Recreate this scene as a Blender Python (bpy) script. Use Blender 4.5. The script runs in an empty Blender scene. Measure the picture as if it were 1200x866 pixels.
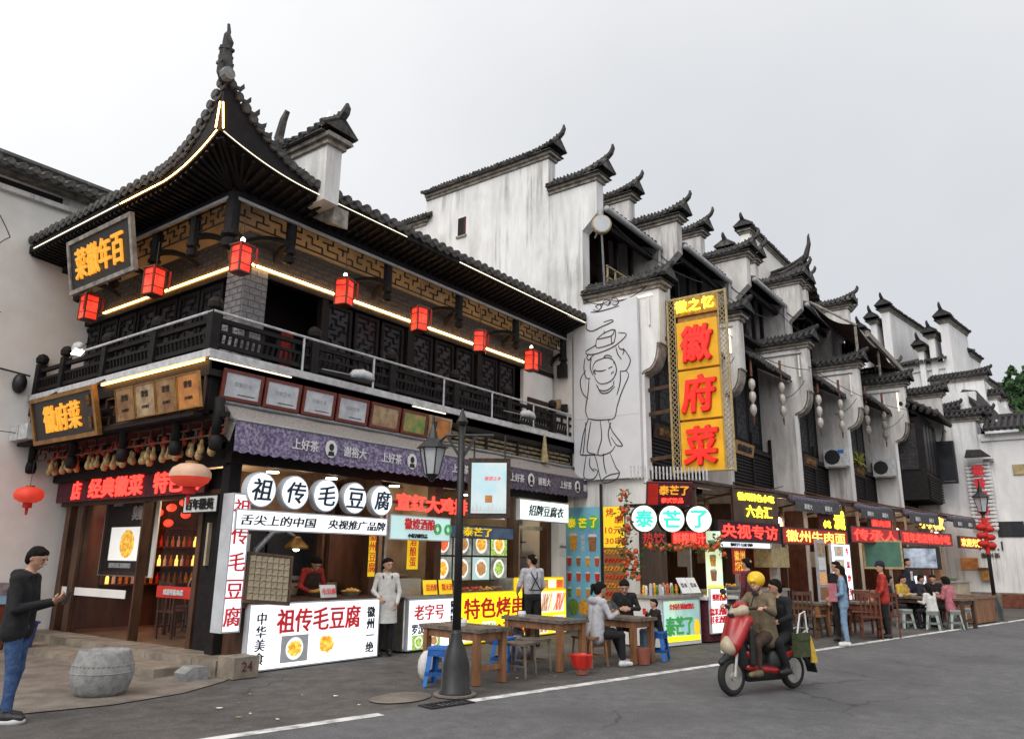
import bpy, math, random
import numpy as np
from mathutils import Matrix, Vector
random.seed(7); np.random.seed(7)
SC = bpy.context.scene
COL = SC.collection
PI = math.pi
R_ = math.radians

# ---------------------------------------------------------------- camera (x runs along the street front, y into the block, z up)
cam_d = bpy.data.cameras.new("camera"); cam = bpy.data.objects.new("camera", cam_d); COL.objects.link(cam)
cam_d.sensor_width = 36; cam_d.lens = 26.7; cam_d.clip_start = .1; cam_d.clip_end = 3000
_a, _p, _r = R_(36.58), R_(14.0), R_(0.66)
_f = Vector((math.cos(_a) * math.cos(_p), math.sin(_a) * math.cos(_p), math.sin(_p)))
_x0 = Vector((math.sin(_a), -math.cos(_a), 0)); _u0 = _x0.cross(_f)
_x = _x0 * math.cos(_r) + _u0 * math.sin(_r); _u = _u0 * math.cos(_r) - _x0 * math.sin(_r)
cam.matrix_world = Matrix(((_x.x, _u.x, -_f.x, -6.837), (_x.y, _u.y, -_f.y, -10.118), (_x.z, _u.z, -_f.z, 1.6), (0, 0, 0, 1)))
SC.camera = cam

# ---------------------------------------------------------------- sky, sun, exposure
SUN_EL, SUN_AZ = R_(46), R_(186)           # direction the light comes from (angle from +x)
world = bpy.data.worlds.new("World"); SC.world = world; world.use_nodes = True
nt = world.node_tree; nt.nodes.clear()
out = nt.nodes.new("ShaderNodeOutputWorld"); bg = nt.nodes.new("ShaderNodeBackground")
sky = nt.nodes.new("ShaderNodeTexSky"); sky.sky_type = 'NISHITA'; sky.sun_disc = False
sky.sun_elevation = SUN_EL; sky.sun_rotation = PI / 2 - SUN_AZ
tc = nt.nodes.new("ShaderNodeTexCoord")
dot = nt.nodes.new("ShaderNodeVectorMath"); dot.operation = 'DOT_PRODUCT'
dot.inputs[1].default_value = (math.cos(SUN_AZ) * math.cos(SUN_EL), math.sin(SUN_AZ) * math.cos(SUN_EL), math.sin(SUN_EL))
nt.links.new(tc.outputs["Generated"], dot.inputs[0])
cr = nt.nodes.new("ShaderNodeMapRange"); cr.inputs[1].default_value = -.6; cr.inputs[2].default_value = 1.0
cr.inputs[3].default_value = 0; cr.inputs[4].default_value = 1
nt.links.new(dot.outputs["Value"], cr.inputs[0])
noi = nt.nodes.new("ShaderNodeTexNoise"); noi.inputs["Scale"].default_value = 1.6; noi.inputs["Detail"].default_value = 4
nt.links.new(tc.outputs["Generated"], noi.inputs["Vector"])
nm = nt.nodes.new("ShaderNodeMath"); nm.operation = 'MULTIPLY_ADD'; nm.inputs[1].default_value = .36; nm.inputs[2].default_value = -.18
nt.links.new(noi.outputs[0], nm.inputs[0])
ad = nt.nodes.new("ShaderNodeMath"); ad.operation = 'ADD'
nt.links.new(cr.outputs[0], ad.inputs[0]); nt.links.new(nm.outputs[0], ad.inputs[1])
ramp = nt.nodes.new("ShaderNodeValToRGB")
ramp.color_ramp.elements[0].position = 0.05; ramp.color_ramp.elements[0].color = (.425, .44, .465, 1)
_e = ramp.color_ramp.elements.new(.50); _e.color = (.72, .72, .725, 1)
ramp.color_ramp.elements[2].position = 1.0; ramp.color_ramp.elements[2].color = (1.0, 1.0, .99, 1)
nt.links.new(ad.outputs[0], ramp.inputs[0])
sc8 = nt.nodes.new("ShaderNodeVectorMath"); sc8.operation = 'SCALE'; sc8.inputs["Scale"].default_value = 7.4
nt.links.new(ramp.outputs[0], sc8.inputs[0])
mix = nt.nodes.new("ShaderNodeMix"); mix.data_type = 'RGBA'; mix.inputs[0].default_value = .97
nt.links.new(sky.outputs[0], mix.inputs[6]); nt.links.new(sc8.outputs[0], mix.inputs[7])
nt.links.new(mix.outputs[2], bg.inputs[0]); bg.inputs[1].default_value = .14
nt.links.new(bg.outputs[0], out.inputs[0])
sl = bpy.data.lights.new("sun", 'SUN'); sl.energy = 1.4; sl.angle = R_(40); sl.color = (1, .97, .92)
so = bpy.data.objects.new("sun", sl); COL.objects.link(so)
so.rotation_euler = (PI / 2 - SUN_EL, 0, SUN_AZ + PI / 2)
SC.view_settings.view_transform = 'Standard'; SC.view_settings.look = 'None'
SC.view_settings.exposure = 0.5; SC.view_settings.gamma = 1
SC.cycles.use_denoising = True
SC.cycles.max_bounces = 6; SC.cycles.diffuse_bounces = 3; SC.cycles.glossy_bounces = 3
SC.cycles.transmission_bounces = 4; SC.cycles.transparent_max_bounces = 8; SC.cycles.sample_clamp_indirect = 4

# ---------------------------------------------------------------- materials
MATS = {}
def nodes_of(name):
    m = bpy.data.materials.new(name); m.use_nodes = True
    n = m.node_tree.nodes; b = n["Principled BSDF"]
    return m, m.node_tree, n, b
def rgba(c): return (c[0], c[1], c[2], 1)
def mat(name, c1, c2=None, scale=8, rough=.7, metal=0, bump=0, stretch=(1, 1, 1), emit=None, es=0, lo=.35, hi=.65, alpha=None, spec=.4, detail=5, c3=None, s3=1.2, a3=(.5, .7), bscale=None, streak=None, cracks=None):
    """colour c1 mottled with c2 by noise; c3 laid over in broad soft stains"""
    if name in MATS: return MATS[name]
    m, t, n, b = nodes_of(name)
    b.inputs["Roughness"].default_value = rough; b.inputs["Metallic"].default_value = metal
    b.inputs["Specular IOR Level"].default_value = spec
    b.inputs["Base Color"].default_value = rgba(c1)
    if c2 is not None or bump:
        co = n.new("ShaderNodeTexCoord"); mp = n.new("ShaderNodeMapping"); mp.inputs["Scale"].default_value = stretch
        t.links.new(co.outputs["Object"], mp.inputs[0])
        no = n.new("ShaderNodeTexNoise"); no.inputs["Scale"].default_value = scale; no.inputs["Detail"].default_value = detail; no.inputs["Roughness"].default_value = .6
        t.links.new(mp.outputs[0], no.inputs["Vector"])
        if c2 is not None:
            r = n.new("ShaderNodeValToRGB"); r.color_ramp.elements[0].position = lo; r.color_ramp.elements[1].position = hi
            r.color_ramp.elements[0].color = rgba(c2); r.color_ramp.elements[1].color = rgba(c1)
            t.links.new(no.outputs[0], r.inputs[0]); last = r.outputs[0]
            if c3 is not None:
                n3 = n.new("ShaderNodeTexNoise"); n3.inputs["Scale"].default_value = s3; n3.inputs["Detail"].default_value = 6; n3.inputs["Roughness"].default_value = .65
                m3 = n.new("ShaderNodeMapping"); m3.inputs["Scale"].default_value = (1, 1, .45)
                t.links.new(co.outputs["Object"], m3.inputs[0]); t.links.new(m3.outputs[0], n3.inputs["Vector"])
                r3 = n.new("ShaderNodeMapRange"); r3.inputs[1].default_value = a3[0]; r3.inputs[2].default_value = a3[1]
                t.links.new(n3.outputs[0], r3.inputs[0])
                mx = n.new("ShaderNodeMix"); mx.data_type = 'RGBA'; t.links.new(r3.outputs[0], mx.inputs[0])
                t.links.new(last, mx.inputs[6]); mx.inputs[7].default_value = rgba(c3); last = mx.outputs[2]
            if streak is not None:          # rain streaks: noise drawn out along z
                n4 = n.new("ShaderNodeTexNoise"); n4.inputs["Scale"].default_value = 1; n4.inputs["Detail"].default_value = 5; n4.inputs["Roughness"].default_value = .7
                m4 = n.new("ShaderNodeMapping"); m4.inputs["Scale"].default_value = (5.5, 5.5, .28)
                t.links.new(co.outputs["Object"], m4.inputs[0]); t.links.new(m4.outputs[0], n4.inputs["Vector"])
                n5 = n.new("ShaderNodeTexNoise"); n5.inputs["Scale"].default_value = .6; n5.inputs["Detail"].default_value = 3; t.links.new(co.outputs["Object"], n5.inputs["Vector"])
                r5 = n.new("ShaderNodeMapRange"); r5.inputs[1].default_value = .42; r5.inputs[2].default_value = .62; t.links.new(n5.outputs[0], r5.inputs[0])
                r4 = n.new("ShaderNodeMapRange"); r4.inputs[1].default_value = .50; r4.inputs[2].default_value = .72; t.links.new(n4.outputs[0], r4.inputs[0])
                mu = n.new("ShaderNodeMath"); mu.operation = 'MULTIPLY'; t.links.new(r4.outputs[0], mu.inputs[0]); t.links.new(r5.outputs[0], mu.inputs[1])
                mx = n.new("ShaderNodeMix"); mx.data_type = 'RGBA'; t.links.new(mu.outputs[0], mx.inputs[0]); t.links.new(last, mx.inputs[6]); mx.inputs[7].default_value = rgba(streak); last = mx.outputs[2]
            if cracks is not None:          # crazed fine cracks, and pale and dark grit
                vo = n.new("ShaderNodeTexVoronoi"); vo.feature = 'DISTANCE_TO_EDGE'; vo.inputs["Scale"].default_value = .55
                nd = n.new("ShaderNodeTexNoise"); nd.inputs["Scale"].default_value = 2.2; nd.inputs["Detail"].default_value = 6; t.links.new(co.outputs["Object"], nd.inputs["Vector"])
                mv = n.new("ShaderNodeMix"); mv.data_type = 'RGBA'; mv.inputs[0].default_value = .35; t.links.new(co.outputs["Object"], mv.inputs[6]); t.links.new(nd.outputs["Color"], mv.inputs[7]); t.links.new(mv.outputs[2], vo.inputs["Vector"])
                rv = n.new("ShaderNodeMapRange"); rv.inputs[1].default_value = .0; rv.inputs[2].default_value = .010; rv.inputs[3].default_value = .75; rv.inputs[4].default_value = 0; t.links.new(vo.outputs["Distance"], rv.inputs[0])
                mk = n.new("ShaderNodeTexNoise"); mk.inputs["Scale"].default_value = .35; t.links.new(co.outputs["Object"], mk.inputs["Vector"]); rk = n.new("ShaderNodeMapRange"); rk.inputs[1].default_value = .5; rk.inputs[2].default_value = .6; t.links.new(mk.outputs[0], rk.inputs[0])
                mu = n.new("ShaderNodeMath"); mu.operation = 'MULTIPLY'; t.links.new(rv.outputs[0], mu.inputs[0]); t.links.new(rk.outputs[0], mu.inputs[1])
                mx = n.new("ShaderNodeMix"); mx.data_type = 'RGBA'; t.links.new(mu.outputs[0], mx.inputs[0]); t.links.new(last, mx.inputs[6]); mx.inputs[7].default_value = rgba(cracks); last = mx.outputs[2]
                ng = n.new("ShaderNodeTexNoise"); ng.inputs["Scale"].default_value = 55; ng.inputs["Detail"].default_value = 3; t.links.new(co.outputs["Object"], ng.inputs["Vector"])
                rg = n.new("ShaderNodeMapRange"); rg.inputs[1].default_value = .3; rg.inputs[2].default_value = .7; rg.inputs[3].default_value = .72; rg.inputs[4].default_value = 1.3; t.links.new(ng.outputs[0], rg.inputs[0])
                vm = n.new("ShaderNodeVectorMath"); vm.operation = 'SCALE'; t.links.new(last, vm.inputs[0]); t.links.new(rg.outputs[0], vm.inputs["Scale"]); last = vm.outputs[0]
            t.links.new(last, b.inputs["Base Color"])
            if emit is True:
                t.links.new(last, b.inputs["Emission Color"]); b.inputs["Emission Strength"].default_value = es
        if bump:
            bn = n.new("ShaderNodeTexNoise"); bn.inputs["Scale"].default_value = bscale or scale * 4; bn.inputs["Detail"].default_value = 4
            t.links.new(mp.outputs[0], bn.inputs["Vector"])
            bu = n.new("ShaderNodeBump"); bu.inputs["Strength"].default_value = bump; bu.inputs["Distance"].default_value = .02
            t.links.new(bn.outputs[0], bu.inputs["Height"]); t.links.new(bu.outputs[0], b.inputs["Normal"])
    if emit is not None and emit is not True:
        b.inputs["Emission Color"].default_value = rgba(emit); b.inputs["Emission Strength"].default_value = es
    if alpha is not None: b.inputs["Alpha"].default_value = alpha
    MATS[name] = m
    return m
M = {}
M['plaster'] = mat('white_plaster', (.74, .735, .735), (.58, .575, .57), 3, .9, bump=.25, streak=(.20, .19, .18), c3=(.34, .33, .31), s3=.8, a3=(.52, .82), stretch=(1, 1, .25))
M['plaster2'] = mat('aged_plaster', (.62, .60, .59), (.44, .42, .41), 4, .9, bump=.3, streak=(.13, .12, .115), c3=(.20, .19, .18), s3=1.4, a3=(.52, .80), stretch=(1, 1, .22))
M['plaster3'] = mat('cream_plaster', (.78, .76, .74), (.70, .68, .65), 2, .9, bump=.15)
M['plaster_clean'] = mat('clean_white_plaster', (.70, .695, .70), (.60, .595, .60), 1.5, .85, bump=.1, streak=(.30, .30, .30), c3=(.38, .38, .38), s3=.5, a3=(.52, .82), stretch=(1, 1, .4))
M['mould'] = mat('weathered_moulding', (.34, .31, .27), (.13, .115, .10), 6, .9, bump=.3)
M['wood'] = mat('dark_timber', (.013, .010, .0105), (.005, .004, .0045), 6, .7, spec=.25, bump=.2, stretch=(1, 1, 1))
M['woodb'] = mat('brown_timber', (.09, .042, .022), (.035, .016, .010), 5, .5, bump=.2, stretch=(1, 1, .3))
M['woodr'] = mat('red_brown_timber', (.16, .045, .022), (.07, .02, .012), 5, .45, bump=.15)
M['woodt'] = mat('table_timber', (.28, .13, .055), (.14, .06, .028), 9, .55, bump=.2, stretch=(1, 1, .2))
M['woodtop'] = mat('worn_table_top', (.17, .14, .11), (.07, .055, .045), 9, .45, bump=.2)
M['tile'] = mat('grey_roof_tile', (.075, .07, .067), (.020, .019, .019), 9, .8, bump=.5, c3=(.14, .13, .115), s3=2.5, a3=(.55, .7))
M['tiled'] = mat('dark_roof_tile', (.045, .042, .042), (.018, .017, .018), 7, .85, bump=.4)
M['brick'] = mat('grey_brick', (.20, .20, .21), (.13, .125, .13), 14, .85, bump=.4)
M['brickb'] = mat('brown_grey_brick', (.085, .07, .062), (.05, .042, .038), 14, .85, bump=.4)
M['mortar'] = mat('pale_mortar', (.45, .44, .43), (.33, .32, .31), 20, .9)
M['mortard'] = mat('brown_mortar', (.14, .12, .10), (.09, .075, .065), 20, .9)
M['asphalt'] = mat('road_asphalt', (.118, .117, .122), (.082, .082, .087), 5, .8, bump=.25, cracks=(.018, .018, .019), c3=(.066, .066, .069), s3=.35, a3=(.46, .66), bscale=140, detail=8)
M['pave'] = mat('footway_asphalt', (.098, .092, .086), (.060, .056, .053), 4, .85, bump=.3, cracks=(.02, .019, .018), c3=(.036, .034, .033), s3=.7, a3=(.48, .7), bscale=110, detail=8)
M['concrete'] = mat('worn_concrete', (.21, .18, .15), (.125, .108, .092), 3, .85, bump=.35, cracks=(.04, .034, .03), c3=(.085, .074, .064), s3=1.1, a3=(.5, .7), bscale=60)
M['slab'] = mat('stone_step', (.26, .22, .175), (.14, .115, .09), 4, .8, bump=.35, bscale=50)
M['stone'] = mat('carved_grey_stone', (.27, .27, .265), (.17, .17, .17), 12, .85, bump=.35, bscale=50)
M['line'] = mat('worn_road_paint', (.62, .62, .61), (.20, .20, .20), 5, .8, lo=.34, hi=.56, detail=10)
M['metal'] = mat('grey_metal', (.38, .39, .40), (.27, .28, .29), 10, .4, .6)
M['pipe'] = mat('grey_drain_pipe', (.36, .37, .39), (.26, .26, .28), 6, .5)
M['white_rail'] = mat('white_painted_metal', (.55, .56, .58), (.36, .36, .37), 9, .5)
M['blackm'] = mat('black_metal', (.018, .018, .02), (.010, .010, .011), 10, .45)
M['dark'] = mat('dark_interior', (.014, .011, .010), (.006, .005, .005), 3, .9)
M['cream'] = mat('cream_ceiling_board', (.58, .46, .30), (.46, .36, .23), 3, .8)
M['interior'] = mat('warm_interior_wall', (.24, .14, .08), (.10, .055, .03), 2.5, .8)
M['interior2'] = mat('pale_interior_wall', (.46, .38, .27), (.28, .22, .15), 2, .8)
M['tilefloor'] = mat('brown_floor', (.20, .14, .09), (.10, .07, .045), 3, .35)
M['glass'] = mat('window_glass', (.05, .045, .045), None, rough=.05, alpha=.07, spec=.6)
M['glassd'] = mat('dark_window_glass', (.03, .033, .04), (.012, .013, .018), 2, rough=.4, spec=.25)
M['steel'] = mat('brushed_steel', (.50, .48, .45), (.34, .32, .29), 8, .35, .7)
M['awning'] = mat('grey_awning_cloth', (.30, .27, .25), (.20, .18, .17), 30, .9, bump=.3, bscale=120)
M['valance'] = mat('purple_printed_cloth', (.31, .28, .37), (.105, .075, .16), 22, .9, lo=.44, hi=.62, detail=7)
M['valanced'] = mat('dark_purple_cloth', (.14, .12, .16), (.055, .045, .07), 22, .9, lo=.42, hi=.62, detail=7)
M['paper'] = mat('printed_white', (.68, .68, .66), (.56, .56, .55), 3, .6)
M['ink'] = mat('black_ink', (.012, .012, .014), rough=.6)
M['inkr'] = mat('red_ink', (.42, .015, .02), rough=.6, emit=(.42, .015, .02), es=.35)
M['letterk'] = mat('black_lettering', (.012, .012, .016), rough=.5)
M['letterw'] = mat('white_lettering', (.62, .62, .62), rough=.6)
M['gold'] = mat('gilded_lettering', (.75, .36, .05), (.45, .18, .02), 20, .35, .5, emit=(1, .42, .04), es=.55)
M['goldm'] = mat('dull_gilt', (.42, .22, .06), (.20, .10, .03), 6, .4, .6)
M['brass'] = mat('brass_plate', (.46, .27, .12), (.20, .09, .04), 4, .3, .7, c3=(.55, .42, .30), s3=3, a3=(.5, .7))
M['lbox'] = mat('lit_white_panel', (.93, .96, 1), (.74, .78, .84), 1.6, emit=True, es=.82, lo=.3, hi=.6, detail=2)  # uneven backlighting put into colour and emission as soft noise
M['lboxb'] = mat('lit_bluish_panel', (.7, .75, .8), emit=(.72, .83, 1), es=.85)
M['lboxc'] = mat('lit_pale_green_panel', (.7, .8, .7), emit=(.80, .98, .74), es=.9)
M['lboxt'] = mat('pale_turquoise_panel', (.5, .7, .68), (.42, .60, .60), 2, emit=(.55, .80, .78), es=.35)
M['lyel'] = mat('lit_yellow_panel', (.97, .84, .01), (.80, .62, .01), 1.6, emit=True, es=.85, lo=.3, hi=.6, detail=2)  # patchy backlight mottled into the yellow and its glow
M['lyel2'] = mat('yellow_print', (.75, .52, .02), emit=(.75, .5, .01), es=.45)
M['boxside'] = mat('lightbox_casing', (.50, .52, .55), (.40, .42, .45), 4, .45)
M['warmled'] = mat('warm_led_strip', (1, .8, .5), emit=(1, .58, .20), es=20)
M['yled'] = mat('amber_led_strip', (1, .7, .3), emit=(1, .46, .10), es=14)
M['coolled'] = mat('pale_led_tube', (1, .95, .85), emit=(1, .86, .62), es=1.0)
M['redled'] = mat('red_led_lettering', (1, .05, .03), emit=(1, .035, .025), es=2.2)
M['redglow'] = mat('red_led_board', (.25, .012, .01), (.10, .006, .005), 14, .5, emit=(.5, .01, .008), es=.32)
M['yelled'] = mat('yellow_led_lettering', (1, .9, .05), emit=(1, .86, .04), es=1.9)
M['orangeglow'] = mat('orange_led_lettering', (1, .6, .1), emit=(1, .62, .12), es=1.3)
M['bulb'] = mat('glowing_bulb', (1, .95, .85), emit=(1, .86, .62), es=9)
M['bulbw'] = mat('glowing_white_lamp', (1, 1, 1), emit=(1, 1, .92), es=4)
M['lantern'] = mat('lit_red_lantern_silk', (.98, .07, .035), (.62, .018, .010), 4, .6, emit=True, es=.75)  # variation of the inner light painted into the silk as noise
M['lanternp'] = mat('round_lantern_silk', (.62, .07, .04), (.48, .04, .025), 5, .6, emit=(.8, .06, .03), es=.28)
M['lanternw'] = mat('faded_lantern_silk', (.62, .42, .30), (.55, .33, .22), 5, .6)
M['tassel'] = mat('red_tassel', (.45, .02, .015), rough=.8)
M['orange'] = mat('amber_sign_panel', (.66, .36, .008), (.52, .27, .006), 2, .5, emit=(.8, .40, .005), es=.15)
M['bigred'] = mat('red_channel_letter', (.72, .025, .015), (.60, .015, .012), 3, .45, emit=(.9, .02, .015), es=.45)
M['bigredr'] = mat('letter_return', (.40, .02, .02), rough=.4)
M['green'] = mat('green_print', (.06, .32, .08), rough=.6, emit=(.05, .3, .07), es=.25)
M['teal'] = mat('teal_letter', (.03, .55, .36), rough=.5, emit=(.03, .72, .45), es=.6)
M['blueprint'] = mat('blue_drinks_poster', (.12, .33, .52), (.20, .50, .62), 1.4, .55)
M['bluepl'] = mat('blue_plastic', (.03, .16, .50), (.025, .13, .42), 4, .35)
M['whitepl'] = mat('white_plastic', (.34, .37, .35), (.27, .30, .28), 4, .35)
M['redpl'] = mat('red_plastic', (.55, .03, .02), (.45, .02, .015), 5, .35)
M['bag'] = mat('clear_bag_wrapped_goods', (.30, .27, .29), (.12, .10, .11), 9, .3)
M['food_y'] = mat('golden_food', (.75, .42, .06), (.45, .17, .02), 22, .5, lo=.4, hi=.6)
M['food_g'] = mat('green_food', (.22, .34, .06), (.06, .13, .02), 22, .5)
M['food_r'] = mat('red_food', (.62, .08, .03), (.30, .03, .015), 22, .5)
M['food_b'] = mat('brown_food', (.36, .17, .07), (.17, .07, .03), 22, .5)
M['foodl_y'] = mat('lit_photo_of_golden_food', (.85, .55, .08), (.55, .22, .02), 18, .5, lo=.4, hi=.6, emit=True, es=.7)
M['foodl_g'] = mat('lit_photo_of_greens', (.45, .6, .15), (.12, .22, .04), 18, .5, emit=True, es=.7)
M['foodl_r'] = mat('lit_photo_of_red_food', (.8, .18, .05), (.5, .05, .02), 18, .5, emit=True, es=.7)
M['foodl_b'] = mat('lit_photo_of_brown_food', (.5, .28, .12), (.3, .13, .05), 18, .5, emit=True, es=.6)
M['photobg'] = mat('photo_background', (.40, .45, .40), (.14, .14, .12), 4, .6, emit=True, es=.35)
M['platew'] = mat('lit_photo_of_plate', (.75, .75, .72), rough=.5, emit=(.8, .8, .76), es=.6)
M['skin'] = mat('skin', (.48, .27, .19), (.42, .22, .15), 14, .55)
M['hair'] = mat('black_hair', (.010, .008, .008), (.004, .003, .003), 40, .85, spec=.15, stretch=(1, 1, .2))
M['black_cloth'] = mat('black_cloth', (.012, .012, .014), (.006, .006, .008), 12, .9, bump=.9, bscale=11)
M['denim'] = mat('blue_denim', (.045, .09, .20), (.02, .045, .12), 16, .9, bump=.9, bscale=13)
M['denimp'] = mat('pale_denim', (.20, .30, .42), (.12, .19, .29), 12, .9, bump=.9, bscale=11)
M['greycloth'] = mat('grey_cloth', (.42, .42, .45), (.32, .32, .35), 12, .9, bump=.9, bscale=11)
M['whitecloth'] = mat('white_cloth', (.58, .57, .55), (.46, .45, .43), 12, .9, bump=.9, bscale=11)
M['redcloth'] = mat('red_cloth', (.40, .035, .025), (.25, .02, .015), 12, .9, bump=.9, bscale=11)
M['maroon'] = mat('maroon_cloth', (.10, .02, .03), (.05, .01, .015), 12, .9, bump=.9, bscale=11)
M['navy'] = mat('navy_cloth', (.018, .018, .035), (.01, .01, .02), 12, .9, bump=.9, bscale=11)
M['khaki'] = mat('khaki_cloth', (.17, .13, .08), (.10, .075, .045), 12, .9, bump=.9, bscale=11)
M['browncloth'] = mat('brown_cloth', (.06, .035, .025), (.03, .017, .012), 12, .9, bump=.9, bscale=11)
M['pinkcloth'] = mat('pink_cloth', (.42, .14, .17), (.30, .09, .11), 12, .9)
M['yelcloth'] = mat('yellow_cloth', (.50, .33, .05), (.35, .22, .03), 12, .9)
M['shoe_w'] = mat('white_trainers', (.60, .60, .60), (.45, .45, .45), 20, .6)
M['shoe_b'] = mat('black_shoes', (.015, .015, .016), rough=.5)
M['sred'] = mat('scooter_red_paint', (.33, .010, .010), (.20, .008, .008), 6, .35, spec=.5)
M['scream'] = mat('scooter_cream_paint', (.40, .34, .24), (.30, .25, .17), 3, .3)
M['rubber'] = mat('tyre_rubber', (.012, .012, .012), rough=.85)
M['helm'] = mat('yellow_helmet_shell', (.72, .46, .015), (.6, .38, .012), 5, .3)
M['leaf'] = mat('hill_foliage', (.040, .085, .025), (.014, .035, .012), 2, .9, bump=.2)
M['fruit'] = mat('orange_red_fruit', (.58, .09, .02), (.42, .05, .015), 12, .35)
M['fleaf'] = mat('garland_leaf', (.05, .13, .035), (.02, .06, .015), 10, .7)
M['gourd'] = mat('dried_gourd', (.50, .36, .16), (.30, .19, .08), 8, .5)
M['cane'] = mat('yellowed_bamboo_frame', (.42, .33, .17), (.25, .19, .09), 12, .6)
M['wovenbar'] = mat('weathered_lattice_bar', (.20, .16, .10), (.10, .08, .05), 12, .7)
M['chalk'] = mat('green_chalkboard', (.07, .17, .12), (.05, .12, .09), 3, .7)
M['screen'] = mat('tv_screen', (.3, .35, .42), (.08, .09, .11), 3, .2, emit=True, es=.5)
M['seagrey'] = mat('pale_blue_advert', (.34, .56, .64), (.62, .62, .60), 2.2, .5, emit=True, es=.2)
M['canvas'] = mat('brown_canvas', (.11, .062, .038), (.055, .03, .02), 5, .9, bump=.3)
M['cert'] = mat('certificate_under_glass', (.56, .57, .60), (.40, .41, .45), 5, .25, c3=(.30, .30, .34), s3=5, a3=(.55, .8))
M['certb'] = mat('brown_certificate', (.42, .30, .17), (.20, .12, .07), 5, .25)
M['certo'] = mat('orange_certificate', (.55, .22, .05), (.35, .12, .03), 5, .25)
M['certg'] = mat('brown_picture_with_plant', (.42, .27, .10), (.08, .22, .05), 5, .3)
M['redframe'] = mat('mahogany_frame', (.17, .035, .022), (.10, .02, .014), 9, .4)

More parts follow.
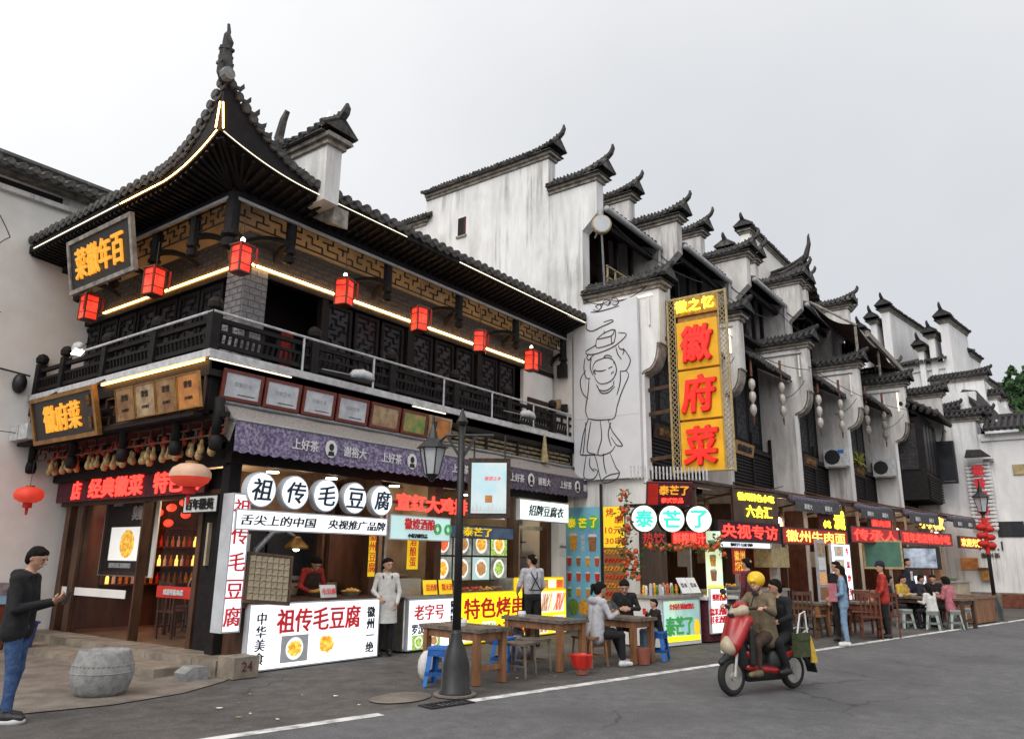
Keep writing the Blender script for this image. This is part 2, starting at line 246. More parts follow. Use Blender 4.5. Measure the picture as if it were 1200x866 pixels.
# ---------------------------------------------------------------- mesh builder
def V3(*a): return np.array(a, float)
class MB:
    def __init__(s): s.v = []; s.f = []; s.m = []; s.cm = 0; s.sm = []; s.smooth = False
    def mi(s, i): s.cm = i; return s
    def add(s, vs, fs):
        o = len(s.v); s.v.extend([tuple(map(float, p)) for p in vs]); s.f.extend([tuple(o + i for i in f) for f in fs])
        s.m.extend([s.cm] * len(fs)); s.sm.extend([s.smooth] * len(fs)); return s
    def box(s, x0, y0, z0, x1, y1, z1):
        x0, x1 = sorted((x0, x1)); y0, y1 = sorted((y0, y1)); z0, z1 = sorted((z0, z1))
        return s.add([(x0, y0, z0), (x1, y0, z0), (x1, y1, z0), (x0, y1, z0), (x0, y0, z1), (x1, y0, z1), (x1, y1, z1), (x0, y1, z1)],
                     [(0, 3, 2, 1), (4, 5, 6, 7), (0, 1, 5, 4), (1, 2, 6, 5), (2, 3, 7, 6), (3, 0, 4, 7)])
    def bar(s, a, b, w, h, up=(0, 0, 1)):
        a = np.array(a, float); b = np.array(b, float); d = b - a; L = np.linalg.norm(d)
        if L < 1e-6: return s
        d /= L; u = np.array(up, float); sd = np.cross(d, u)
        if np.linalg.norm(sd) < 1e-3: sd = np.cross(d, V3(1, 0, 0))
        sd /= np.linalg.norm(sd); u = np.cross(sd, d); sd = sd * w / 2; u = u * h / 2
        return s.add([a - sd - u, a + sd - u, a + sd + u, a - sd + u, b - sd - u, b + sd - u, b + sd + u, b - sd + u],
                     [(0, 1, 2, 3), (7, 6, 5, 4), (0, 4, 5, 1), (1, 5, 6, 2), (2, 6, 7, 3), (3, 7, 4, 0)])
    def tube(s, pts, r, n=8, caps=True):
        pts = [np.array(p, float) for p in pts]; k = len(pts)
        rs = [r] * k if np.isscalar(r) else list(r); vs = []
        ref = None
        for i, p in enumerate(pts):
            d = pts[min(i + 1, k - 1)] - pts[max(i - 1, 0)]; d /= (np.linalg.norm(d) + 1e-12)
            if ref is None:
                ref = V3(0, 0, 1) if abs(d[2]) < .9 else V3(1, 0, 0)
            a = np.cross(d, ref); a /= (np.linalg.norm(a) + 1e-12); b = np.cross(a, d); ref = b
            for j in range(n):
                t = 2 * PI * j / n; vs.append(p + (a * math.cos(t) + b * math.sin(t)) * rs[i])
        fs = [(i * n + j, i * n + (j + 1) % n, (i + 1) * n + (j + 1) % n, (i + 1) * n + j) for i in range(k - 1) for j in range(n)]
        if caps: fs += [tuple(range(n - 1, -1, -1)), tuple(range((k - 1) * n, k * n))]
        return s.add(vs, fs)
    def lathe(s, c, prof, n=16, axis=2):
        vs = []
        for r, z in prof:
            for j in range(n):
                t = 2 * PI * j / n; q = [r * math.cos(t), r * math.sin(t), z]
                if axis == 1: q = [q[0], z, q[1]]
                if axis == 0: q = [z, q[0], q[1]]
                vs.append((c[0] + q[0], c[1] + q[1], c[2] + q[2]))
        k = len(prof)
        fs = [(i * n + j, i * n + (j + 1) % n, (i + 1) * n + (j + 1) % n, (i + 1) * n + j) for i in range(k - 1) for j in range(n)]
        fs += [tuple(range(n - 1, -1, -1)), tuple(range((k - 1) * n, k * n))]
        return s.add(vs, fs)
    def ball(s, c, r, n=8, m=6):
        r = (r, r, r) if np.isscalar(r) else r
        vs = [(c[0], c[1], c[2] - r[2])]
        for i in range(1, m):
            a = -PI / 2 + PI * i / m
            for j in range(n):
                t = 2 * PI * j / n; vs.append((c[0] + r[0] * math.cos(a) * math.cos(t), c[1] + r[1] * math.cos(a) * math.sin(t), c[2] + r[2] * math.sin(a)))
        vs.append((c[0], c[1], c[2] + r[2])); q = len(vs) - 1
        fs = [(0, 1 + (j + 1) % n, 1 + j) for j in range(n)]
        fs += [(1 + i * n + j, 1 + i * n + (j + 1) % n, 1 + (i + 1) * n + (j + 1) % n, 1 + (i + 1) * n + j) for i in range(m - 2) for j in range(n)]
        fs += [(q, 1 + (m - 2) * n + j, 1 + (m - 2) * n + (j + 1) % n) for j in range(n)]
        return s.add(vs, fs)
    def prism(s, poly, o, xd, yd, depth):
        """poly in the plane (xd, yd) through o, extruded by depth along -(xd x yd) (back from the face)"""
        o = np.array(o, float); xd = np.array(xd, float); yd = np.array(yd, float); nrm = np.cross(xd, yd)
        n = len(poly); a = [o + xd * p[0] + yd * p[1] for p in poly]; b = [p - nrm * depth for p in a]
        ar = sum(poly[i][0] * poly[(i + 1) % n][1] - poly[(i + 1) % n][0] * poly[i][1] for i in range(n))
        idx = list(range(n)) if ar > 0 else list(range(n - 1, -1, -1))
        fs = [tuple(idx), tuple(i + n for i in reversed(idx))]
        for k in range(n):
            i, j = idx[k], idx[(k + 1) % n]; fs.append((i, i + n, j + n, j))
        return s.add(a + b, fs)
    def sheet(s, fn, nu, nv, two=False):
        vs = [fn(i / nu, j / nv) for i in range(nu + 1) for j in range(nv + 1)]
        fs = [(i * (nv + 1) + j, (i + 1) * (nv + 1) + j, (i + 1) * (nv + 1) + j + 1, i * (nv + 1) + j + 1) for i in range(nu) for j in range(nv)]
        return s.add(vs, fs)
    def mesh(s, name, mats):
        me = bpy.data.meshes.new(name); me.from_pydata(s.v, [], s.f)
        for m in (mats if isinstance(mats, (list, tuple)) else [mats]): me.materials.append(m)
        me.polygons.foreach_set('material_index', s.m); me.polygons.foreach_set('use_smooth', s.sm); me.update()
        return me
    def build(s, name, mats, parent=None, smooth=None, kind=None, label=None):
        if smooth is not None: s.sm = [smooth] * len(s.f)
        return link(name, s.mesh(name, mats), parent, kind, label)
ABS = {}
def link(name, me, parent=None, kind=None, label=None):
    o = bpy.data.objects.new(name, me); COL.objects.link(o)
    if parent is not None:
        o.parent = parent
        if parent.name in ABS: o.location = -parent.location
    if kind: o['kind'] = kind
    if label: o['label'] = label
    return o
def thing(name, label, cat, loc=(0, 0, 0), rz=0, group=None, world=False):
    """an Empty at the base of a thing; world=True: its parts are given in scene coordinates"""
    o = bpy.data.objects.new(name, None); COL.objects.link(o); o.location = loc; o.rotation_euler = (0, 0, rz)
    o.empty_display_size = .2
    o['label'] = label; o['category'] = cat
    if group: o['group'] = group
    if world: ABS[o.name] = 1
    return o
def tag(o, label, cat, group=None, kind=None):
    o['label'] = label
    if cat: o['category'] = cat
    if group: o['group'] = group
    if kind: o['kind'] = kind
    return o
def kids(o): return [c for c in bpy.data.objects if c.parent is o]
def dup(root, loc, rz, label, group=None, tree=None):
    tree = tree or {c: kids(c) for c in kids(root)}
    r = root.copy(); COL.objects.link(r); r.location = loc; r.rotation_euler = (0, 0, rz); r['label'] = label
    if group: r['group'] = group
    for ch, gs in tree.items():
        c = ch.copy(); COL.objects.link(c); c.parent = r
        for g in gs:
            d = g.copy(); COL.objects.link(d); d.parent = c
    return r
def box(name, m, parent, *b, **k): return MB().box(*b).build(name, m, parent, **k)

# ---------------------------------------------------------------- lettering
FRONT = (V3(1, 0, 0), V3(0, 0, 1)); LEFT = (V3(0, -1, 0), V3(0, 0, 1))
_ts = bpy.data.scenes.new("lettering_workshop")
_tcache = {}
def glyphs(body, bold=0, depth=0, res=3, space=1, lines=1):
    key = (body, bold, depth, res, space)
    if key in _tcache: return _tcache[key]
    c = bpy.data.curves.new("lettering", 'FONT'); c.body = body; c.size = 1; c.offset = bold; c.extrude = depth / 2
    c.align_x = 'CENTER'; c.align_y = 'CENTER'; c.resolution_u = res; c.space_character = space; c.space_line = lines
    o = bpy.data.objects.new("lettering", c); _ts.collection.objects.link(o)
    vl = _ts.view_layers[0]; vl.update(); ev = o.evaluated_get(vl.depsgraph)
    me = ev.to_mesh(); v = np.array([p.co[:] for p in me.vertices]) if len(me.vertices) else np.zeros((0, 3)); f = [tuple(p.vertices) for p in me.polygons]
    ev.to_mesh_clear(); bpy.data.objects.remove(o); bpy.data.curves.remove(c)
    if len(v):
        v[:, 0] -= (v[:, 0].min() + v[:, 0].max()) / 2; v[:, 1] -= (v[:, 1].min() + v[:, 1].max()) / 2
    _tcache[key] = (v, f); return v, f
def text(body, centre, size, fr, m, parent, bold=.012, depth=.02, name='lettering', sx=1, off=.004, slant=0, space=1, fit=None, res=2):
    """size = height of the glyph block; fr = (x direction, up direction); m one material"""
    v, f = glyphs(body, 0, depth / max(size, 1e-3), res, space)
    if not len(v): return None
    xd, up = fr; n = np.cross(xd, up); h = v[:, 1].max() - v[:, 1].min(); w = v[:, 0].max() - v[:, 0].min()
    k = size / h; kx = k * sx
    if fit: kx = fit / w
    zz = v[:, 2] - v[:, 2].min()
    P = np.array(centre)[None] + np.outer(v[:, 0] * kx + slant * v[:, 1] * k, xd) + np.outer(v[:, 1] * k, up) + np.outer(zz * size + off, n)
    mb = MB(); e = abs(bold) * size * .8 / max(1, body.count('\n') + 1)
    for i, (a, b) in enumerate(((0, 0),) if e < .0008 else ((1, .4), (-1, -.4), (.4, -1), (-.4, 1)) if e < .012 else ((1, 0), (-1, 0), (0, 1), (0, -1), (.7, .7), (-.7, .7), (.7, -.7), (-.7, -.7))):
        mb.add(P + xd * a * e + up * b * e + n * .0006 * i, f)
    return mb.build(name, m, parent)
def on(centre, fr, a, b, c=0):
    """point at (a, b) in a sign's plane, c out of it"""
    return np.array(centre) + fr[0] * a + fr[1] * b + np.cross(fr[0], fr[1]) * c
def panel(mb, centre, fr, w, h, d, out=0):
    """slab of w x h centred on centre whose face is at out and which is d deep"""
    return mb.prism([(-w / 2, -h / 2), (w / 2, -h / 2), (w / 2, h / 2), (-w / 2, h / 2)], on(centre, fr, 0, 0, out), fr[0], fr[1], d)
def frame(mb, centre, fr, w, h, t, d, out=0):
    for a, b, ww, hh in ((0, h / 2 - t / 2, w, t), (0, -h / 2 + t / 2, w, t), (-w / 2 + t / 2, 0, t, h - 2 * t), (w / 2 - t / 2, 0, t, h - 2 * t)):
        panel(mb, on(centre, fr, a, b), fr, ww, hh, d, out)
    return mb
def lightbox(name, label, cat, centre, fr, w, h, d, face, case=None, lip=.02, group=None, texts=()):
    t = thing(name, label, cat, on(centre, fr, 0, -h / 2, 0), 0, group, True)
    frame(MB(), centre, fr, w, h, lip, d, .006).build('casing', case or M['boxside'], t)
    panel(MB(), centre, fr, w - 2 * lip, h - 2 * lip, d - .01, 0).build('face_panel', face, t)
    for x in texts:
        body, a, b, s, m = x[:5]; kw = x[5] if len(x) > 5 else {}
        text(body, on(centre, fr, a, b), s, fr, m, t, **kw)
    return t
def picture(parent, centre, fr, w, h, bgm, plate, food, seed=0, out=.004):
    """flat printed photo of a dish: ground, plate and food"""
    rnd = random.Random(seed); mb = MB(); panel(mb, centre, fr, w, h, .003, out)
    r = min(w, h) * .42; N = 20
    mb.mi(1).prism([(r * math.cos(2 * PI * i / N) * min(1, w / h), r * math.sin(2 * PI * i / N)) for i in range(N)], on(centre, fr, 0, 0, out + .002), fr[0], fr[1], .002)
    mb.mi(2).prism([(r * .78 * math.cos(2 * PI * i / N) * (.85 + .3 * rnd.random()), r * .72 * math.sin(2 * PI * i / N) * (.85 + .3 * rnd.random())) for i in range(N)], on(centre, fr, 0, 0, out + .004), fr[0], fr[1], .002)
    return mb.build('printed_picture', [bgm, plate, food], parent)
def strokes(parent, pts_list, centre, fr, r, m, name='line_drawing'):
    mb = MB()
    for pts in pts_list:
        P = [on(centre, fr, a, b, .004) for a, b in smooth_path(pts)]
        mb.tube(P, [r * (.35 + .65 * math.sin(PI * (i + .5) / len(P)) ** .5) for i in range(len(P))], 5)
    return mb.build(name, m, parent)
def smooth_path(p, k=5):
    if len(p) < 3: return p
    q = [p[0]] + list(p) + [p[-1]]; o = []
    for i in range(1, len(q) - 2):
        for j in range(k):
            t = j / k; a, b, c, d = q[i - 1], q[i], q[i + 1], q[i + 2]
            o.append(tuple(.5 * (2 * b[n] + (c[n] - a[n]) * t + (2 * a[n] - 5 * b[n] + 4 * c[n] - d[n]) * t * t + (3 * b[n] - a[n] - 3 * c[n] + d[n]) * t ** 3) for n in range(len(p[0]))))
    return o + [p[-1]]
def fret(w, h, cell, seed=0, dens=.62):
    """bars of a Chinese fretwork panel as (x0, z0, x1, z1) centre lines"""
    rnd = random.Random(seed); nx = max(2, round(w / cell)); nz = max(2, round(h / cell)); cx = w / nx; cz = h / nz; L = []
    for j in range(nz + 1):
        for i in range(nx):
            if j in (0, nz) or (i + 2 * j + seed) % 4 != 0: L.append((i * cx, j * cz, (i + 1) * cx, j * cz)) if (j in (0, nz) or (i + j) % 3) else None
    for i in range(nx + 1):
        for j in range(nz):
            if i in (0, nx) or (i + 2 * j + seed) % 3 == 0: L.append((i * cx, j * cz, i * cx, (j + 1) * cz))
    return L
def fretwork(mb, o, fr, w, h, cell, t, d, seed=0):
    for a, b, c, e in fret(w, h, cell, seed):
        mb.bar(on(o, fr, a, b), on(o, fr, c, e), t, d, np.cross(fr[0], fr[1])) if a != c or b != e else None
    return mb
def arc(a, b, bulge, n=8):
    a = np.array(a, float); b = np.array(b, float); u = np.array(bulge, float)
    return [a + (b - a) * t + u * 4 * t * (1 - t) for t in [i / n for i in range(n + 1)]]
def cable(pts, r, label, cat='cable', sag=.15):
    P = []
    for a, b in zip(pts, pts[1:]): P += arc(a, b, (0, 0, -sag), 10)
    o = MB().tube(P, r, 5).build('cable', M['blackm'])
    return tag(o, label, cat)
# ================================================================ ground
def S(o, kind='structure'): o['kind'] = kind; return o
DX, DY = math.cos(R_(-10.1)), math.sin(R_(-10.1))            # direction of the street (the row steps out along it)
def street(s, t, z=0): return (-6.5 + DX * s - DY * t * -1 * -1, -0 + DY * s + DX * t, z)
S(MB().add([(-900, -900, -.012), (900, -900, -.012), (900, 900, -.012), (-900, 900, -.012)], [(0, 1, 2, 3)]).build('ground', M['pave']))
# the white edge line runs from A to B; the carriageway lies on its camera side
LA = np.array([-.72, -3.98]); LB = np.array([21.5, -8.33]); LD = (LB - LA) / np.linalg.norm(LB - LA); LN = np.array([LD[1], -LD[0]])
def lp(s, t, z): p = LA + LD * s + LN * t; return (p[0], p[1], z)
rs = random.Random(3)
mb = MB(); N = 120
mb.sheet(lambda u, v: lp(-60 + 300 * u, (-.24 if v == 0 else 30 * v), -.004), N, 6)
S(mb.build('road', M['asphalt']))
mb = MB()
def dash(s0, s1, w=.15):
    n = max(2, int((s1 - s0) / .25))
    for i in range(n):
        a, b = s0 + (s1 - s0) * i / n, s0 + (s1 - s0) * (i + 1) / n
        e = [rs.uniform(-.006, .006) for _ in range(4)]
        mb.add([lp(a, -.18 + e[0], .0), lp(b, -.18 + e[1], .0), lp(b, -.18 + w + e[1], .0), lp(a, -.18 + w + e[0], .0)], [(0, 3, 2, 1)])
dash(-30, .02); dash(.76, 60)
S(mb.build('road_marking', M['line']))
# paler concrete apron in front of the restaurant door
mb = MB()
ap = [(-9, 6.1), (-9, -.1), (-4.4, -.85), (-3.2, -1.0), (-2.2, -1.25), (-1.3, -1.15), (-.5, -.75), (.0, -.35), (.25, .4), (.25, 6.1)]
mb.add([(a, b, .0) for a, b in ap], [tuple(range(len(ap)))])
S(mb.build('concrete_apron', M['concrete']))
mb = MB()
mb.add([( .15 + .42 * math.cos(t * PI / 12) , -3.35 + .3 * math.sin(t * PI / 12), .002) for t in range(24)], [tuple(range(24))])
S(mb.build('pavement_patch', M['concrete']))
o = thing('storm_drain', 'small dark drain grating set in the road beside the white line', 'drain', (.18, -4.05, 0), R_(-11))
frame(MB(), (0, 0, .012), (V3(1, 0, 0), V3(0, 1, 0)), .62, .26, .03, .02).build('rim', M['blackm'], o)
for i in range(9): MB().box(-.27 + i * .065, -.1, -.004, -.245 + i * .065, .1, .010).build('bar', M['blackm'], o)

# ================================================================ the corner restaurant
CR = thing('corner_restaurant', 'two storey dark timber corner restaurant with upswept tiled roof and red lanterns', 'restaurant', (0, 0, 0), 0, None, True)
YW = 6.15                                        # plane of the white neighbour wall
def crb(name, m, *b, **k): return box(name, m, CR, *b, **k)
# --- interior shell, ground floor
crb('back_wall', M['interior'], 2.96, 3.0, .0, 9.4, 3.1, 3.3)
crb('floor_slab', M['tilefloor'], -.05, .3, .0, 9.4, 6.1, .18)
crb('ceiling', M['interior2'], -.1, .35, 3.2, 9.45, 6.1, 3.3)
crb('rear_room_wall', M['woodr'], 3.2, 3.1, .18, 3.3, 6.1, 3.2)
crb('partition', M['woodb'], 2.96, .5, 0, 3.04, 3.0, 3.2); crb('partition', M['interior2'], 4.66, .5, 0, 4.72, 3.0, 3.2); crb('partition', M['interior2'], 7.5, .5, 0, 7.56, 3.0, 3.2)
crb('end_wall', M['plaster3'], 9.44, .02, 0, 9.49, 6.1, 7.2)
# --- upper floor body
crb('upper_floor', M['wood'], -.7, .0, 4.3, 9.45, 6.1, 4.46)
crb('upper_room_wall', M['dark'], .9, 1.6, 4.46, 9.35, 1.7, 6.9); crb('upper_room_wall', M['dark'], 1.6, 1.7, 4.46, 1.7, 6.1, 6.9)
crb('upper_ceiling', M['cream'], .10, .60, 6.92, 9.4, 6.1, 6.98)
mb = MB()
mb.add([(.08, .58, 6.90), (9.36, .58, 6.90), (9.36, .20, 7.30), (-.52, .20, 7.30)], [(0, 3, 2, 1), (0, 1, 2, 3)]); mb.add([(.08, .58, 6.90), (-.52, .20, 7.30), (-.52, 6.1, 7.30), (.08, 6.1, 6.90)], [(0, 3, 2, 1), (0, 1, 2, 3)])
mb.build('cove_board', M['cream'], CR)
# --- ground floor posts
for (x, y) in ((.05, .35), (2.98, .3), (4.68, .3), (7.3, .3), (8.62, .3)):
    crb('post', M['wood'] if x < 1 else M['woodb'], x - .1, y - .1, 0, x + .1, y + .1, 3.5)
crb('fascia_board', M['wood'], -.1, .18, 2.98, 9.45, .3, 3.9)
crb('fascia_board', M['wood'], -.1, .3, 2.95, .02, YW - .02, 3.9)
# --- doorway side (faces left): glazed screen between brown posts
for y0, y1 in ((5.72, 5.9), (5.2, 5.42), (2.98, 3.03), (1.16, 1.28)): crb('door_post', M['woodb'], .14, y0, .18, .3, y1, 2.95)
crb('door_jamb_panel', M['wood'], .16, .45, .18, .28, 1.12, 2.95)
crb('inner_post', M['woodr'], .3, 5.42, .18, .36, 5.5, 2.9)
crb('lintel', M['woodb'], .12, .45, 2.5, .22, YW - .04, 2.62)
crb('glass_pane', M['glass'], .20, 3.05, .2, .215, 5.2, 2.5); crb('glass_pane', M['glass'], .20, 1.3, .2, .215, 2.35, 2.5)
crb('white_band', M['plaster3'], .185, 3.35, .86, .198, 5.86, 1.0)
o = crb('red_band', M['redpl'], .185, 1.3, .93, .198, 2.35, 1.11)
text('欢迎光临本店', (.184, 1.82, 1.02), .09, LEFT, M['letterw'], CR, bold=.02)
crb('wall_inside', M['woodb'], .3, 5.92, .18, 3.2, 5.98, 3.1)
# --- red running-letter board over the door
crb('letter_board', M['maroon'], -.02, .95, 2.56, .0, 6.05, 3.0)
text('店', (-.03, 5.2, 2.77), .33, LEFT, M['redled'], CR, bold=.03)
text('经典徽菜', (-.03, 3.75, 2.78), .35, LEFT, M['redled'], CR, bold=.035, fit=1.9)
text('特色菜', (-.03, 1.75, 2.78), .35, LEFT, M['redled'], CR, bold=.035, fit=1.35)
# --- fret band with hanging gourds above the board
mb = MB(); fretwork(mb, (-.55, 6.0, 3.32), LEFT, 6.3, .24, .12, .022, .03, 2); mb.build('fretwork', M['woodb'], CR, kind='stuff')
crb('band_rail', M['wood'], -.6, -.3, 3.56, -.5, 6.1, 3.64)
crb('soffit_panel', M['maroon'], -.5, .3, 3.56, .0, 6.1, 3.6)
gm = MB().lathe((0, 0, 0), [(.012, .0), (.03, -.03), (.028, -.08), (.05, -.13), (.055, -.18), (.03, -.22)], 8).mesh('gourd', M['gourd'])
for i in range(46):
    y = 5.95 - i * .125 + rs.uniform(-.03, .03)
    if any(abs(y - q) < .12 for q in (4.35, 2.55, 1.1)): continue
    g = link('gourd', gm, CR); g.location = (-.35 + rs.uniform(-.08, .08), y, 3.34 - rs.uniform(0, .06)); g.scale = (1, 1, 1) if i % 3 else (1.15, 1.15, 1.2)
mb = MB()
for i in range(60):
    y = 5.95 - i * .1; mb.ball((-.30 + rs.uniform(-.06, .08), y, 3.40 + rs.uniform(-.05, .06)), (.045, .04, .06), 6, 4)
mb.build('dried_peppers', M['food_r'], CR, kind='stuff')
for y in (6.0, 4.35, 2.55, .95, -.12):
    mb = MB(); mb.tube([(-.58, y, 3.86), (-.58, y, 3.3)], .075, 10); mb.lathe((-.58, y, 3.3), [(.05, -.22), (.085, -.2), (.1, -.1), (.085, -.01), (.06, 0)], 10)
    mb.build('hanging_post', M['wood'], CR, smooth=True)
# --- balcony: gutter rim, posts, rails, balusters (front and left)
BX0, BX1, BY1 = -.75, 9.46, YW
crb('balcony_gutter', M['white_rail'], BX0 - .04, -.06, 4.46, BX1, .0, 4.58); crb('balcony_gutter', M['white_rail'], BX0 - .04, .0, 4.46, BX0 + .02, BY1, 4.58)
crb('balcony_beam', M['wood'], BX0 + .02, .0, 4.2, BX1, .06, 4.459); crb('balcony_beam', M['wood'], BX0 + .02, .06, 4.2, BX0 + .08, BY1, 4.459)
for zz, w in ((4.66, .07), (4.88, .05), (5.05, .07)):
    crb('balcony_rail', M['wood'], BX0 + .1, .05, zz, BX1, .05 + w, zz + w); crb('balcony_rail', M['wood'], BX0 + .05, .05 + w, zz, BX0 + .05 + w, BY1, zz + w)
px = [BX0 + .06, 1.2, 3.05, 4.9, 6.75, 8.6]; py = [1.75, 3.4, 5.0, 6.05]
pm = MB().box(-.075, -.075, 0, .075, .075, .66); pm.lathe((0, 0, .66), [(.05, 0), (.11, .04), (.12, .12), (.08, .19), (.02, .22)], 10)
pmesh = pm.mesh('balcony_post', M['wood'])
for x in px: o = link('balcony_post', pmesh, CR); o.location = (x, .085, 4.56)
for y in py: o = link('balcony_post', pmesh, CR); o.location = (BX0 + .085, y, 4.56)
# the outward-leaning balusters, one short bar each
bm1 = MB().bar((0, 0, 0), (0, -.035, .19), .038, .03).mesh('baluster', M['wood']); bm2 = MB().bar((0, 0, 0), (-.035, 0, .19), .03, .038).mesh('baluster', M['wood'])
x = BX0 + .2
while x < BX1 - .1:
    if all(abs(x - q) > .1 for q in px): o = link('baluster', bm1, CR); o.location = (x, .1, 4.70)
    x += .105
y = .2
while y < BY1 - .1:
    if all(abs(y - q) > .1 for q in py): o = link('baluster', bm2, CR); o.location = (BX0 + .1, y, 4.70)
    y += .115
sm = MB().box(-.03, -.02, 0, .03, .02, .12).mesh('rail_block', M['wood'])
for i in range(34): o = link('rail_block', sm, CR); o.location = (BX0 + .35 + i * .295, .09, 4.93)
# thin pale pipe above the rail, on stand-offs
mb = MB(); mb.tube([(BX0, .02, 5.19), (BX1 - .1, .02, 5.17)], .022, 6); mb.build('pipe_rail', M['white_rail'], CR)
mb = MB(); mb.tube([(BX0, .02, 5.19), (BX0, BY1 - 1.8, 5.19)], .022, 6); mb.build('pipe_rail', M['white_rail'], CR)
for x in (.95, 2.55, 4.5, 6.1, 7.7, 9.2): MB().tube([(x, .02, 5.18), (x, .02, 4.6)], .02, 6).build('pipe_support', M['white_rail'], CR)
# warm strips under the balcony
crb('light_strip', M['coolled'], BX0 - .02, -.055, 4.42, .7, -.03, 4.44); crb('light_strip', M['coolled'], 3.55, -.055, 4.42, 4.5, -.03, 4.44)
crb('light_strip', M['yled'], BX0 - .03, .1, 4.42, BX0 - .01, 3.2, 4.44)
crb('sill_board', M['wood'], BX0 - .1, .1, 3.58, BX0 + .05, 6.1, 3.64)
mb = MB(); fretwork(mb, (BX0 + .04, 6.0, 3.7), LEFT, 5.9, .62, .155, .03, .03, 1); mb.build('fretwork', M['woodb'], CR, kind='stuff')
crb('backing_board', M['wood'], BX0 + .1, .08, 3.64, BX0 + .14, 6.1, 4.2)
crb('backing_board', M['dark'], BX0 + .14, .1, 3.7, BX1, .14, 4.2)
# woven slat lattice under the balcony (front, right part)
for j in range(7):
    for i in range(17):
        x0 = 4.78 + i * .275 + (.137 if j % 2 else 0)
        if x0 + .25 > 9.44: continue
        o = link('slat', _tcache.setdefault('slatm', MB().box(0, 0, 0, .25, .03, .055).mesh('slat', M['wovenbar'])), CR); o.location = (x0, .05 + rs.uniform(0, .02), 3.70 + j * .098)
        o.rotation_euler = (0, rs.uniform(-.03, .03), 0)
for x in (4.75, 5.95, 7.1, 8.3, 9.4): crb('slat_post', M['wood'], x - .03, .02, 3.62, x + .03, .05, 4.42)
# --- upper storey: corner brick pier, brick frieze, openings
PX, PY = .05, .55
crb('pier_core', M['mortar'], PX + .01, PY + .01, 4.46, PX + .45, PY + .49, 6.3)
b_full = MB().box(0, 0, 0, .214, .03, .098).mesh('brick', M['brick']); b_half = MB().box(0, 0, 0, .10, .03, .098).mesh('brick', M['brick'])
l_full = MB().box(0, 0, 0, .03, .225, .098).mesh('brick', M['brick']); l_half = MB().box(0, 0, 0, .03, .105, .098).mesh('brick', M['brick'])
for j in range(16):
    z = 4.5 + j * .112
    for i, (x, mm) in enumerate(((PX, b_full), (PX + .23, b_full)) if j % 2 else ((PX, b_half), (PX + .115, b_full), (PX + .345, b_half))):
        o = link('brick', mm, CR); o.location = (x, PY - .008, z)
    for i, (y, mm) in enumerate(((PY + .03, l_full), (PY + .27, l_full)) if j % 2 else ((PY + .03, l_half), (PY + .15, l_full), (PY + .39, l_half))):
        o = link('brick', mm, CR); o.location = (PX - .008, y, z)
crb('frieze_wall', M['mortard'], PX + .0, PY, 6.30, 9.35, PY + .1, 6.92); crb('frieze_wall', M['mortard'], PX, PY + .1, 6.30, PX + .1, 6.1, 6.92)
fb = MB().box(0, 0, 0, .30, .02, .082).mesh('brick', M['brickb']); fl = MB().box(0, 0, 0, .02, .30, .082).mesh('brick', M['brickb'])
for j in range(6):
    for i in range(29):
        x = PX + .0 + i * .318 + (.159 if j % 2 else 0)
        if x < 9.05: o = link('brick', fb, CR); o.location = (x, PY - .012, 6.36 + j * .095)
    for i in range(17):
        y = PY + .05 + i * .318 + (.159 if j % 2 else 0)
        if y < 5.8: o = link('brick', fl, CR); o.location = (PX - .012, y, 6.36 + j * .095)
crb('head_beam', M['wood'], PX + .47, PY - .02, 6.2, 9.35, PY + .12, 6.30); crb('head_beam', M['wood'], PX - .02, PY + .5, 6.2, PX + .12, 6.1, 6.30)
crb('light_strip', M['warmled'], PX - .04, PY - .045, 6.33, 8.05, PY - .02, 6.355); crb('light_strip', M['yled'], PX - .045, PY - .02, 6.33, PX - .02, 5.3, 6.355)
# lattice door leaves along the front gallery
def leaf(x0, w, z0, z1, seed, y=PY + .06):
    f = frame(MB(), (x0 + w / 2, y, (z0 + z1) / 2), FRONT, w, z1 - z0, .06, .05).build('door_leaf', M['wood'], CR)
    mb = MB(); mb.box(x0 + .06, y + .01, z0 + .06, x0 + w - .06, y + .04, z0 + .5)
    fretwork(mb, (x0 + .06, y + .02, z0 + .5), FRONT, w - .12, z1 - z0 - .56, .105, .02, .02, seed); mb.build('lattice', M['wood'], f, kind='stuff')
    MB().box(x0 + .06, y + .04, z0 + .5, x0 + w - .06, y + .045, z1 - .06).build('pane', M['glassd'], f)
x = 1.86; k = 0
while x < 7.7:
    leaf(x, .62, 4.5, 6.18, k); k += 1; x += .70
    if k in (3, 6): crb('gallery_post', M['wood'], x - .02, PY, 4.46, x + .12, PY + .14, 6.2); x += .18
crb('gallery_post', M['wood'], 1.7, PY, 4.46, 1.84, PY + .14, 6.2)
crb('side_wall_panel', M['plaster3'], 8.05, PY + .02, 4.46, 9.35, PY + .12, 6.2)
crb('notice_board', M['browncloth'], 8.2, PY - .03, 4.95, 9.05, PY + .01, 5.5)
crb('meter_box', M['certb'], 9.28, .30, 5.35, 9.36, .52, 5.6); crb('junction_box', M['blackm'], 9.25, .1, 5.25, 9.35, .25, 5.45); crb('speaker_box', M['blackm'], 9.22, .1, 6.15, 9.35, .35, 6.5)
for i, y in enumerate(np.arange(1.25, 5.6, .72)):
    f = frame(MB(), (PX + .06, y + .33, 5.34), LEFT, .66, 1.68, .06, .05).build('window_leaf', M['wood'], CR)
    fretwork(MB(), (PX + .08, y + .60, 4.6), LEFT, .54, 1.5, .12, .02, .02, i).build('lattice', M['wood'], f, kind='stuff')
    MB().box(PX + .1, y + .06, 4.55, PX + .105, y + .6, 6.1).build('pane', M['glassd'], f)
crb('curtain', M['redcloth'], 1.35, 1.2, 4.5, 1.6, 1.24, 5.6)
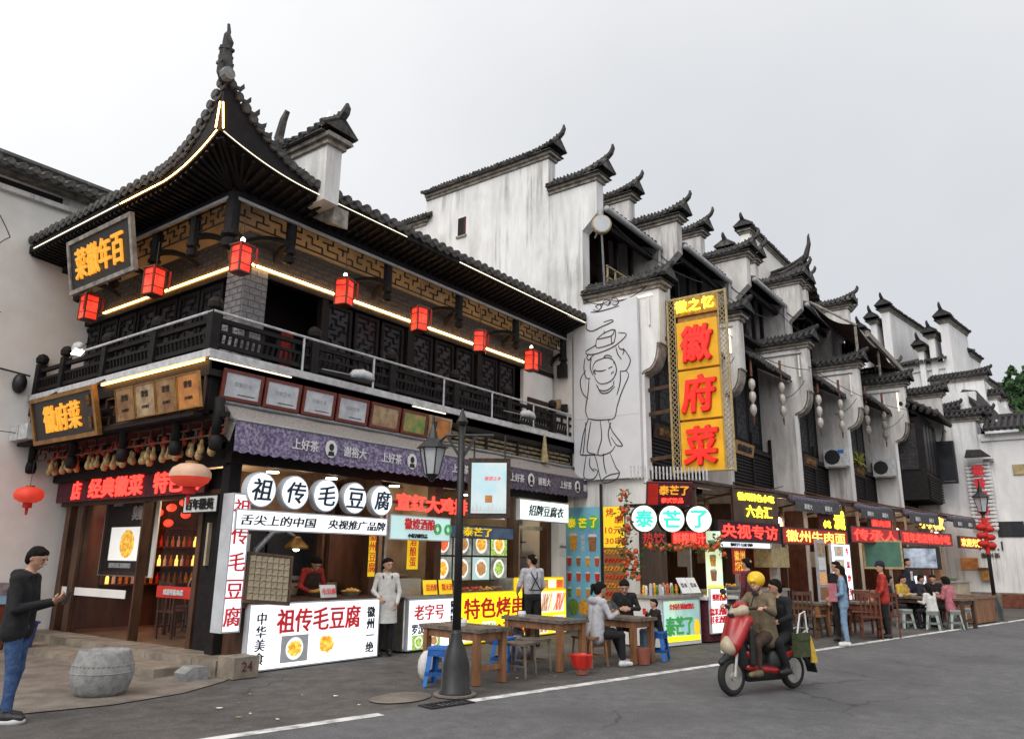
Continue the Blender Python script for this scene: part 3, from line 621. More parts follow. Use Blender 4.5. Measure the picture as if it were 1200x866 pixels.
# --- eave structure: beam, hanging posts, fretwork frieze, curved brackets, grey tube light
for a in ((-.56, .14, 7.2, 9.4, .26, 7.36), (-.56, .26, 7.2, -.44, 6.1, 7.36)): crb('eave_beam', M['wood'], *a)
crb('tube_batten', M['pipe'], -.5, .08, 7.14, 9.3, .13, 7.19); crb('tube_batten', M['pipe'], -.62, .2, 7.14, -.57, 4.6, 7.19)
hx = [.64, 2.95, 5.1, 7.2, 9.3]; hy = [1.28, 2.5, 3.9, 5.3]
hp = MB(); hp.tube([(0, 0, .55), (0, 0, 0)], .085, 10); hp.lathe((0, 0, 0), [(.03, -.24), (.09, -.21), (.1, -.12), (.06, -.08), (.11, -.05), (.11, 0), (.07, .02)], 10)
hpm = hp.mesh('hanging_post', M['wood'])
for p in [(-.5, .2)] + [(a, .2) for a in hx] + [(-.5, b) for b in hy]:
    o = link('hanging_post', hpm, CR); o.location = (p[0], p[1], 6.66)
    if p == (-.5, .2): o.location.z = 6.6; o.scale = (1.35, 1.35, 1.2)
ex = [-.5] + hx
for k, (a, b) in enumerate(zip(ex, ex[1:])):
    fretwork(MB(), (a + .09, .2, 6.84), FRONT, b - a - .18, .36, .12, .024, .02, k).build('frieze_lattice', M['wood'], CR, kind='stuff')
ey = [.2] + hy
for k, (a, b) in enumerate(zip(ey, ey[1:])):
    fretwork(MB(), (-.5, b - .09, 6.84), LEFT, b - a - .18, .36, .12, .024, .02, k + 2).build('frieze_lattice', M['wood'], CR, kind='stuff')
for a in hx: MB().tube(arc((a, .22, 6.78), (a - .05, .6, 6.5), (0, 0, .1)), [.05] * 9, 8).build('curved_bracket', M['wood'], CR)
for a in hx[:-1]: MB().tube(arc((a - .05, .2, 6.78), (a - .75, .52, 6.62), (0, 0, .10)), [.06 - .003 * i for i in range(9)], 8).build('curved_bracket', M['wood'], CR)
for b in hy: MB().tube(arc((-.5, b, 6.78), (.0, b - .55, 6.6), (0, 0, .12)), [.065 - .003 * i for i in range(9)], 8).build('curved_bracket', M['wood'], CR)
MB().tube([(-.5, .2, 6.7), (-.3, .4, 6.3), (-.42, .25, 6.15)], [.09, .07, .04], 8).build('carved_corner_bracket', M['goldm'], CR)
# --- roof
EZ = 7.50
def rise(s): t = max(0, 1 - s / 1.7); return .19 * t ** 2
def riset(s): t = max(0, 1 - s / 2.2); return .20 + rise(s) + .76 * t ** 2.4
def flare(s): t = max(0, 1 - s / 1.6); return .16 * t ** 2
EX, EY = -1.2, -.45
def front_edge(x, z='f', out=0):
    s = x - EX; return (x - flare(s) , EY - flare(s) - out, EZ + (rise(s) if z == 'f' else riset(s)))
def left_edge(y, z='f', out=0):
    s = y - EY; return (EX - flare(s) - out, y - flare(s), EZ - .08 * min(1, s / 1.5) + (rise(s) if z == 'f' else riset(s)))
XS = [EX + (9.42 - EX) * (i / 60) for i in range(61)]; YS = [EY + (YW - EY) * (i / 44) for i in range(45)]
mb = MB()
for A_, E_, ax in ((XS, front_edge, 0), (YS, left_edge, 1)):
    n = len(A_) - 1
    def low(u, v, A_=A_, E_=E_, n=n):
        i = min(n, round(u * n)); p = E_(A_[i]); q = E_(A_[i], 't'); return (p[0] + (q[0] - p[0]) * v, p[1] + (q[1] - p[1]) * v, p[2] + .02 + (q[2] - .07 - p[2]) * v)
    mb.sheet(low, n, 1)
mb.build('eave_fascia', M['wood'], CR)
mb = MB()
def soff(u, v): p = front_edge(XS[min(60, round(u * 60))]); q = (max(p[0], -.56), .16, 7.36); return tuple(p[k] + (q[k] - p[k]) * v for k in range(3))
def soff2(u, v): p = left_edge(YS[min(44, round(u * 44))]); q = (-.54, max(p[1], .16), 7.36); return tuple(p[k] + (q[k] - p[k]) * v for k in range(3))
mb.sheet(soff, 60, 2); mb.sheet(soff2, 44, 2); mb.build('soffit_board', M['wood'], CR)
for i in range(0, 61, 1):
    x = XS[i] + .06
    if x > 9.3: break
    p = front_edge(x); q = (max(p[0], -.45), .14, 7.335); o = MB().bar((p[0], p[1] + .03, p[2] - .03), q, .05, .05).build('rafter', M['wood'], CR)
for i in range(0, 45, 1):
    y = YS[i] + .08
    if y > 6.1: break
    p = left_edge(y); q = (-.52, max(p[1], .25), 7.335); o = MB().bar((p[0] + .03, p[1], p[2] - .03), q, .05, .05).build('rafter', M['wood'], CR)
PITCH = .36
def deck_f(x, d):                    # point d metres up the front slope
    s = x - EX; p = front_edge(x, 't'); blend = math.exp(-d / .9)
    zz = EZ + .2 + (riset(s) - .2) * blend + PITCH * d
    return (x - flare(s) * blend, EY - flare(s) * blend + d, zz)
def deck_l(y, d):
    s = y - EY; blend = math.exp(-d / .9)
    return (EX - flare(s) * blend + d, y - flare(s) * blend, EZ + .12 + (riset(s) - .12) * blend + PITCH * d + .0)
mb = MB(); mb.sheet(lambda u, v: tuple(np.array(deck_f(EX + 10.62 * u, max(.0, min(10.62 * u, 3.8)) * v)) - (0, 0, .05)), 50, 8)
mb.sheet(lambda u, v: tuple(np.array(deck_l(EY + 6.6 * u, max(.0, min(6.6 * u, 3.8)) * v)) - (0, 0, .05)), 32, 8); mb.build('roof_deck', M['tiled'], CR)
et = MB().mi(0); et.lathe((0, 0, 0), [(.0, -.05), (.07, -.05), (.082, -.035), (.085, .02), (.075, .12)], 10, 1)   # round end tile, faces -y
et.prism([(-.11, .02), (-.08, -.06), (0, -.10), (.08, -.06), (.11, .02), (0, -.03)], (.11, -.04, -.03), V3(1, 0, 0), V3(0, 0, 1), .03)
etm = et.mesh('eave_tile', M['tile'])
def tile_rows(edge_pos, deck, length, start, n, step, rz):
    pos = [start + .13 * q for q in range(14)]
    while pos[-1] < start + (n - 1) * step: pos.append(pos[-1] + step)
    for a in pos:
        L = min(a - (EX if rz == 0 else EY), 3.6)
        if L < .12: L = .12
        k = max(1, int(L / .22)); pts = []; rr = []
        for j in range(k + 1):
            p = deck(a, L * j / k); pts.append((p[0], p[1], p[2])); rr.append(.078)
            if j < k: q = deck(a, L * (j + .92) / k); pts.append((q[0], q[1], q[2] - .004)); rr.append(.062)
        MB().tube(pts, rr, 6).build('tile_row', M['tile'], CR)
        e = link('eave_tile', etm, CR); e.location = pts[0]; s = a - (EX if rz == 0 else EY)
        e.rotation_euler = (rs.uniform(-.12, .12), rs.uniform(-.15, .15) - (.45 * max(0, 1 - s / 2) if rz == 0 else -.45 * max(0, 1 - s / 2)), rz); q = rs.uniform(.92, 1.12); e.scale = (q, 1, q)
tile_rows(None, deck_f, 0, EX + .10, 46, .228, 0)
tile_rows(None, deck_l, 0, EY + .10, 29, .226, -PI / 2)
# hip ridge sweeping up to the corner finial
hipp = [(2.4 - t * 3.75, 3.15 - t * 3.75) for t in [i / 16 for i in range(17)]]
def hz(x):
    d = x - EX; return EZ + .26 + PITCH * max(d, 0) + (.80 * math.exp(-max(d, 0) / .55))
hp_pts = [(x, y, hz(x) + .06) for x, y in hipp]
tip = [(-1.42, -.67, 8.62), (-1.46, -.71, 8.80), (-1.49, -.74, 9.0)]
MB().tube(hp_pts + tip, [.13] * 14 + [.13, .125, .12, .12, .10, .075], 8).build('hip_ridge', M['tile'], CR)
cap0 = thing
def ridge_tile(p, q, r):
    MB().tube([p, q], [r, r * .9], 8).build('ridge_tile', M['tile'], CR)
for i in range(3, 17):
    p = np.array(hp_pts[i]); ridge_tile(p + (0, 0, .1), p + (-.06, -.06, .16), .07)
fx, fy = -1.44, -.69
mb = MB(); mb.lathe((fx + .02, fy - .02, 8.56), [(.10, -.1), (.10, .02)], 10, 1); mb.build('end_disc', M['stone'], CR)
for z0, r in ((8.72, .10), (8.84, .085), (8.97, .09)): MB().box(fx - r, fy - r * .8, z0, fx + r, fy + r * .8, z0 + .045).build('finial_tile', M['tile'], CR)
for k in range(6): MB().bar((fx - .02 * k, fy - .02 * k, 8.60 + k * .07), (fx + .3 - .045 * k, fy + .3 - .045 * k, 8.62 + k * .07), .13, .04).build('upturned_tile', M['tile'], CR)
MB().tube([(fx, fy, 9.0), (fx + .01, fy, 9.12), (fx - .03, fy - .02, 9.22), (fx, fy - .01, 9.30), (fx - .02, fy - .01, 9.42)], [.07, .085, .05, .03, .022], 8).build('finial', M['tile'], CR)
# strips of light along the eave
def strip(fn, A_, m, r=.013):
    MB().tube([fn(a) for a in A_], r, 5).build('light_strip', m, CR)
fo = lambda x: (lambda p: (p[0], p[1] - .03, p[2] + .03))(front_edge(x)); lo_ = lambda y: (lambda p: (p[0] - .03, p[1], p[2] + .03))(left_edge(y))
strip(fo, [EX + .05 + .1 * i for i in range(40)], M['coolled'], .008); strip(fo, [4.3 + .5 * i for i in range(11)], M['coolled'], .011)
strip(lo_, [EY + .03 + .1 * i for i in range(30)], M['yled'], .009); strip(lo_, [2.55 + .3 * i for i in range(12)], M['coolled'], .010)
for q in ((-.045, .03), (.03, -.045)):
    MB().tube([(-1.36 + q[0], -.61 + q[1], 7.74), (-1.40 + q[0] * .4, -.65 + q[1] * .4, 8.14)], .012, 5).build('light_strip', M['yled'], CR)

# ---------------------------------------------------------------- tile cap (horse-head wall coping) along y
def coping(parent, x0, x1, y0, y1, z, up=.42, back=False, ov=.28, h=.30, dens=True, tilem=None, horn=1.0):
    """moulded plaster coping with tile courses on a wall x0..x1 from front y0 to rear y1, wall top z; front tip curls up"""
    xm = (x0 + x1) / 2; hw = (x1 - x0) / 2; tm = tilem or M['tile']
    def zc(t): s = max(0, 1 - t / 1.1); return up * .55 * s ** 2
    L = y1 - y0 + ov; n = max(4, int(L / .25)); ys = [y0 - ov + L * i / n for i in range(n + 1)]
    mb = MB(); mb.box(x0 - .05, y0 - .06, z - .12, x1 + .05, y1, z - .03); mb.box(x0 - .11, y0 - .14, z - .03, x1 + .11, y1, z + .05); mb.build('coping_moulding', M['mould'], parent)
    mb = MB()
    def sl(sgn):
        def f(u, v):
            y = ys[round(u * n)]; t = y - (y0 - ov); return (xm + sgn * (hw + .19) * (1 - v), y, z + .06 + zc(t) * (.6 + .4 * v) + (.19) * v)
        return f
    mb.sheet(sl(-1), n, 1); mb.sheet(sl(1), n, 1)
    mb.add([(xm - hw - .19, y0 - ov, z + .06 + zc(0) * .6), (xm + hw + .19, y0 - ov, z + .06 + zc(0) * .6), (xm, y0 - ov, z + .25 + zc(0))], [(0, 1, 2)])
    mb.box(x0 - .2, y0 - ov + .1, z + .05, x1 + .2, y1, z + .07)
    k = int(L / .19)
    for i in range(k + 1):
        y = y0 - ov + .05 + i * .19; t = y - (y0 - ov); zz = zc(t)
        for sg in (-1, 1):
            a = (xm + sg * (hw + .22 + rs.uniform(-.02, .02)), y + rs.uniform(-.02, .02), z + .09 + zz * .6 + rs.uniform(-.02, .015)); b = (xm + sg * .04, y, z + .29 + zz)
            mb.tube([a, b], [.062, .052], 6)
    mb.build('coping_tiles', tm, parent, kind='stuff')
    mb = MB(); P = []; rr = []
    for i in range(n + 1):
        y = ys[i]; t = y - (y0 - ov); P.append((xm, y, z + .33 + zc(t) * 1.05 + .014 * math.sin(y * 2.3 + x0))); rr.append(.085)
    p0 = P[0]; hn = horn * rs.uniform(.62, .92)
    P = [(xm, p0[1] - .16 * hn, p0[2] + .36 * hn), (xm, p0[1] - .17 * hn, p0[2] + .22 * hn), (xm, p0[1] - .10 * hn, p0[2] + .08 * hn)] + P; rr = [.03, .065, .08] + rr
    mb.tube(P, rr, 6)
    for i in range(int(L / .12)):
        y = y0 - ov + .1 + i * .12; t = y - (y0 - ov); mb.bar((xm, y, z + .32 + zc(t)), (xm, y - .03 + rs.uniform(-.02, .02), z + .44 + zc(t) * 1.05 + rs.uniform(-.02, .01)), .11, .035, (0, 1, 0))
    mb.build('coping_ridge', tm, parent)
# white pillar wall that pierces the restaurant roof near the corner
box('pierced_wall', M['plaster'], CR, .63, -.6, 7.42, .95, 1.0, 8.50)
coping(CR, .63, .95, -.6, 1.0, 8.56, up=.22, h=.2, ov=.16, horn=.75)
MB().prism([(0, 0), (.62, .28), (.62, .34), (.0, .34)], (.95, -.5, 7.12), V3(0, 1, 0), V3(0, 0, 1), -.32).build('corbel', M['mould'], CR)
MB().tube([(.79, .9, 8.95), (.79, 1.05, 9.2), (.79, .95, 9.55), (.79, .85, 9.7)], [.1, .09, .07, .05], 8).build('finial', M['tile'], CR)
MB().tube(arc((.5, -.3, 8.62), (.5, -.75, 8.95), (0, -.1, 0)), .012, 5).build('light_strip', M['coolled'], CR)
# ================================================================ things on and around the corner restaurant
# --- hanging square lanterns
def lantern(loc, label, s=1.0, rz=0, lit=True, drop=.5):
    t = thing('square_lantern', label, 'lantern', loc, rz, 'square red lanterns hung under the restaurant eave')
    w = .10 * s; h = .195 * s
    MB().tube([(0, 0, h + .06), (0, 0, h + drop)], .008, 4).build('hanging_cord', M['blackm'], t)
    c = MB(); c.box(-w - .03, -w - .03, h, w + .03, w + .03, h + .025); c.box(-w * .6, -w * .6, h + .025, w * .6, w * .6, h + .07); c.build('roof_cap', M['woodr'], t)
    for a, b in ((-w, -w), (w, -w), (w, w), (-w, w)): MB().box(a - .013, b - .013, -h, a + .013, b + .013, h).build('corner_bar', M['woodr'], t)
    for fr, c_ in ((FRONT, (0, -w, 0)), (LEFT, (-w, 0, 0)), ((V3(-1, 0, 0), V3(0, 0, 1)), (0, w, 0)), ((V3(0, 1, 0), V3(0, 0, 1)), (w, 0, 0))):
        panel(MB(), c_, fr, 2 * w - .02, 2 * h - .02, .004).build('silk_panel', M['lantern'], t)
    for z in (-.45 * h, .5 * h): frame(MB(), (0, 0, z), (V3(1, 0, 0), V3(0, 1, 0)), 2 * w + .02, 2 * w + .02, .012, .012, .006).build('cross_bar', M['woodr'], t)
    MB().box(-w - .01, -w - .01, -h - .02, w + .01, w + .01, -h).build('base_frame', M['woodr'], t)
    if lit: MB().ball((0, 0, h + .11), (.035, .035, .045)).build('bulb', M['bulb'], t)
    for a, b in ((-w - .05, -w - .05), (w + .05, -w - .05)): MB().tube([(a, b, h), (a, b, h - .05), (a, b, -.1)], [.01, .018, .014], 5).build('tassel', M['tassel'], t)
    return t
lan = [((-.85, 3.95, 5.95), 'square red lantern furthest from the corner on the side eave, near the white wall', 1.12),
       ((-.87, 1.68, 5.96), 'square red lantern beside the upper gilded plaque, in front of the side frieze', 1.12),
       ((-.62, -.35, 5.97), 'bright square lantern hanging from the corner bracket before the grey brick pier', 1.05),
       ((1.62, -.12, 6.14), 'square lantern with glaring bulb in front of the dark gallery doorway', 1.15),
       ((3.55, -.12, 6.15), 'fully red square lantern in the middle of the front gallery', 1.15),
       ((5.45, -.12, 6.15), 'narrow turned red lantern second from the right end of the gallery', 1.1),
       ((7.4, -.12, 6.15), 'brightly lit pale-topped lantern at the right end of the gallery, by the notice board', 1.15)]
for i, (l, lb, s) in enumerate(lan): lantern(l, lb, s, [0, .2, .1, .3, -.2, .5, .1][i], i in (2, 3, 6), .55 if i > 2 else .5)
# --- round lanterns
def round_lantern(loc, label, s=1.0, faded=True):
    t = thing('round_lantern', label, 'lantern', loc, 0, 'round pleated lanterns by the restaurant door')
    N = 28; prof = [(-.17, .07), (-.155, .16), (-.10, .25), (-.03, .285), (.03, .285), (.10, .25), (.155, .16), (.17, .07)]
    mb = MB(); vs = []; fs = []
    for z, r in prof:
        for j in range(N * 2):
            a = PI * j / N; q = r * s * (1.0 if j % 2 else .955); vs.append((q * math.cos(a), q * math.sin(a), z * s))
    k = len(prof); n = 2 * N
    top = [(i * n + j, i * n + (j + 1) % n, (i + 1) * n + (j + 1) % n, (i + 1) * n + j) for i in range(k - 1) for j in range(n)]
    mb.add(vs, top[:3 * n] if faded else top); 
    mb.build('pleated_globe', M['lanternp'], t, smooth=True)
    if faded:
        m2 = MB(); m2.add(vs, top[3 * n:]); m2.build('faded_upper_globe', M['lanternw'], t, smooth=True)
    MB().lathe((0, 0, 0), [(.09 * s, .165 * s), (.09 * s, .20 * s)], 12).build('top_ring', M['goldm'], t)
    MB().lathe((0, 0, 0), [(.09 * s, -.165 * s), (.09 * s, -.27 * s)], 12).build('bottom_collar', M['tassel'], t)
    MB().tube([(0, 0, -.27 * s), (0, 0, -.42 * s)], [.03, .022], 8).build('tassel', M['tassel'], t)
    MB().tube([(0, 0, .2 * s), (0, 0, .2 * s + .45)], .006, 4).build('cord', M['blackm'], t)
    return t
round_lantern((-.75, .15, 2.72), 'large round pleated lantern, cream above and red below, before the restaurant door', 1.0)
round_lantern((-.85, 5.2, 2.63), 'smaller red round pleated lantern hanging before the white wall left of the door', .85, False)
# --- gilded plaques
def tilt(fr, a): return (fr[0], fr[1] * math.cos(a) + np.cross(fr[0], fr[1]) * math.sin(a))
def plaque(name, label, c, fr, w, h, body, fit, extra=(), glow='gold', fm='goldm'):
    t = thing(name, label, 'plaque', on(c, fr, 0, -h / 2), 0, None, True)
    panel(MB(), c, fr, w - .1, h - .1, .05).build('black_board', M['blackm'], t)
    frame(MB(), c, fr, w, h, .075, .08, .03).build('frame', M[fm], t)
    text(body, on(c, fr, 0, 0), h * .56, fr, M[glow], t, bold=.012, depth=.035, fit=fit)
    for x in extra: text(x[0], on(c, fr, x[1], x[2]), x[3], fr, M['goldm'], t, lines=1) if 0 else text(x[0], on(c, fr, x[1], x[2]), x[3], fr, M['goldm'], t)
    return t
plaque('name_plaque', 'black plaque with glowing gilded characters hung under the side eave', (-1.1, 3.25, 6.72), tilt(LEFT, .2), 2.3, 1.0, '菜徽年百', 1.7, fm='mould')
t = plaque('name_plaque', 'wide gilt-framed black plaque with three gilded characters over the side entrance', (-1.0, 3.95, 3.92), tilt(LEFT, .25), 2.4, .84, '徽府菜', 1.35, (('徽\n州', .98, .18, .2), ('百\n年', .98, -.2, .2)), fm='goldm')
for q in (-.9, .9): MB().bar(on((-1.0, 3.95, 3.92), LEFT, q, .42), on((-.8, 3.95, 4.5), LEFT, q, 0), .03, .03).build('hanger', M['blackm'], t)
for q, nm in ((1.95, 'brass'), (1.34, 'cert'), (.74, 'brass'), (.14, 'certo')):
    c = (-.94, q, 3.93); fr = tilt(LEFT, .2)
    t = thing('award_plate', {1.95: 'leftmost brass award plate, next to the wide gilt plaque', 1.34: 'pale award plate with dark emblem, second from the wide gilt plaque', .74: 'brass award plate with red stain, third from the wide gilt plaque', .14: 'orange-brown award plate nearest the building corner'}[q], 'award plate', on(c, fr, 0, -.26), 0, 'award plates over the side entrance', True)
    panel(MB(), c, fr, .56, .50, .03).build('plate', M['brass' if nm == 'brass' else ('certb' if nm == 'cert' else 'certo')], t); frame(MB(), c, fr, .585, .525, .02, .04, .01).build('frame', M['goldm'], t)
    text('百年徽菜', on(c, fr, 0, -.1), .05, fr, M['ink'], t, bold=.01, depth=.004); text('荣誉', on(c, fr, 0, .1), .10, fr, M['ink'], t, bold=.01, depth=.004)
# pale boxes and floodlights on the balcony
t = thing('signal_box', 'two pale grey boxes on the sill at the far left end of the side balcony', 'box', (-.9, 5.7, 3.64), 0, None, True)
MB().box(-1.0, 5.35, 3.66, -.8, 5.72, 3.95).build('case', M['white_rail'], t); MB().box(-1.0, 5.76, 3.66, -.8, 6.1, 3.95).build('case', M['white_rail'], t)
def flood(loc, aim, label, lit=False):
    t = thing('floodlight', label, 'floodlight', loc, aim, 'street floodlights fixed to the balcony')
    MB().tube([(-.55, 0, .03), (0, 0, .02)], .012, 5).build('arm', M['metal'], t)
    mb = MB(); mb.tube([(0, 0, .02), (.06, 0, .05), (.22, 0, .07), (.38, 0, .05), (.46, 0, .01)], [.035, .075, .09, .075, .03], 10); mb.build('housing', M['white_rail'], t, smooth=True)
    MB().box(.07, -.075, -.045, .42, .075, -.03).build('glass', M['bulbw'] if lit else M['glassd'], t)
    return t
flood((-1.05, 3.75, 5.02), R_(-105), 'lit white floodlight on the side balcony rail', True)
flood((1.75, -.28, 4.63), R_(-12), 'unlit grey floodlight in front of the middle of the gallery')
flood((6.75, -.30, 4.72), R_(-8), 'unlit white floodlight near the right end of the gallery')
t = thing('security_camera', 'dark camera and bracket sticking out at the far left end of the balcony', 'camera', (-1.0, 6.0, 4.9), 0, None, True)
MB().bar((-.85, 6.02, 4.95), (-1.75, 6.1, 5.05), .03, .03).build('arm', M['blackm'], t); MB().ball((-1.0, 6.05, 4.78), (.13, .13, .2), 10, 8).build('housing', M['blackm'], t, smooth=True)
MB().box(-1.9, 6.05, 4.72, -1.65, 6.15, 4.82).build('bracket', M['blackm'], t)
# --- framed certificates above the awning
cx = [(-.53, .17, 'cert'), (.21, .90, 'cert'), (.95, 1.63, 'cert'), (1.68, 2.40, 'cert'), (2.46, 3.20, 'certb'), (3.26, 3.95, 'certg'), (4.0, 4.66, 'certo')]
nmz = ['leftmost red-framed white certificate, at the building corner', 'second red-framed white certificate from the corner', 'third red-framed white certificate, over the middle of the awning',
       'fourth framed certificate, with brown smudges', 'fifth framed certificate, brownish and plain', 'framed brown picture with a green plant', 'unframed orange certificate at the right end of the row']
for (a, b, m_), lb in zip(cx, nmz):
    z0, z1 = 3.87, 4.33; c = ((a + b) / 2, -.06, (z0 + z1) / 2); fr = tilt(FRONT, .12)
    t = thing('framed_certificate', lb, 'certificate', (c[0], c[1], z0), 0, 'framed certificates over the awning', True)
    frame(MB(), c, fr, b - a, z1 - z0, .05, .04, .012).build('frame', M['redframe'] if m_ != 'certo' else M['certb'], t); panel(MB(), c, fr, b - a - .1, z1 - z0 - .1, .02).build('sheet', M[m_], t)
    if m_ == 'cert': text('荣誉证书', on(c, fr, 0, .03), .07, fr, MATS['certificate_under_glass'] if 0 else M['boxside'], t, depth=.004); panel(MB(), on(c, fr, .08, -.13), fr, .3, .012, .003, .004).build('rule', M['ink'], t)
# --- awning with printed valance
aw = thing('shop_awning', 'long grey sloping awning with scalloped purple valance across the restaurant front', 'awning', (4.6, 0, 3.0), 0, None, True)
AX0, AX1 = -.42, 9.62
def awf(u, v): return (AX0 + (AX1 - AX0) * u, .02 - .36 * v, 3.82 - .30 * v - .05 * math.sin(PI * v) + .012 * math.sin(u * 60))
mb = MB(); mb.sheet(awf, 60, 5); mb.sheet(lambda u, v: (lambda p: (p[0], p[1], p[2] - .012))(awf(1 - u, v)), 60, 5); mb.build('awning_cloth', M['awning'], aw, smooth=True)
def val(u0, u1, m, nm):
    mb = MB(); n = int((u1 - u0) * (AX1 - AX0) / .03); vs = []
    for i in range(n + 1):
        u = u0 + (u1 - u0) * i / n; x = AX0 + (AX1 - AX0) * u; zb = 3.09 - .035 * abs(math.sin(PI * x / .19)); yy = -.345 + .012 * math.sin(x * 9)
        vs += [(x, -.345, 3.52), (x, yy, 3.3), (x, yy - .01, zb)]
    mb.add(vs, [(3 * i + j, 3 * i + j + 1, 3 * i + j + 4, 3 * i + j + 3) for i in range(n) for j in range(2)]); return mb.build(nm, m, aw)
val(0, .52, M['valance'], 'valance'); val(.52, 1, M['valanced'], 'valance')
for x in (.35, 2.25, 4.15, 6.05, 8.0):
    for bt, dx in (('上好茶', -.52), ('谢裕大', .52)): text(bt, (x + 1.0 + dx, -.375, 3.31), .17, FRONT, M['letterw'], aw, bold=.02, depth=.006, fit=.5)
    mb = MB(); N = 16; mb.prism([(.12 * math.cos(2 * PI * i / N), .145 * math.sin(2 * PI * i / N)) for i in range(N)], (x + 1.0, -.385, 3.31), *FRONT, .01)
    mb.mi(1).prism([(.05 * math.cos(2 * PI * i / N), .06 * math.sin(2 * PI * i / N) + .03) for i in range(N)], (x + 1.0, -.39, 3.31), *FRONT, .004)
    mb.prism([(-.07, -.11), (.07, -.11), (.05, -.04), (-.05, -.04)], (x + 1.0, -.39, 3.31), *FRONT, .004); mb.build('roundel', [M['letterw'], M['ink']], aw)
MB().tube([(AX0, -.34, 3.535), (AX1, -.34, 3.535)], .022, 6).build('front_bar', M['metal'], aw); MB().tube([(AX0, .0, 3.84), (AX1, .0, 3.84)], .03, 8).build('roller', M['metal'], aw)
for a in (AX0, AX1): MB().bar((a, .03, 3.6), (a, -.34, 3.53), .03, .03).build('arm', M['metal'], aw)
MB().add([(AX0, -.02, 3.8), (AX0, -.34, 3.5), (AX0, -.22, 3.22), (AX0, -.05, 3.35)], [(0, 1, 2, 3)]).build('end_flap', M['awning'], aw)
o = MB().lathe((8.05, -.06, 3.82), [(.10, 0), (.07, .25), (.025, .68)], 8).build('folded_parasol', M['cane']); tag(o, 'closed beige parasol propped upright on the right part of the awning', 'parasol')

# --- signs of the street stalls
lightbox('vertical_lightbox', 'tall narrow white lightbox with red characters at the building corner', 'lightbox', (-.16, -.30, 1.52), FRONT, .30, 1.93, .26, M['lbox'], group=None,
         texts=[(c, 0, .75 - i * .375, .26, M['inkr'], dict(bold=.008)) for i, c in enumerate('祖传毛豆腐')])
for i, c in enumerate('祖传毛豆腐'):
    x = .12 + i * .615
    t = thing('round_lightbox', ['leftmost round lightbox, above the tall corner lightbox', 'second round lightbox from the corner', 'middle one of the five round lightboxes', 'fourth round lightbox from the corner', 'rightmost of the five round lightboxes'][i], 'lightbox', (x, -.34, 2.3), 0, 'round white lightboxes over the tofu stall', True)
    MB().lathe((x, -.34, 2.56), [(.255, -.0), (.265, .01), (.265, .12), (.24, .13)], 32, 1).build('casing', M['boxside'], t)
    MB().lathe((x, -.346, 2.56), [(.24, 0), (.245, .01)], 32, 1).build('face_panel', M['lboxb'], t)
    text(c, (x, -.352, 2.56), .32, FRONT, M['letterk'], t, bold=.014, slant=.14, sx=1.05)
lightbox('banner_lightbox', 'long white lightbox strip with brush script under the five round lightboxes', 'lightbox', (1.24, -.33, 2.115), FRONT, 3.02, .30, .10, M['lbox'],
         texts=[('舌尖上的中国', -.75, 0, .15, M['ink'], dict(slant=.2, fit=1.35)), ('央视推广品牌', .82, 0, .15, M['ink'], dict(slant=.2, fit=1.25))])
# tofu stall
ts = thing('tofu_stall', 'white fronted tofu stall with brown counter under the round lightboxes', 'stall', (1.4, .1, 0), 0, None, True)
box('cabinet', M['woodb'], ts, .1, -.24, .02, 2.6, .45, .88); box('countertop', M['woodb'], ts, .0, -.34, .93, 2.75, .5, .97); box('splash_board', M['woodr'], ts, .0, -.30, .88, .1, .45, 1.2)
for i in range(4): box('kick_board', M['woodr'], ts, -.1 + .6 * i, -.25, .0, .44 + .6 * i, -.2, .1)
lightbox('front_lightbox', 'big bright lightbox with red title and two food pictures on the tofu stall', 'lightbox', (1.36, -.36, .47), FRONT, 2.56, .93, .1, M['lbox'],
         texts=[('祖传毛豆腐', .02, .2, .34, M['inkr'], dict(bold=.018, fit=1.62)), ('中\n华\n美\n食', -1.06, -.02, .72, M['ink'], dict(bold=0)), ('徽\n州\n一\n绝', 1.08, -.02, .72, M['ink'], dict(bold=0))])
LB_ = bpy.data.objects['front_lightbox']
picture(LB_, (.92, -.362, .27), FRONT, .5, .38, M['boxside'], M['platew'], M['foodl_y'], 1, .008); picture(LB_, (1.52, -.362, .29), FRONT, .54, .42, M['platew'], M['platew'], M['foodl_y'], 2, .008); panel(MB(), (2.14, -.362, .27), FRONT, .5, .3, .003, .008).build('blank_panel', M['platew'], LB_)
t = thing('drying_tray', 'wooden tray of white tofu squares leaning at the left end of the stall', 'tray', (.28, -.25, .95), 0, None, True)
trf = tilt((V3(.92, -.2, -.08) / np.linalg.norm(V3(.92, -.2, -.08)), V3(.08, .0, 1.0)), -.15)
cT = V3(.36, -.36, 1.28); frame(MB(), cT, trf, .72, .72, .035, .05, .02).build('rim', M['woodb'], t); panel(MB(), cT, trf, .66, .66, .02).build('slatted_base', M['khaki'], t)
pc = MB().box(-.04, -.008, -.04, .04, .008, .04).mesh('tofu_piece', mat('furred_tofu', (.42, .36, .26), (.26, .21, .14), 14, .9, bump=.6))
for i in range(7):
    for j in range(7):
        o = link('tofu_piece', pc, t); o.location = Vector(on(cT, trf, -.27 + i * .09, -.27 + j * .09, .01)) - t.location; o.rotation_euler = (rs.uniform(-.1, .1), rs.uniform(-.15, .15), -.2)
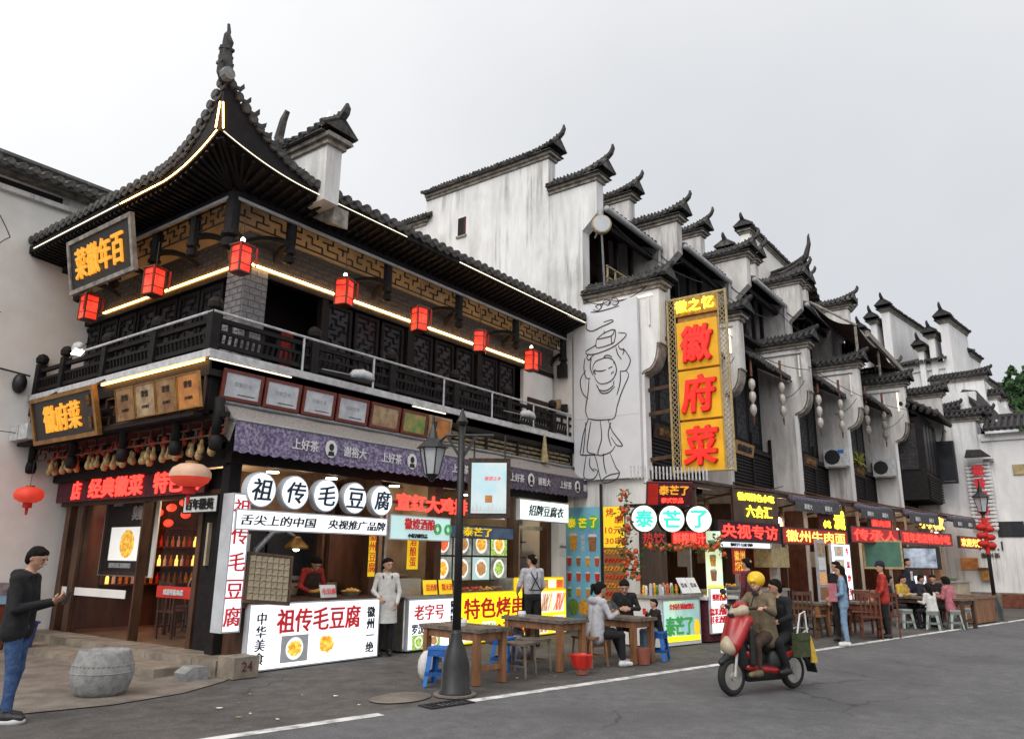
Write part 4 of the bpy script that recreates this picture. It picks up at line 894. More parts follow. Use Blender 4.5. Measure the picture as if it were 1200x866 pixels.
# goods on the tofu counter
def bowl(loc, label, m, r=.14, h=.09, cat='bowl', fm='steel'):
    t = thing('food_bowl', label, cat, loc)
    MB().lathe((0, 0, 0), [(r * .6, 0), (r, h), (r * .94, h), (r * .55, .015)], 14).build('bowl', M[fm], t)
    mb = MB(); q = random.Random(hash(label) % 999 if 0 else int(abs(loc[0]) * 1000))
    for k in range(16):
        a = q.uniform(0, 2 * PI); d = q.uniform(0, r * .75); mb.ball((d * math.cos(a), d * math.sin(a), h * .8 + q.uniform(0, .05)), (.04, .035, .028), 6, 4)
    mb.build('food_heap', M[m], t, kind='stuff'); return t
bowl((1.75, .12, .97), 'wide dish of golden fried tofu near the stall worker', 'food_y', .2, .07); bowl((2.25, -.05, .97), 'dish heaped with yellow food at the right end of the counter', 'food_y', .18, .08)
bowl((.85, .2, .97), 'dish with red chillies at the left of the counter', 'food_r', .17, .06); bowl((1.15, .25, .97), 'bowl of greens beside the red chillies', 'food_g', .13, .06)
t = thing('price_card', 'small pale price card standing on the tofu counter', 'card', (1.55, -.22, .97), 0, None, True); panel(MB(), (1.62, -.22, 1.07), tilt(FRONT, -.3), .32, .2, .01).build('card', M['paper'], t); text('毛豆腐', (1.62, -.24, 1.07), .09, tilt(FRONT, -.3), M['inkr'], t, depth=.004)
t = thing('heat_lamp', 'steel heat lamp with glowing shade over the tofu counter', 'lamp', (.95, .55, .97), 0, None, True)
MB().tube([(.70, .6, .97), (.70, .6, 1.35), (.76, .55, 1.7), (.95, .42, 1.98), (1.15, .35, 2.0), (1.28, .3, 1.92)], [.05, .05, .05, .045, .03, .03], 10).build('arm', M['metal'], t, smooth=True)
MB().lathe((1.32, .28, 1.72), [(.2, .0), (.19, .05), (.08, .16), (.05, .2)], 16).build('shade', M['goldm'], t, smooth=True); MB().ball((1.32, .28, 1.74), .06).build('bulb', M['bulb'], t)
# interiors behind the stalls
def inner(name, m, *b, **k): return box(name, m, CR, *b, **k)
frame(MB(), (1.7, 1.25, 1.75), FRONT, 1.9, 1.1, .07, .06).build('kitchen_window_frame', M['steel'], CR); inner('kitchen_glass', M['glassd'], .8, 1.27, 1.25, 2.6, 1.28, 2.25)
inner('kitchen_sill', M['interior2'], .4, 1.1, .95, 2.95, 1.3, 1.15); inner('kitchen_lower_wall', M['interior'], .4, 1.3, .2, 2.95, 1.35, 1.2); inner('kitchen_upper_wall', M['interior'], .4, 1.3, 2.3, 2.95, 1.35, 3.0)
inner('kitchen_board', M['interior2'], .1, .9, 1.45, .5, .95, 2.1); inner('kitchen_post', M['woodb'], 2.3, .95, .9, 2.4, 1.05, 2.9); inner('kitchen_post', M['woodb'], 2.55, 1.0, .9, 2.62, 1.05, 2.9)
inner('menu_board', M['paper'], .62, .88, 1.55, .86, .9, 1.95)
for x, y in ((.9, .5), (2.1, .45), (3.7, .5), (6.0, .6), (8.4, .7)):
    MB().lathe((x, y, 2.93), [(.10, 0), (.10, .02)], 14).build('ceiling_downlight', M['bulb'], CR)
for x, y, z, e in ((1.6, .65, 2.75, 16), (3.8, .9, 2.7, 16), (6.1, 1.2, 2.75, 26), (8.2, 1.2, 2.7, 26), (1.15, 2.6, 2.8, 70), (1.0, 4.6, 2.6, 40)):
    l = bpy.data.lights.new('downlight', 'POINT'); l.energy = e * .42; l.color = (1, .78, .52); l.shadow_soft_size = .12
    o = bpy.data.objects.new('downlight', l); COL.objects.link(o); o.location = (x, y, z)
# --- wine stall
lightbox('hanging_banner', 'pale turquoise banner with small red title under the red letters', 'banner', (3.65, -.30, 2.13), FRONT, 1.62, .44, .05, M['lboxt'], M['boxside'],
         texts=[('徽嫂酒酿', -.05, .07, .2, M['inkr'], dict(fit=.8)), ('小份酒酿饮品', -.1, -.14, .08, M['ink'], dict(bold=0)), ('◎ ◎', .58, .0, .2, M['green'], dict(bold=0))])
t = thing('neon_lettering', 'red neon characters glowing above the turquoise banner', 'neon sign', (4.0, -.2, 2.4), 0, None, True)
text('宣红大鸡排', (3.98, -.26, 2.58), .29, FRONT, M['redled'], t, bold=.035, fit=1.95, depth=.03); box('rail', M['blackm'], t, 2.95, -.2, 2.55, 5.0, -.17, 2.6)
ws = thing('wine_stall', 'white fronted stall with steel counter between the apron woman and the yellow stall', 'stall', (4.0, 0, 0), 0, None, True)
box('cabinet', M['steel'], ws, 3.3, -.28, .02, 4.62, .4, .9); box('countertop', M['steel'], ws, 3.25, -.36, .9, 4.64, .45, .93)
lightbox('front_lightbox', 'white lightbox with black title and two green food photos below it', 'lightbox', (3.97, -.38, .46), FRONT, 1.32, .86, .08, M['lbox'],
         texts=[('老字号', -.12, .2, .26, M['inkr'], dict(bold=.008, fit=.78)), ('罗汉果雪梨汤', -.08, -.08, .17, M['ink'], dict(bold=0, fit=.95)), ('徽\n州\n特\n产', .52, .12, .5, M['ink'], dict(bold=-.006))])
W_ = bpy.data.objects['front_lightbox.001']
picture(W_, (3.6, -.38, .16), FRONT, .34, .24, M['foodl_g'], M['platew'], M['foodl_g'], 3, .008); picture(W_, (4.0, -.38, .16), FRONT, .34, .24, M['foodl_g'], M['platew'], M['foodl_b'], 4, .008)
for x, lb, s_ in ((3.95, 'left yellow card with red writing on the wine counter', '甜酒酿'), (4.38, 'right yellow card with red writing on the wine counter', '糯米酒')):
    t = thing('counter_card', lb, 'card', (x, -.3, .93), 0, None, True); panel(MB(), (x, -.3, 1.08), tilt(FRONT, -.15), .37, .26, .01).build('card', M['lyel2'], t); text(s_, (x, -.33, 1.08), .12, tilt(FRONT, -.15), M['inkr'], t, depth=.004, fit=.3)
t = thing('counter_card', 'upright yellow menu with red characters behind the wine counter', 'card', (3.98, .3, 1.4), 0, None, True); panel(MB(), (4.1, .32, 1.72), FRONT, .3, .66, .01).build('card', M['lyel2'], t); text('酒\n酿\n蛋', (4.1, .32, 1.72), .55, FRONT, M['inkr'], t, depth=.004)
t = thing('counter_card', 'narrow yellow strip menu beside the woman in the white apron', 'card', (2.9, .1, 1.2), 0, None, True); panel(MB(), (2.80, .06, 1.7), FRONT, .16, .85, .01).build('card', M['lyel2'], t); text('徽\n州\n豆\n腐', (2.80, .06, 1.7), .7, FRONT, M['inkr'], t, depth=.004)
inner('stall_back_wall', M['interior2'], 3.05, 1.2, .2, 4.66, 1.25, 3.0); inner('stall_shutter_frame', M['steel'], 3.3, .28, 1.1, 3.36, .34, 2.6); inner('stall_shelf', M['interior2'], 3.1, .9, 1.25, 4.6, 1.2, 1.3)
t = thing('steam_jar', 'tall clear plastic dome over food on the wine counter', 'container', (3.75, .15, .93)); MB().box(-.28, -.14, 0, .28, .14, .3).build('cover', mat('clear_plastic', (.6, .62, .6), None, rough=.15, alpha=.35), t); MB().box(-.25, -.11, .005, .25, .11, .12).build('food', M['food_b'], t)
# photo tiles of dishes, two rows
t = thing('dish_photo_board', 'board of two rows of lit dish photos above the yellow stall', 'menu board', (5.6, .3, 1.2), 0, None, True)
panel(MB(), (5.85, .30, 1.66), FRONT, 2.5, 1.02, .04).build('board', M['blackm'], t)
pcs = [(('foodl_r', 'photobg'), ('foodl_b', 'photobg'), ('foodl_y', 'photobg'), ('foodl_y', 'foodl_g')), (('foodl_y', 'photobg'), ('foodl_b', 'photobg'), ('foodl_b', 'lboxt'), ('foodl_g', 'photobg'))]
for r in range(2):
    for c_ in range(4):
        fdx, bgx = pcs[r][c_]; picture(t, (4.93 + c_ * .62, .297, 1.90 - r * .5), FRONT, .57, .46, M[bgx], M['platew'], M[fdx], r * 4 + c_ + 5)
lightbox('hanging_banner', 'dark blue printed strip with yellow characters above the dish photos', 'banner', (5.55, -.25, 2.12), FRONT, 2.1, .26, .03, mat('dark_blue_print', (.10, .16, .26), (.05, .08, .14), 3), M['blackm'], texts=[('泰芒了', -.2, 0, .17, M['yelled'] if 0 else M['lyel2'], dict(fit=.9))])
# --- yellow skewer stall
ys = thing('skewer_stall', 'long bright yellow skewer stall with raised food shelf', 'stall', (6.6, 0, 0), 0, None, True)
box('cabinet', M['steel'], ys, 4.72, -.26, .02, 8.45, .45, .9); box('countertop', M['steel'], ys, 4.7, -.34, .9, 6.7, .5, .94); box('raised_shelf', M['steel'], ys, 6.65, -.2, .93, 8.45, .4, 1.2)
lightbox('front_lightbox', 'long glowing yellow lightbox with big purple-red characters', 'lightbox', (6.58, -.36, .49), FRONT, 3.8, .94, .08, M['lyel'], M['lyel2'],
         texts=[('特色烤串', -.75, .17, .38, M['inkr'], dict(bold=.022, fit=1.95)), ('10元30串', -.15, -.26, .30, M['inkr'], dict(bold=.02, fit=1.35))])
Y_ = bpy.data.objects['front_lightbox.002']
for i, (a, b, w, h, f) in enumerate(((1.0, .2, .5, .44, 'foodl_b'), (1.55, .2, .52, .44, 'foodl_r'), (1.6, -.27, .44, .36, 'foodl_y'), (.95, -.28, .4, .32, 'foodl_b'), (-.95, -.26, .42, .34, 'foodl_g'), (-1.55, -.28, .4, .3, 'foodl_r'))):
    mb = MB(); c = (6.58 + a, -.362, .49 + b); panel(mb, c, FRONT, w, h, .003, .008); q = random.Random(i)
    for k in range(9): mb.mi(1).bar(on(c, FRONT, -w * .4 + q.uniform(0, .1) + k * w * .06, -h * .4, .012), on(c, FRONT, -w * .2 + q.uniform(0, .2) + k * w * .05, h * .4, .012), .03, .006)
    mb.build('printed_picture', [M['platew'], M[f]], Y_)
lightbox('shelf_lightbox', 'yellow lightbox strip of food photos on the raised right half of the skewer stall', 'lightbox', (7.55, -.30, 1.09), FRONT, 1.85, .26, .06, M['lyel'], M['lyel2'], lip=.03)
Z_ = bpy.data.objects['shelf_lightbox']
for i in range(6): panel(MB(), (6.80 + i * .3, -.302, 1.075), FRONT, .27, .18, .003, .008).build('printed_picture', M[['foodl_b', 'foodl_y', 'platew', 'foodl_b', 'platew', 'foodl_r'][i]], Z_)
for i, x in enumerate((4.95, 5.3, 5.65, 6.0, 6.35)):
    bowl((x, .0, .94), ['tray of pale skewers at the left end of the yellow stall', 'tray of red sausages on the yellow stall', 'second tray of red sausages on the yellow stall', 'tray of yellow snacks on the yellow stall', 'tray of brown skewers beside the raised shelf'][i], ['food_b', 'food_r', 'food_r', 'food_y', 'food_b'][i], .17, .05)
# doorway with shelves and lit sign
lightbox('title_lightbox', 'white lightbox with black brush script at the right end of the awning', 'lightbox', (7.75, -.28, 2.66), FRONT, 2.0, .46, .10, mat('lit_pale_panel', (.75, .85, .85), emit=(.80, .95, .93), es=.82),
         texts=[('招牌豆腐衣', .05, 0, .24, M['ink'], dict(bold=.008, slant=.25, fit=1.4))])
lightbox('side_lightbox', 'blank pale lightbox just left of the hanging advert', 'lightbox', (5.95, -.28, 2.62), FRONT, .55, .44, .10, M['lbox'])
frame(MB(), (8.1, .3, 1.7), FRONT, 1.2, 1.3, .08, .06).build('door_frame', M['steel'], CR); inner('shelf_wall', M['interior'], 7.7, 1.5, .2, 9.2, 1.55, 3.0)
for z in (1.25, 1.62, 2.0): inner('shelf', M['woodr'], 7.8, 1.2, z, 9.1, 1.5, z + .03)
for i in range(21):
    z = (1.28, 1.65, 2.03)[i % 3]; x = 7.9 + (i // 3) * .17; h = rs.uniform(.12, .2)
    o = MB().lathe((0, 0, 0), [(.035, 0), (.04, h * .6), (.02, h * .8), (.02, h)], 8).build('jar', M[rs.choice(['woodr', 'food_b', 'goldm', 'blackm', 'food_y'])]); o.location = (x, 1.33, z)
    tag(o, 'small jar on the shelves seen through the tofu-skin doorway', 'jar', 'jars on the shelves in the doorway')
inner('shop_pier', M['plaster3'], 8.74, .0, 0, 9.06, .3, 2.9); inner('under_counter_wall', M['interior'], 7.6, .5, .2, 9.0, .55, 1.0)
t = thing('paper_notice', 'small paper notices pasted on the pale pier right of the doorway', 'notice', (8.9, -.02, 1.6), 0, None, True); panel(MB(), (8.9, -.01, 1.83), FRONT, .3, .3, .005).build('sheet', M['paper'], t); text('招聘启事', (8.9, -.014, 1.9), .06, FRONT, M['ink'], t, depth=.002)
# --- inside the restaurant door: menu screen, shelf of bottles, table, chairs
t = thing('menu_screen', 'dark framed upright menu screen with yellow dish seen through the door glass', 'screen', (.6, 4.2, 1.3), 0, None, True)
c = (.7, 4.55, 1.95); panel(MB(), c, LEFT, 2.0, 1.5, .03, -.03).build('backing', M['plaster3'], t); panel(MB(), c, LEFT, 1.65, 1.38, .04).build('screen', M['blackm'], t); frame(MB(), c, LEFT, 1.75, 1.45, .06, .06, .02).build('frame', M['woodb'], t)
picture(t, on(c, LEFT, .05, -.15), LEFT, 1.3, .62, M['platew'], M['foodl_y'], M['foodl_y'], 2); text('臭鳜鱼', on(c, LEFT, .45, .42), .26, LEFT, M['letterw'], t, bold=.02, fit=.6); text('徽州名菜 招牌推荐', on(c, LEFT, -.1, -.55), .09, LEFT, M['letterw'], t); text('百年徽菜', on(c, LEFT, -.45, .6), .08, LEFT, M['letterw'], t)
t = thing('bottle_shelf', 'timber wall shelf lined with bottles inside the restaurant', 'shelf', (2.0, 5.7, .9), 0, None, True)
for z in (1.0, 1.35, 1.75, 2.15): box('shelf_board', M['woodr'], t, .95, 5.62, z, 3.1, 5.88, z + .03)
box('back_board', M['woodb'], t, .95, 5.88, .9, 3.1, 5.915, 2.9)
bt = MB().lathe((0, 0, 0), [(.035, 0), (.035, .12), (.015, .16), (.015, .22)], 8); bms = [bt.mesh('bottle', M[k]) for k in ('goldm', 'redpl', 'food_y', 'letterw', 'orangeglow')]
for i in range(48):
    o = link('bottle', bms[rs.randrange(5)]); o.location = (1.02 + (i % 16) * .13, 5.72, (1.03, 1.38, 1.78)[i // 16]); tag(o, 'small bottle on the shelf inside the restaurant', 'bottle', 'bottles on the restaurant shelf')
for i in range(12):
    o = MB().ball((0, 0, 0), (.10, .10, .08), 8, 6).build('small_lantern', M['lantern']); o.location = (1.3 + rs.uniform(-.4, .5), 4.3 + (i % 6) * .2, 2.45 + rs.uniform(-.25, .2)); tag(o, 'small red lantern in the cluster inside the restaurant', 'lantern', 'cluster of small red lanterns inside the restaurant')
l = bpy.data.lights.new('lantern_light', 'POINT'); l.energy = 22; l.color = (1, .18, .08); l.shadow_soft_size = .3; o = bpy.data.objects.new('lantern_light', l); COL.objects.link(o); o.location = (1.2, 4.6, 2.05)
t = thing('wall_painting', 'warm lit figure picture on the inner wall behind the door glass', 'picture', (1.4, 1.2, 1.4), 0, None, True); panel(MB(), (1.45, 1.75, 1.9), LEFT, .9, .7, .02).build('painting', M['certb'], t); frame(MB(), (1.45, 1.75, 1.9), LEFT, .96, .76, .05, .04, .01).build('frame', M['woodb'], t)
o = lightbox('small_board', 'small grey board with black characters hung behind the big round lantern', 'board', (-.06, .95, 2.38), LEFT, .95, .28, .03, M['paper'], M['wood'], texts=[('百年徽苑', 0, 0, .17, M['ink'], dict(fit=.75))])
def chair(loc, rz, label, m='woodr', group=None, h=.98):
    t = thing('wooden_chair', label, 'chair', loc, rz, group)
    for a, b in ((-.19, -.19), (-.19, .19)): MB().bar((a, b, 0), (a - .03, b, h), .035, .035).build('leg', M[m], t)
    for a, b in ((.19, -.19), (.19, .19)): MB().bar((a, b, 0), (a, b, .44), .035, .035).build('leg', M[m], t)
    MB().box(-.22, -.22, .44, .22, .22, .475).build('seat', M[m], t); MB().box(-.24, -.2, h - .1, -.2, .2, h - .02).build('top_rail', M[m], t)
    for b in (-.1, 0, .1): MB().bar((-.2, b, .47), (-.222, b, h - .08), .03, .02).build('back_slat', M[m], t)
    for q in (((-.19, -.19, .2), (.19, -.19, .2)), ((-.19, .19, .2), (.19, .19, .2))): MB().bar(*q, .02, .03).build('stretcher', M[m], t)
    return t
chair((1.0, 3.1, .18), R_(10), 'dark chair with slatted back just inside the restaurant door', 'woodb', 'chairs inside the restaurant'); chair((1.75, 4.0, .18), R_(200), 'dark chair further inside the restaurant, behind the table', 'woodb', 'chairs inside the restaurant')
t = thing('dining_table', 'dark dining table with a basket just inside the restaurant door', 'table', (1.5, 3.3, .18)); MB().box(-.35, -.5, .68, .35, .5, .74).build('tabletop', M['woodb'], t)
for a in (-.3, .3):
    for b in (-.45, .45): MB().box(a - .03, b - .03, 0, a + .03, b + .03, .68).build('leg', M['woodb'], t)
t = thing('handled_basket', 'small wicker basket with tall handle on the restaurant table', 'basket', (1.5, 3.4, .92)); MB().lathe((0, 0, 0), [(.1, 0), (.13, .1), (.12, .1)], 12).build('bowl', M['gourd'], t); MB().tube([(.12 * math.cos(a), 0, .1 + .2 * math.sin(a)) for a in [i * PI / 8 for i in range(9)]], .01, 5).build('handle', M['gourd'], t)
t = thing('ceramic_drum', 'pale patterned ceramic drum stool on the restaurant floor', 'drum stool', (.75, 1.75, .18)); MB().lathe((0, 0, 0), [(.13, 0), (.18, .1), (.18, .2), (.14, .32)], 16).build('body', M['cane'], t); MB().lathe((0, 0, .32), [(.14, 0), (.13, .015)], 16).build('lid', M['paper'], t)
# --- stone steps at the door
t = thing('entrance_steps', 'two worn stone steps running along the restaurant door side', 'steps', (-.4, 3, 0), 0, None, True)
yy = YW - .02; k = 0
while yy > -.1:
    L = rs.uniform(.9, 1.3); y2 = max(yy - L, -.32); box('step_stone', M['slab'], t, -.34, y2 + .012, .0, .0 + .18, yy, .205 + rs.uniform(-.008, .004))
    yy = y2
    if y2 <= -.3: break
yy = YW - .3
while yy > .5:
    L = rs.uniform(.8, 1.2); box('step_stone', M['slab'], t, -.92 + rs.uniform(-.03, .03), yy - L + .014, 0, -.35, yy, .10 + rs.uniform(-.01, .006)); yy -= L
box('corner_stone', M['slab'], t, -.33, -.72, 0, .06, -.34, .27); text('24', (-.13, -.722, .15), .12, FRONT, M['maroon'], t, depth=.002)
o = MB().prism([(-.17, 0), (.15, 0), (.19, .08), (.12, .16), (-.08, .17), (-.2, .1)], (-.66, -.42, 0), *FRONT, .25).build('broken_stone', M['stone']); tag(o, 'broken dark lump of stone at the end of the lower step', 'stone')
# --- drum-shaped stone planter
t = thing('stone_drum', 'barrel shaped carved grey stone drum standing on the pavement by the steps', 'stone drum', (-1.97, -.50, 0)); t.scale = (.86, .86, .88)
mb = MB(); prof = [(.30, 0), (.345, .06), (.385, .18), (.40, .27), (.395, .34), (.36, .45), (.335, .53), (.325, .56), (.29, .565), (.27, .54), (.0, .53)]
mb.lathe((0, 0, 0), prof, 40); mb.build('drum', M['stone'], t, smooth=True)
for k in range(40):
    a = 2 * PI * k / 40; MB().ball((.382 * math.cos(a), .382 * math.sin(a), .385), (.018, .018, .012), 5, 4).build('carved_boss', M['stone'], t)
MB().lathe((0, 0, .29), [(.402, -.008), (.408, 0), (.402, .008)], 40).build('carved_band', M['stone'], t)
# --- the white neighbour building on the left
NB = thing('neighbour_building', 'plain white plastered building with tiled eave left of the restaurant', 'building', (-4, YW, 0), 0, None, True)
box('wall', M['plaster3'], NB, -9, YW, 0, .18, YW + .3, 8.6); box('wall', M['plaster3'], NB, .181, YW, 0, 9.4, YW + .3, 8.0)
ez = 8.95
box('cornice', M['plaster'], NB, -9, YW - .12, ez - .42, 1.3, YW + .01, ez - .32); box('cornice', M['mould'], NB, -9, YW - .22, ez - .10, 1.3, YW + .01, ez - .02); box('vent_slot', M['dark'], NB, -4.2, YW - .02, ez - .30, -.75, YW - .006, ez - .16)
box('fascia', M['plaster'], NB, -9, YW - .005, ez - .32, 1.3, YW + .0, ez - .1)
mb = MB(); mb.sheet(lambda u, v: (-9 + 10.4 * u, YW - .42 + 1.5 * v, ez - .02 + .5 * v), 2, 2); mb.build('roof_deck', M['tiled'], NB)
for i in range(46):
    x = -8.9 + i * .225; p = (x, YW - .45, ez + .02); MB().tube([p, (x, YW - .1, ez + .14), (x, YW + .9, ez + .48)], [.08, .07, .07], 6).build('tile_row', M['tile'], NB)
    e = link('eave_tile', etm, NB); e.location = Vector(p) - NB.location; e.rotation_euler = (rs.uniform(-.15, .15), rs.uniform(-.2, .2), 0)
MB().tube([(-9, YW + .2, ez + .42), (1.3, YW + .2, ez + .42)], .1, 6).build('ridge', M['tile'], NB)
cable([(-3.4, YW - .1, 8.5), (-2.2, YW - .1, 8.3), (-1.6, YW - .1, 7.6), (-2.0, YW - .05, 6.9)], .01, 'grey cable hanging in a loop on the upper left white wall', sag=-.1)
cable([(-9, YW - .04, 6.3), (-1.5, YW - .04, 6.1)], .008, 'thin wire crossing the left white wall below the restaurant eave'); cable([(-9, YW - .5, 4.35), (-.95, YW - .3, 3.8)], .008, 'thin wire running from the balcony to the left edge')
# ================================================================ the row of shophouses between horse-head walls
XK = [9.5, 13.1, 17.0, 20.6, 24.6, 28.4]
def off(x): return -.19 * (x - 9.5)
def gl(x): return -3.06 - .19 * (x - 9.5)
a11 = R_(-11.0)
DF = (V3(math.cos(a11), math.sin(a11), 0), V3(0, 0, 1)); CF = (V3(.59, -.807, 0), V3(0, 0, 1))
ordn = ['first', 'second', 'third', 'fourth', 'fifth', 'last']
slat_m = MB().box(0, -.015, 0, 1, .015, .055).mesh('slat', M['wood'])
HO = []
for k, X in enumerate(XK):
    o_ = off(X); W = (XK[k + 1] if k < 5 else 31.6) - X; pl = 'plaster' if k == 0 else 'plaster2'
    H = thing('shophouse', ['shophouse behind the restaurant, with the big white gable and the drawing panel', 'shophouse behind the yellow vertical sign, with white lamp strings', 'shophouse right of the yellow sign, with air conditioner and blue plate',
                            'narrow shophouse with two caped gables in the middle of the row', 'shophouse with the large dark projecting window box', 'white walled end shophouse with the vertical tea sign'][k], 'shophouse', (X, o_, 0), 0, 'row of white gabled shophouses', True)
    HO.append(H)
    t0, t1 = X, X + .36
    def b(name, m, *a, **kw): return box(name, m, H, *a, **kw)
    # horse-head wall in three steps
    zT = [12.72, 11.55, 8.12]
    back = 5.5 if k == 0 else 3.0
    if k == 5: zT = [10.6, 9.4, 8.3]
    w3 = b('gable_wall', M[pl], t0, o_ - 1.96, 0, t1, o_ - .3, zT[2]); w2 = b('gable_wall', M[pl], t0, o_ - .3, 0, t1, o_ + .80, zT[1]); w1 = b('gable_wall', M[pl], t0, o_ + .80, 0, t1, o_ + back, zT[0])
    MB().prism([(0, 0), (.46, -.12), (.46, -.9), (.0, -1.35)], (t1, o_ - .3, zT[1]), V3(0, -1, 0), V3(0, 0, 1), .36).build('corbelled_end', M[pl], H) if 0 else MB().prism([(0, -1.35), (.46, -.95), (.46, 0), (0, 0)], (t0, o_ - .3, zT[1]), V3(0, -1, 0), V3(0, 0, 1), .36).build('corbelled_end', M[pl], H)
    # upper part of the low step reaches further out on an arched corbel
    N = 8; prof = [(0, -2.05)] + [(.10 + .30 * math.sin(PI / 2 * i / N), -2.0 + .62 * (1 - math.cos(PI / 2 * i / N))) for i in range(N + 1)] + [(.50, -1.36), (.50, 0), (0, 0)]
    MB().prism(prof, (t0 - .001, o_ - 1.96, zT[2]), V3(0, -1, 0), V3(0, 0, 1), .362).build('arched_corbel', M[pl], H)
    tr = [(.0, -2.12), (.10, -2.06)] + [(.12 + .34 * math.sin(PI / 2 * i / N), -2.05 + .64 * (1 - math.cos(PI / 2 * i / N))) for i in range(N + 1)] + [(.52, -1.38)]
    P = [(t0 + .18, o_ - 1.96 - a, zT[2] + z) for a, z in tr]
    mb = MB(); [mb.bar(p, q, .42, .05, (0, 0, 1)) for p, q in zip(P, P[1:])]; mb.build('arch_moulding', M['mould'], H)
    b('edge_trim', M['plaster_clean'], t0 - .03, o_ - 2.02, 2.9, t0 + .02, o_ - 1.93, zT[2] - 2.1)
    coping(H, t0, t1, o_ - 2.46, o_ - .32, zT[2] + .13, up=.30, tilem=M['tiled'] if k else M['tile'], horn=.35)
    coping(H, t0, t1, o_ - .76, o_ + .78, zT[1] + .13, up=.42); coping(H, t0, t1, o_ + .80, o_ + back, zT[0] + .13, up=.45)
    if k == 0:
        coping(H, t0, t1, o_ + back, o_ + back + 3, zT[0] - .7, up=.1, horn=.3); b('gable_wall', M[pl], t0, o_ + back, 0, t1, o_ + back + 3, zT[0] - .83)
        MB().box(t0 - .004, 3.82, 11.15, t0 + .02, 4.14, 11.75).build('small_window', M['dark'], H); MB().box(t0 - .012, 3.82, 11.15, t0 + .0, 3.90, 11.75).build('shutter', M['maroon'], H)
        MB().box(t0 - .05, 3.78, 11.09, t0, 4.18, 11.15).build('sill', M['mould'], H)
    if k == 5: continue
    x0, x1 = t1, X + W
    # attic: main roof, drain pipe, dark recess, parapet
    mb = MB(); mb.sheet(lambda u, v: (x0 + (x1 - x0) * u, o_ - .80 + 3.6 * v, 10.86 + 1.5 * v), 2, 3); mb.sheet(lambda u, v: (x1 - (x1 - x0) * u, o_ - .80 + 3.6 * v, 10.80 + 1.5 * v), 2, 3); mb.build('roof_deck', M['wood'], H)
    n = int((x1 - x0) / .24)
    for i in range(n):
        x = x0 + .14 + i * .24; MB().tube([(x, o_ - .84, 10.92), (x, o_ - .4, 11.1), (x, o_ + .6, 11.52), (x, o_ + 2.7, 12.4)], [.085, .07, .07, .07], 6).build('tile_row', M['tile'], H)
    MB().tube([(x0 - .1, o_ - .9, 10.80), (x1 - .02, o_ - .9, 10.76)], .085, 8).build('gutter_pipe', M['pipe'], H, smooth=True)
    MB().tube([(x1 - .12, o_ - .9, 10.78), (x1 - .12, o_ - .88, 9.6)], .05, 8).build('down_pipe', M['pipe'], H)
    b('attic_wall', M['woodb'] if k == 0 else M['wood'], x0, o_ + .9, 8.4, x1, o_ + 1.0, 11.5); b('attic_floor', M['wood'], x0, yf0 if 0 else o_ - 1.85, 8.3, x1, o_ + 1.0, 8.4)
    for x in (x0 + .9, x0 + 1.8, x0 + 2.7): b('attic_post', M['wood'], x - .06, o_ - .2, 8.4, x + .06, o_ - .08, 11.0)
    b('attic_shutter', M['browncloth'], x0 + 1.9, o_ + .5, 8.4, x1 - .1, o_ + .56, 10.1); b('attic_beam', M['wood'], x0, o_ - .62, 10.5, x1, o_ - .48, 10.66)
    # second floor: dark timber front, skirt roof, slatted balcony
    yf = o_ - 1.62
    b('timber_front', M['wood'], x0, yf, 3.6, x1, yf + .08, 8.3)
    for i in range(3):
        xx = x0 + .2 + i * (x1 - x0 - .3) / 3; w = (x1 - x0 - .6) / 3
        f = frame(MB(), (xx + w / 2, yf - .01, 6.0), FRONT, w, 1.9, .07, .05).build('window', M['wood'], H)
        fretwork(MB(), (xx + .07, yf + .0, 5.12), FRONT, w - .14, 1.75, .16, .024, .02, k + i).build('lattice', M['wood'], f, kind='stuff'); MB().box(xx + .07, yf - .006, 5.1, xx + w - .07, yf - .002, 6.9).build('pane', M['glassd'], f)
    ysk = o_ - 2.62
    mb = MB(); mb.sheet(lambda u, v: (x0 + .02 + (x1 - x0 - .06) * u, ysk + (yf - ysk + .3) * v, 7.14 + .78 * v), 2, 2); mb.sheet(lambda u, v: (x1 - .02 - (x1 - x0 - .06) * u, ysk + (yf - ysk + .3) * v, 7.08 + .78 * v), 2, 2); mb.build('skirt_roof', M['tiled'], H)
    for i in range(int((x1 - x0) / .2)):
        x = x0 + .12 + i * .2; MB().tube([(x, ysk - .04, 7.17 + rs.uniform(-.02, .02)), (x, ysk + .5, 7.50), (x, yf + .2, 7.98)], [.075, .062, .06], 6).build('tile_row', M['tiled'], H)
        e = link('eave_tile', etm, H); e.location = Vector((x, ysk - .04, 7.17)) - H.location; e.rotation_euler = (rs.uniform(-.2, .2), rs.uniform(-.3, .3), 0); e.scale = (.9, 1, .9)
    yb = o_ - 1.84
    ns = 11
    for i in range(ns):
        s_ = link('slat', slat_m, H); s_.location = Vector((x0 + .02, yb, 3.62 + i * .095)) - H.location; s_.scale = (x1 - x0 - .04, 1, 1)
    b('slat_backing', M['dark'], x0, yb + .03, 3.5, x1, yb + .06, 4.9); b('balcony_rail', M['wood'], x0, yb - .05, 4.72, x1, yb + .05, 4.82)
    for x in (x0 + .04, (x0 + x1) / 2, x1 - .1): b('balcony_post', M['wood'], x, yb - .06, 3.55, x + .08, yb + .02, 5.3)
    b('balcony_floor', M['wood'], x0, yb, 3.4, x1, yf + .1, 3.52)
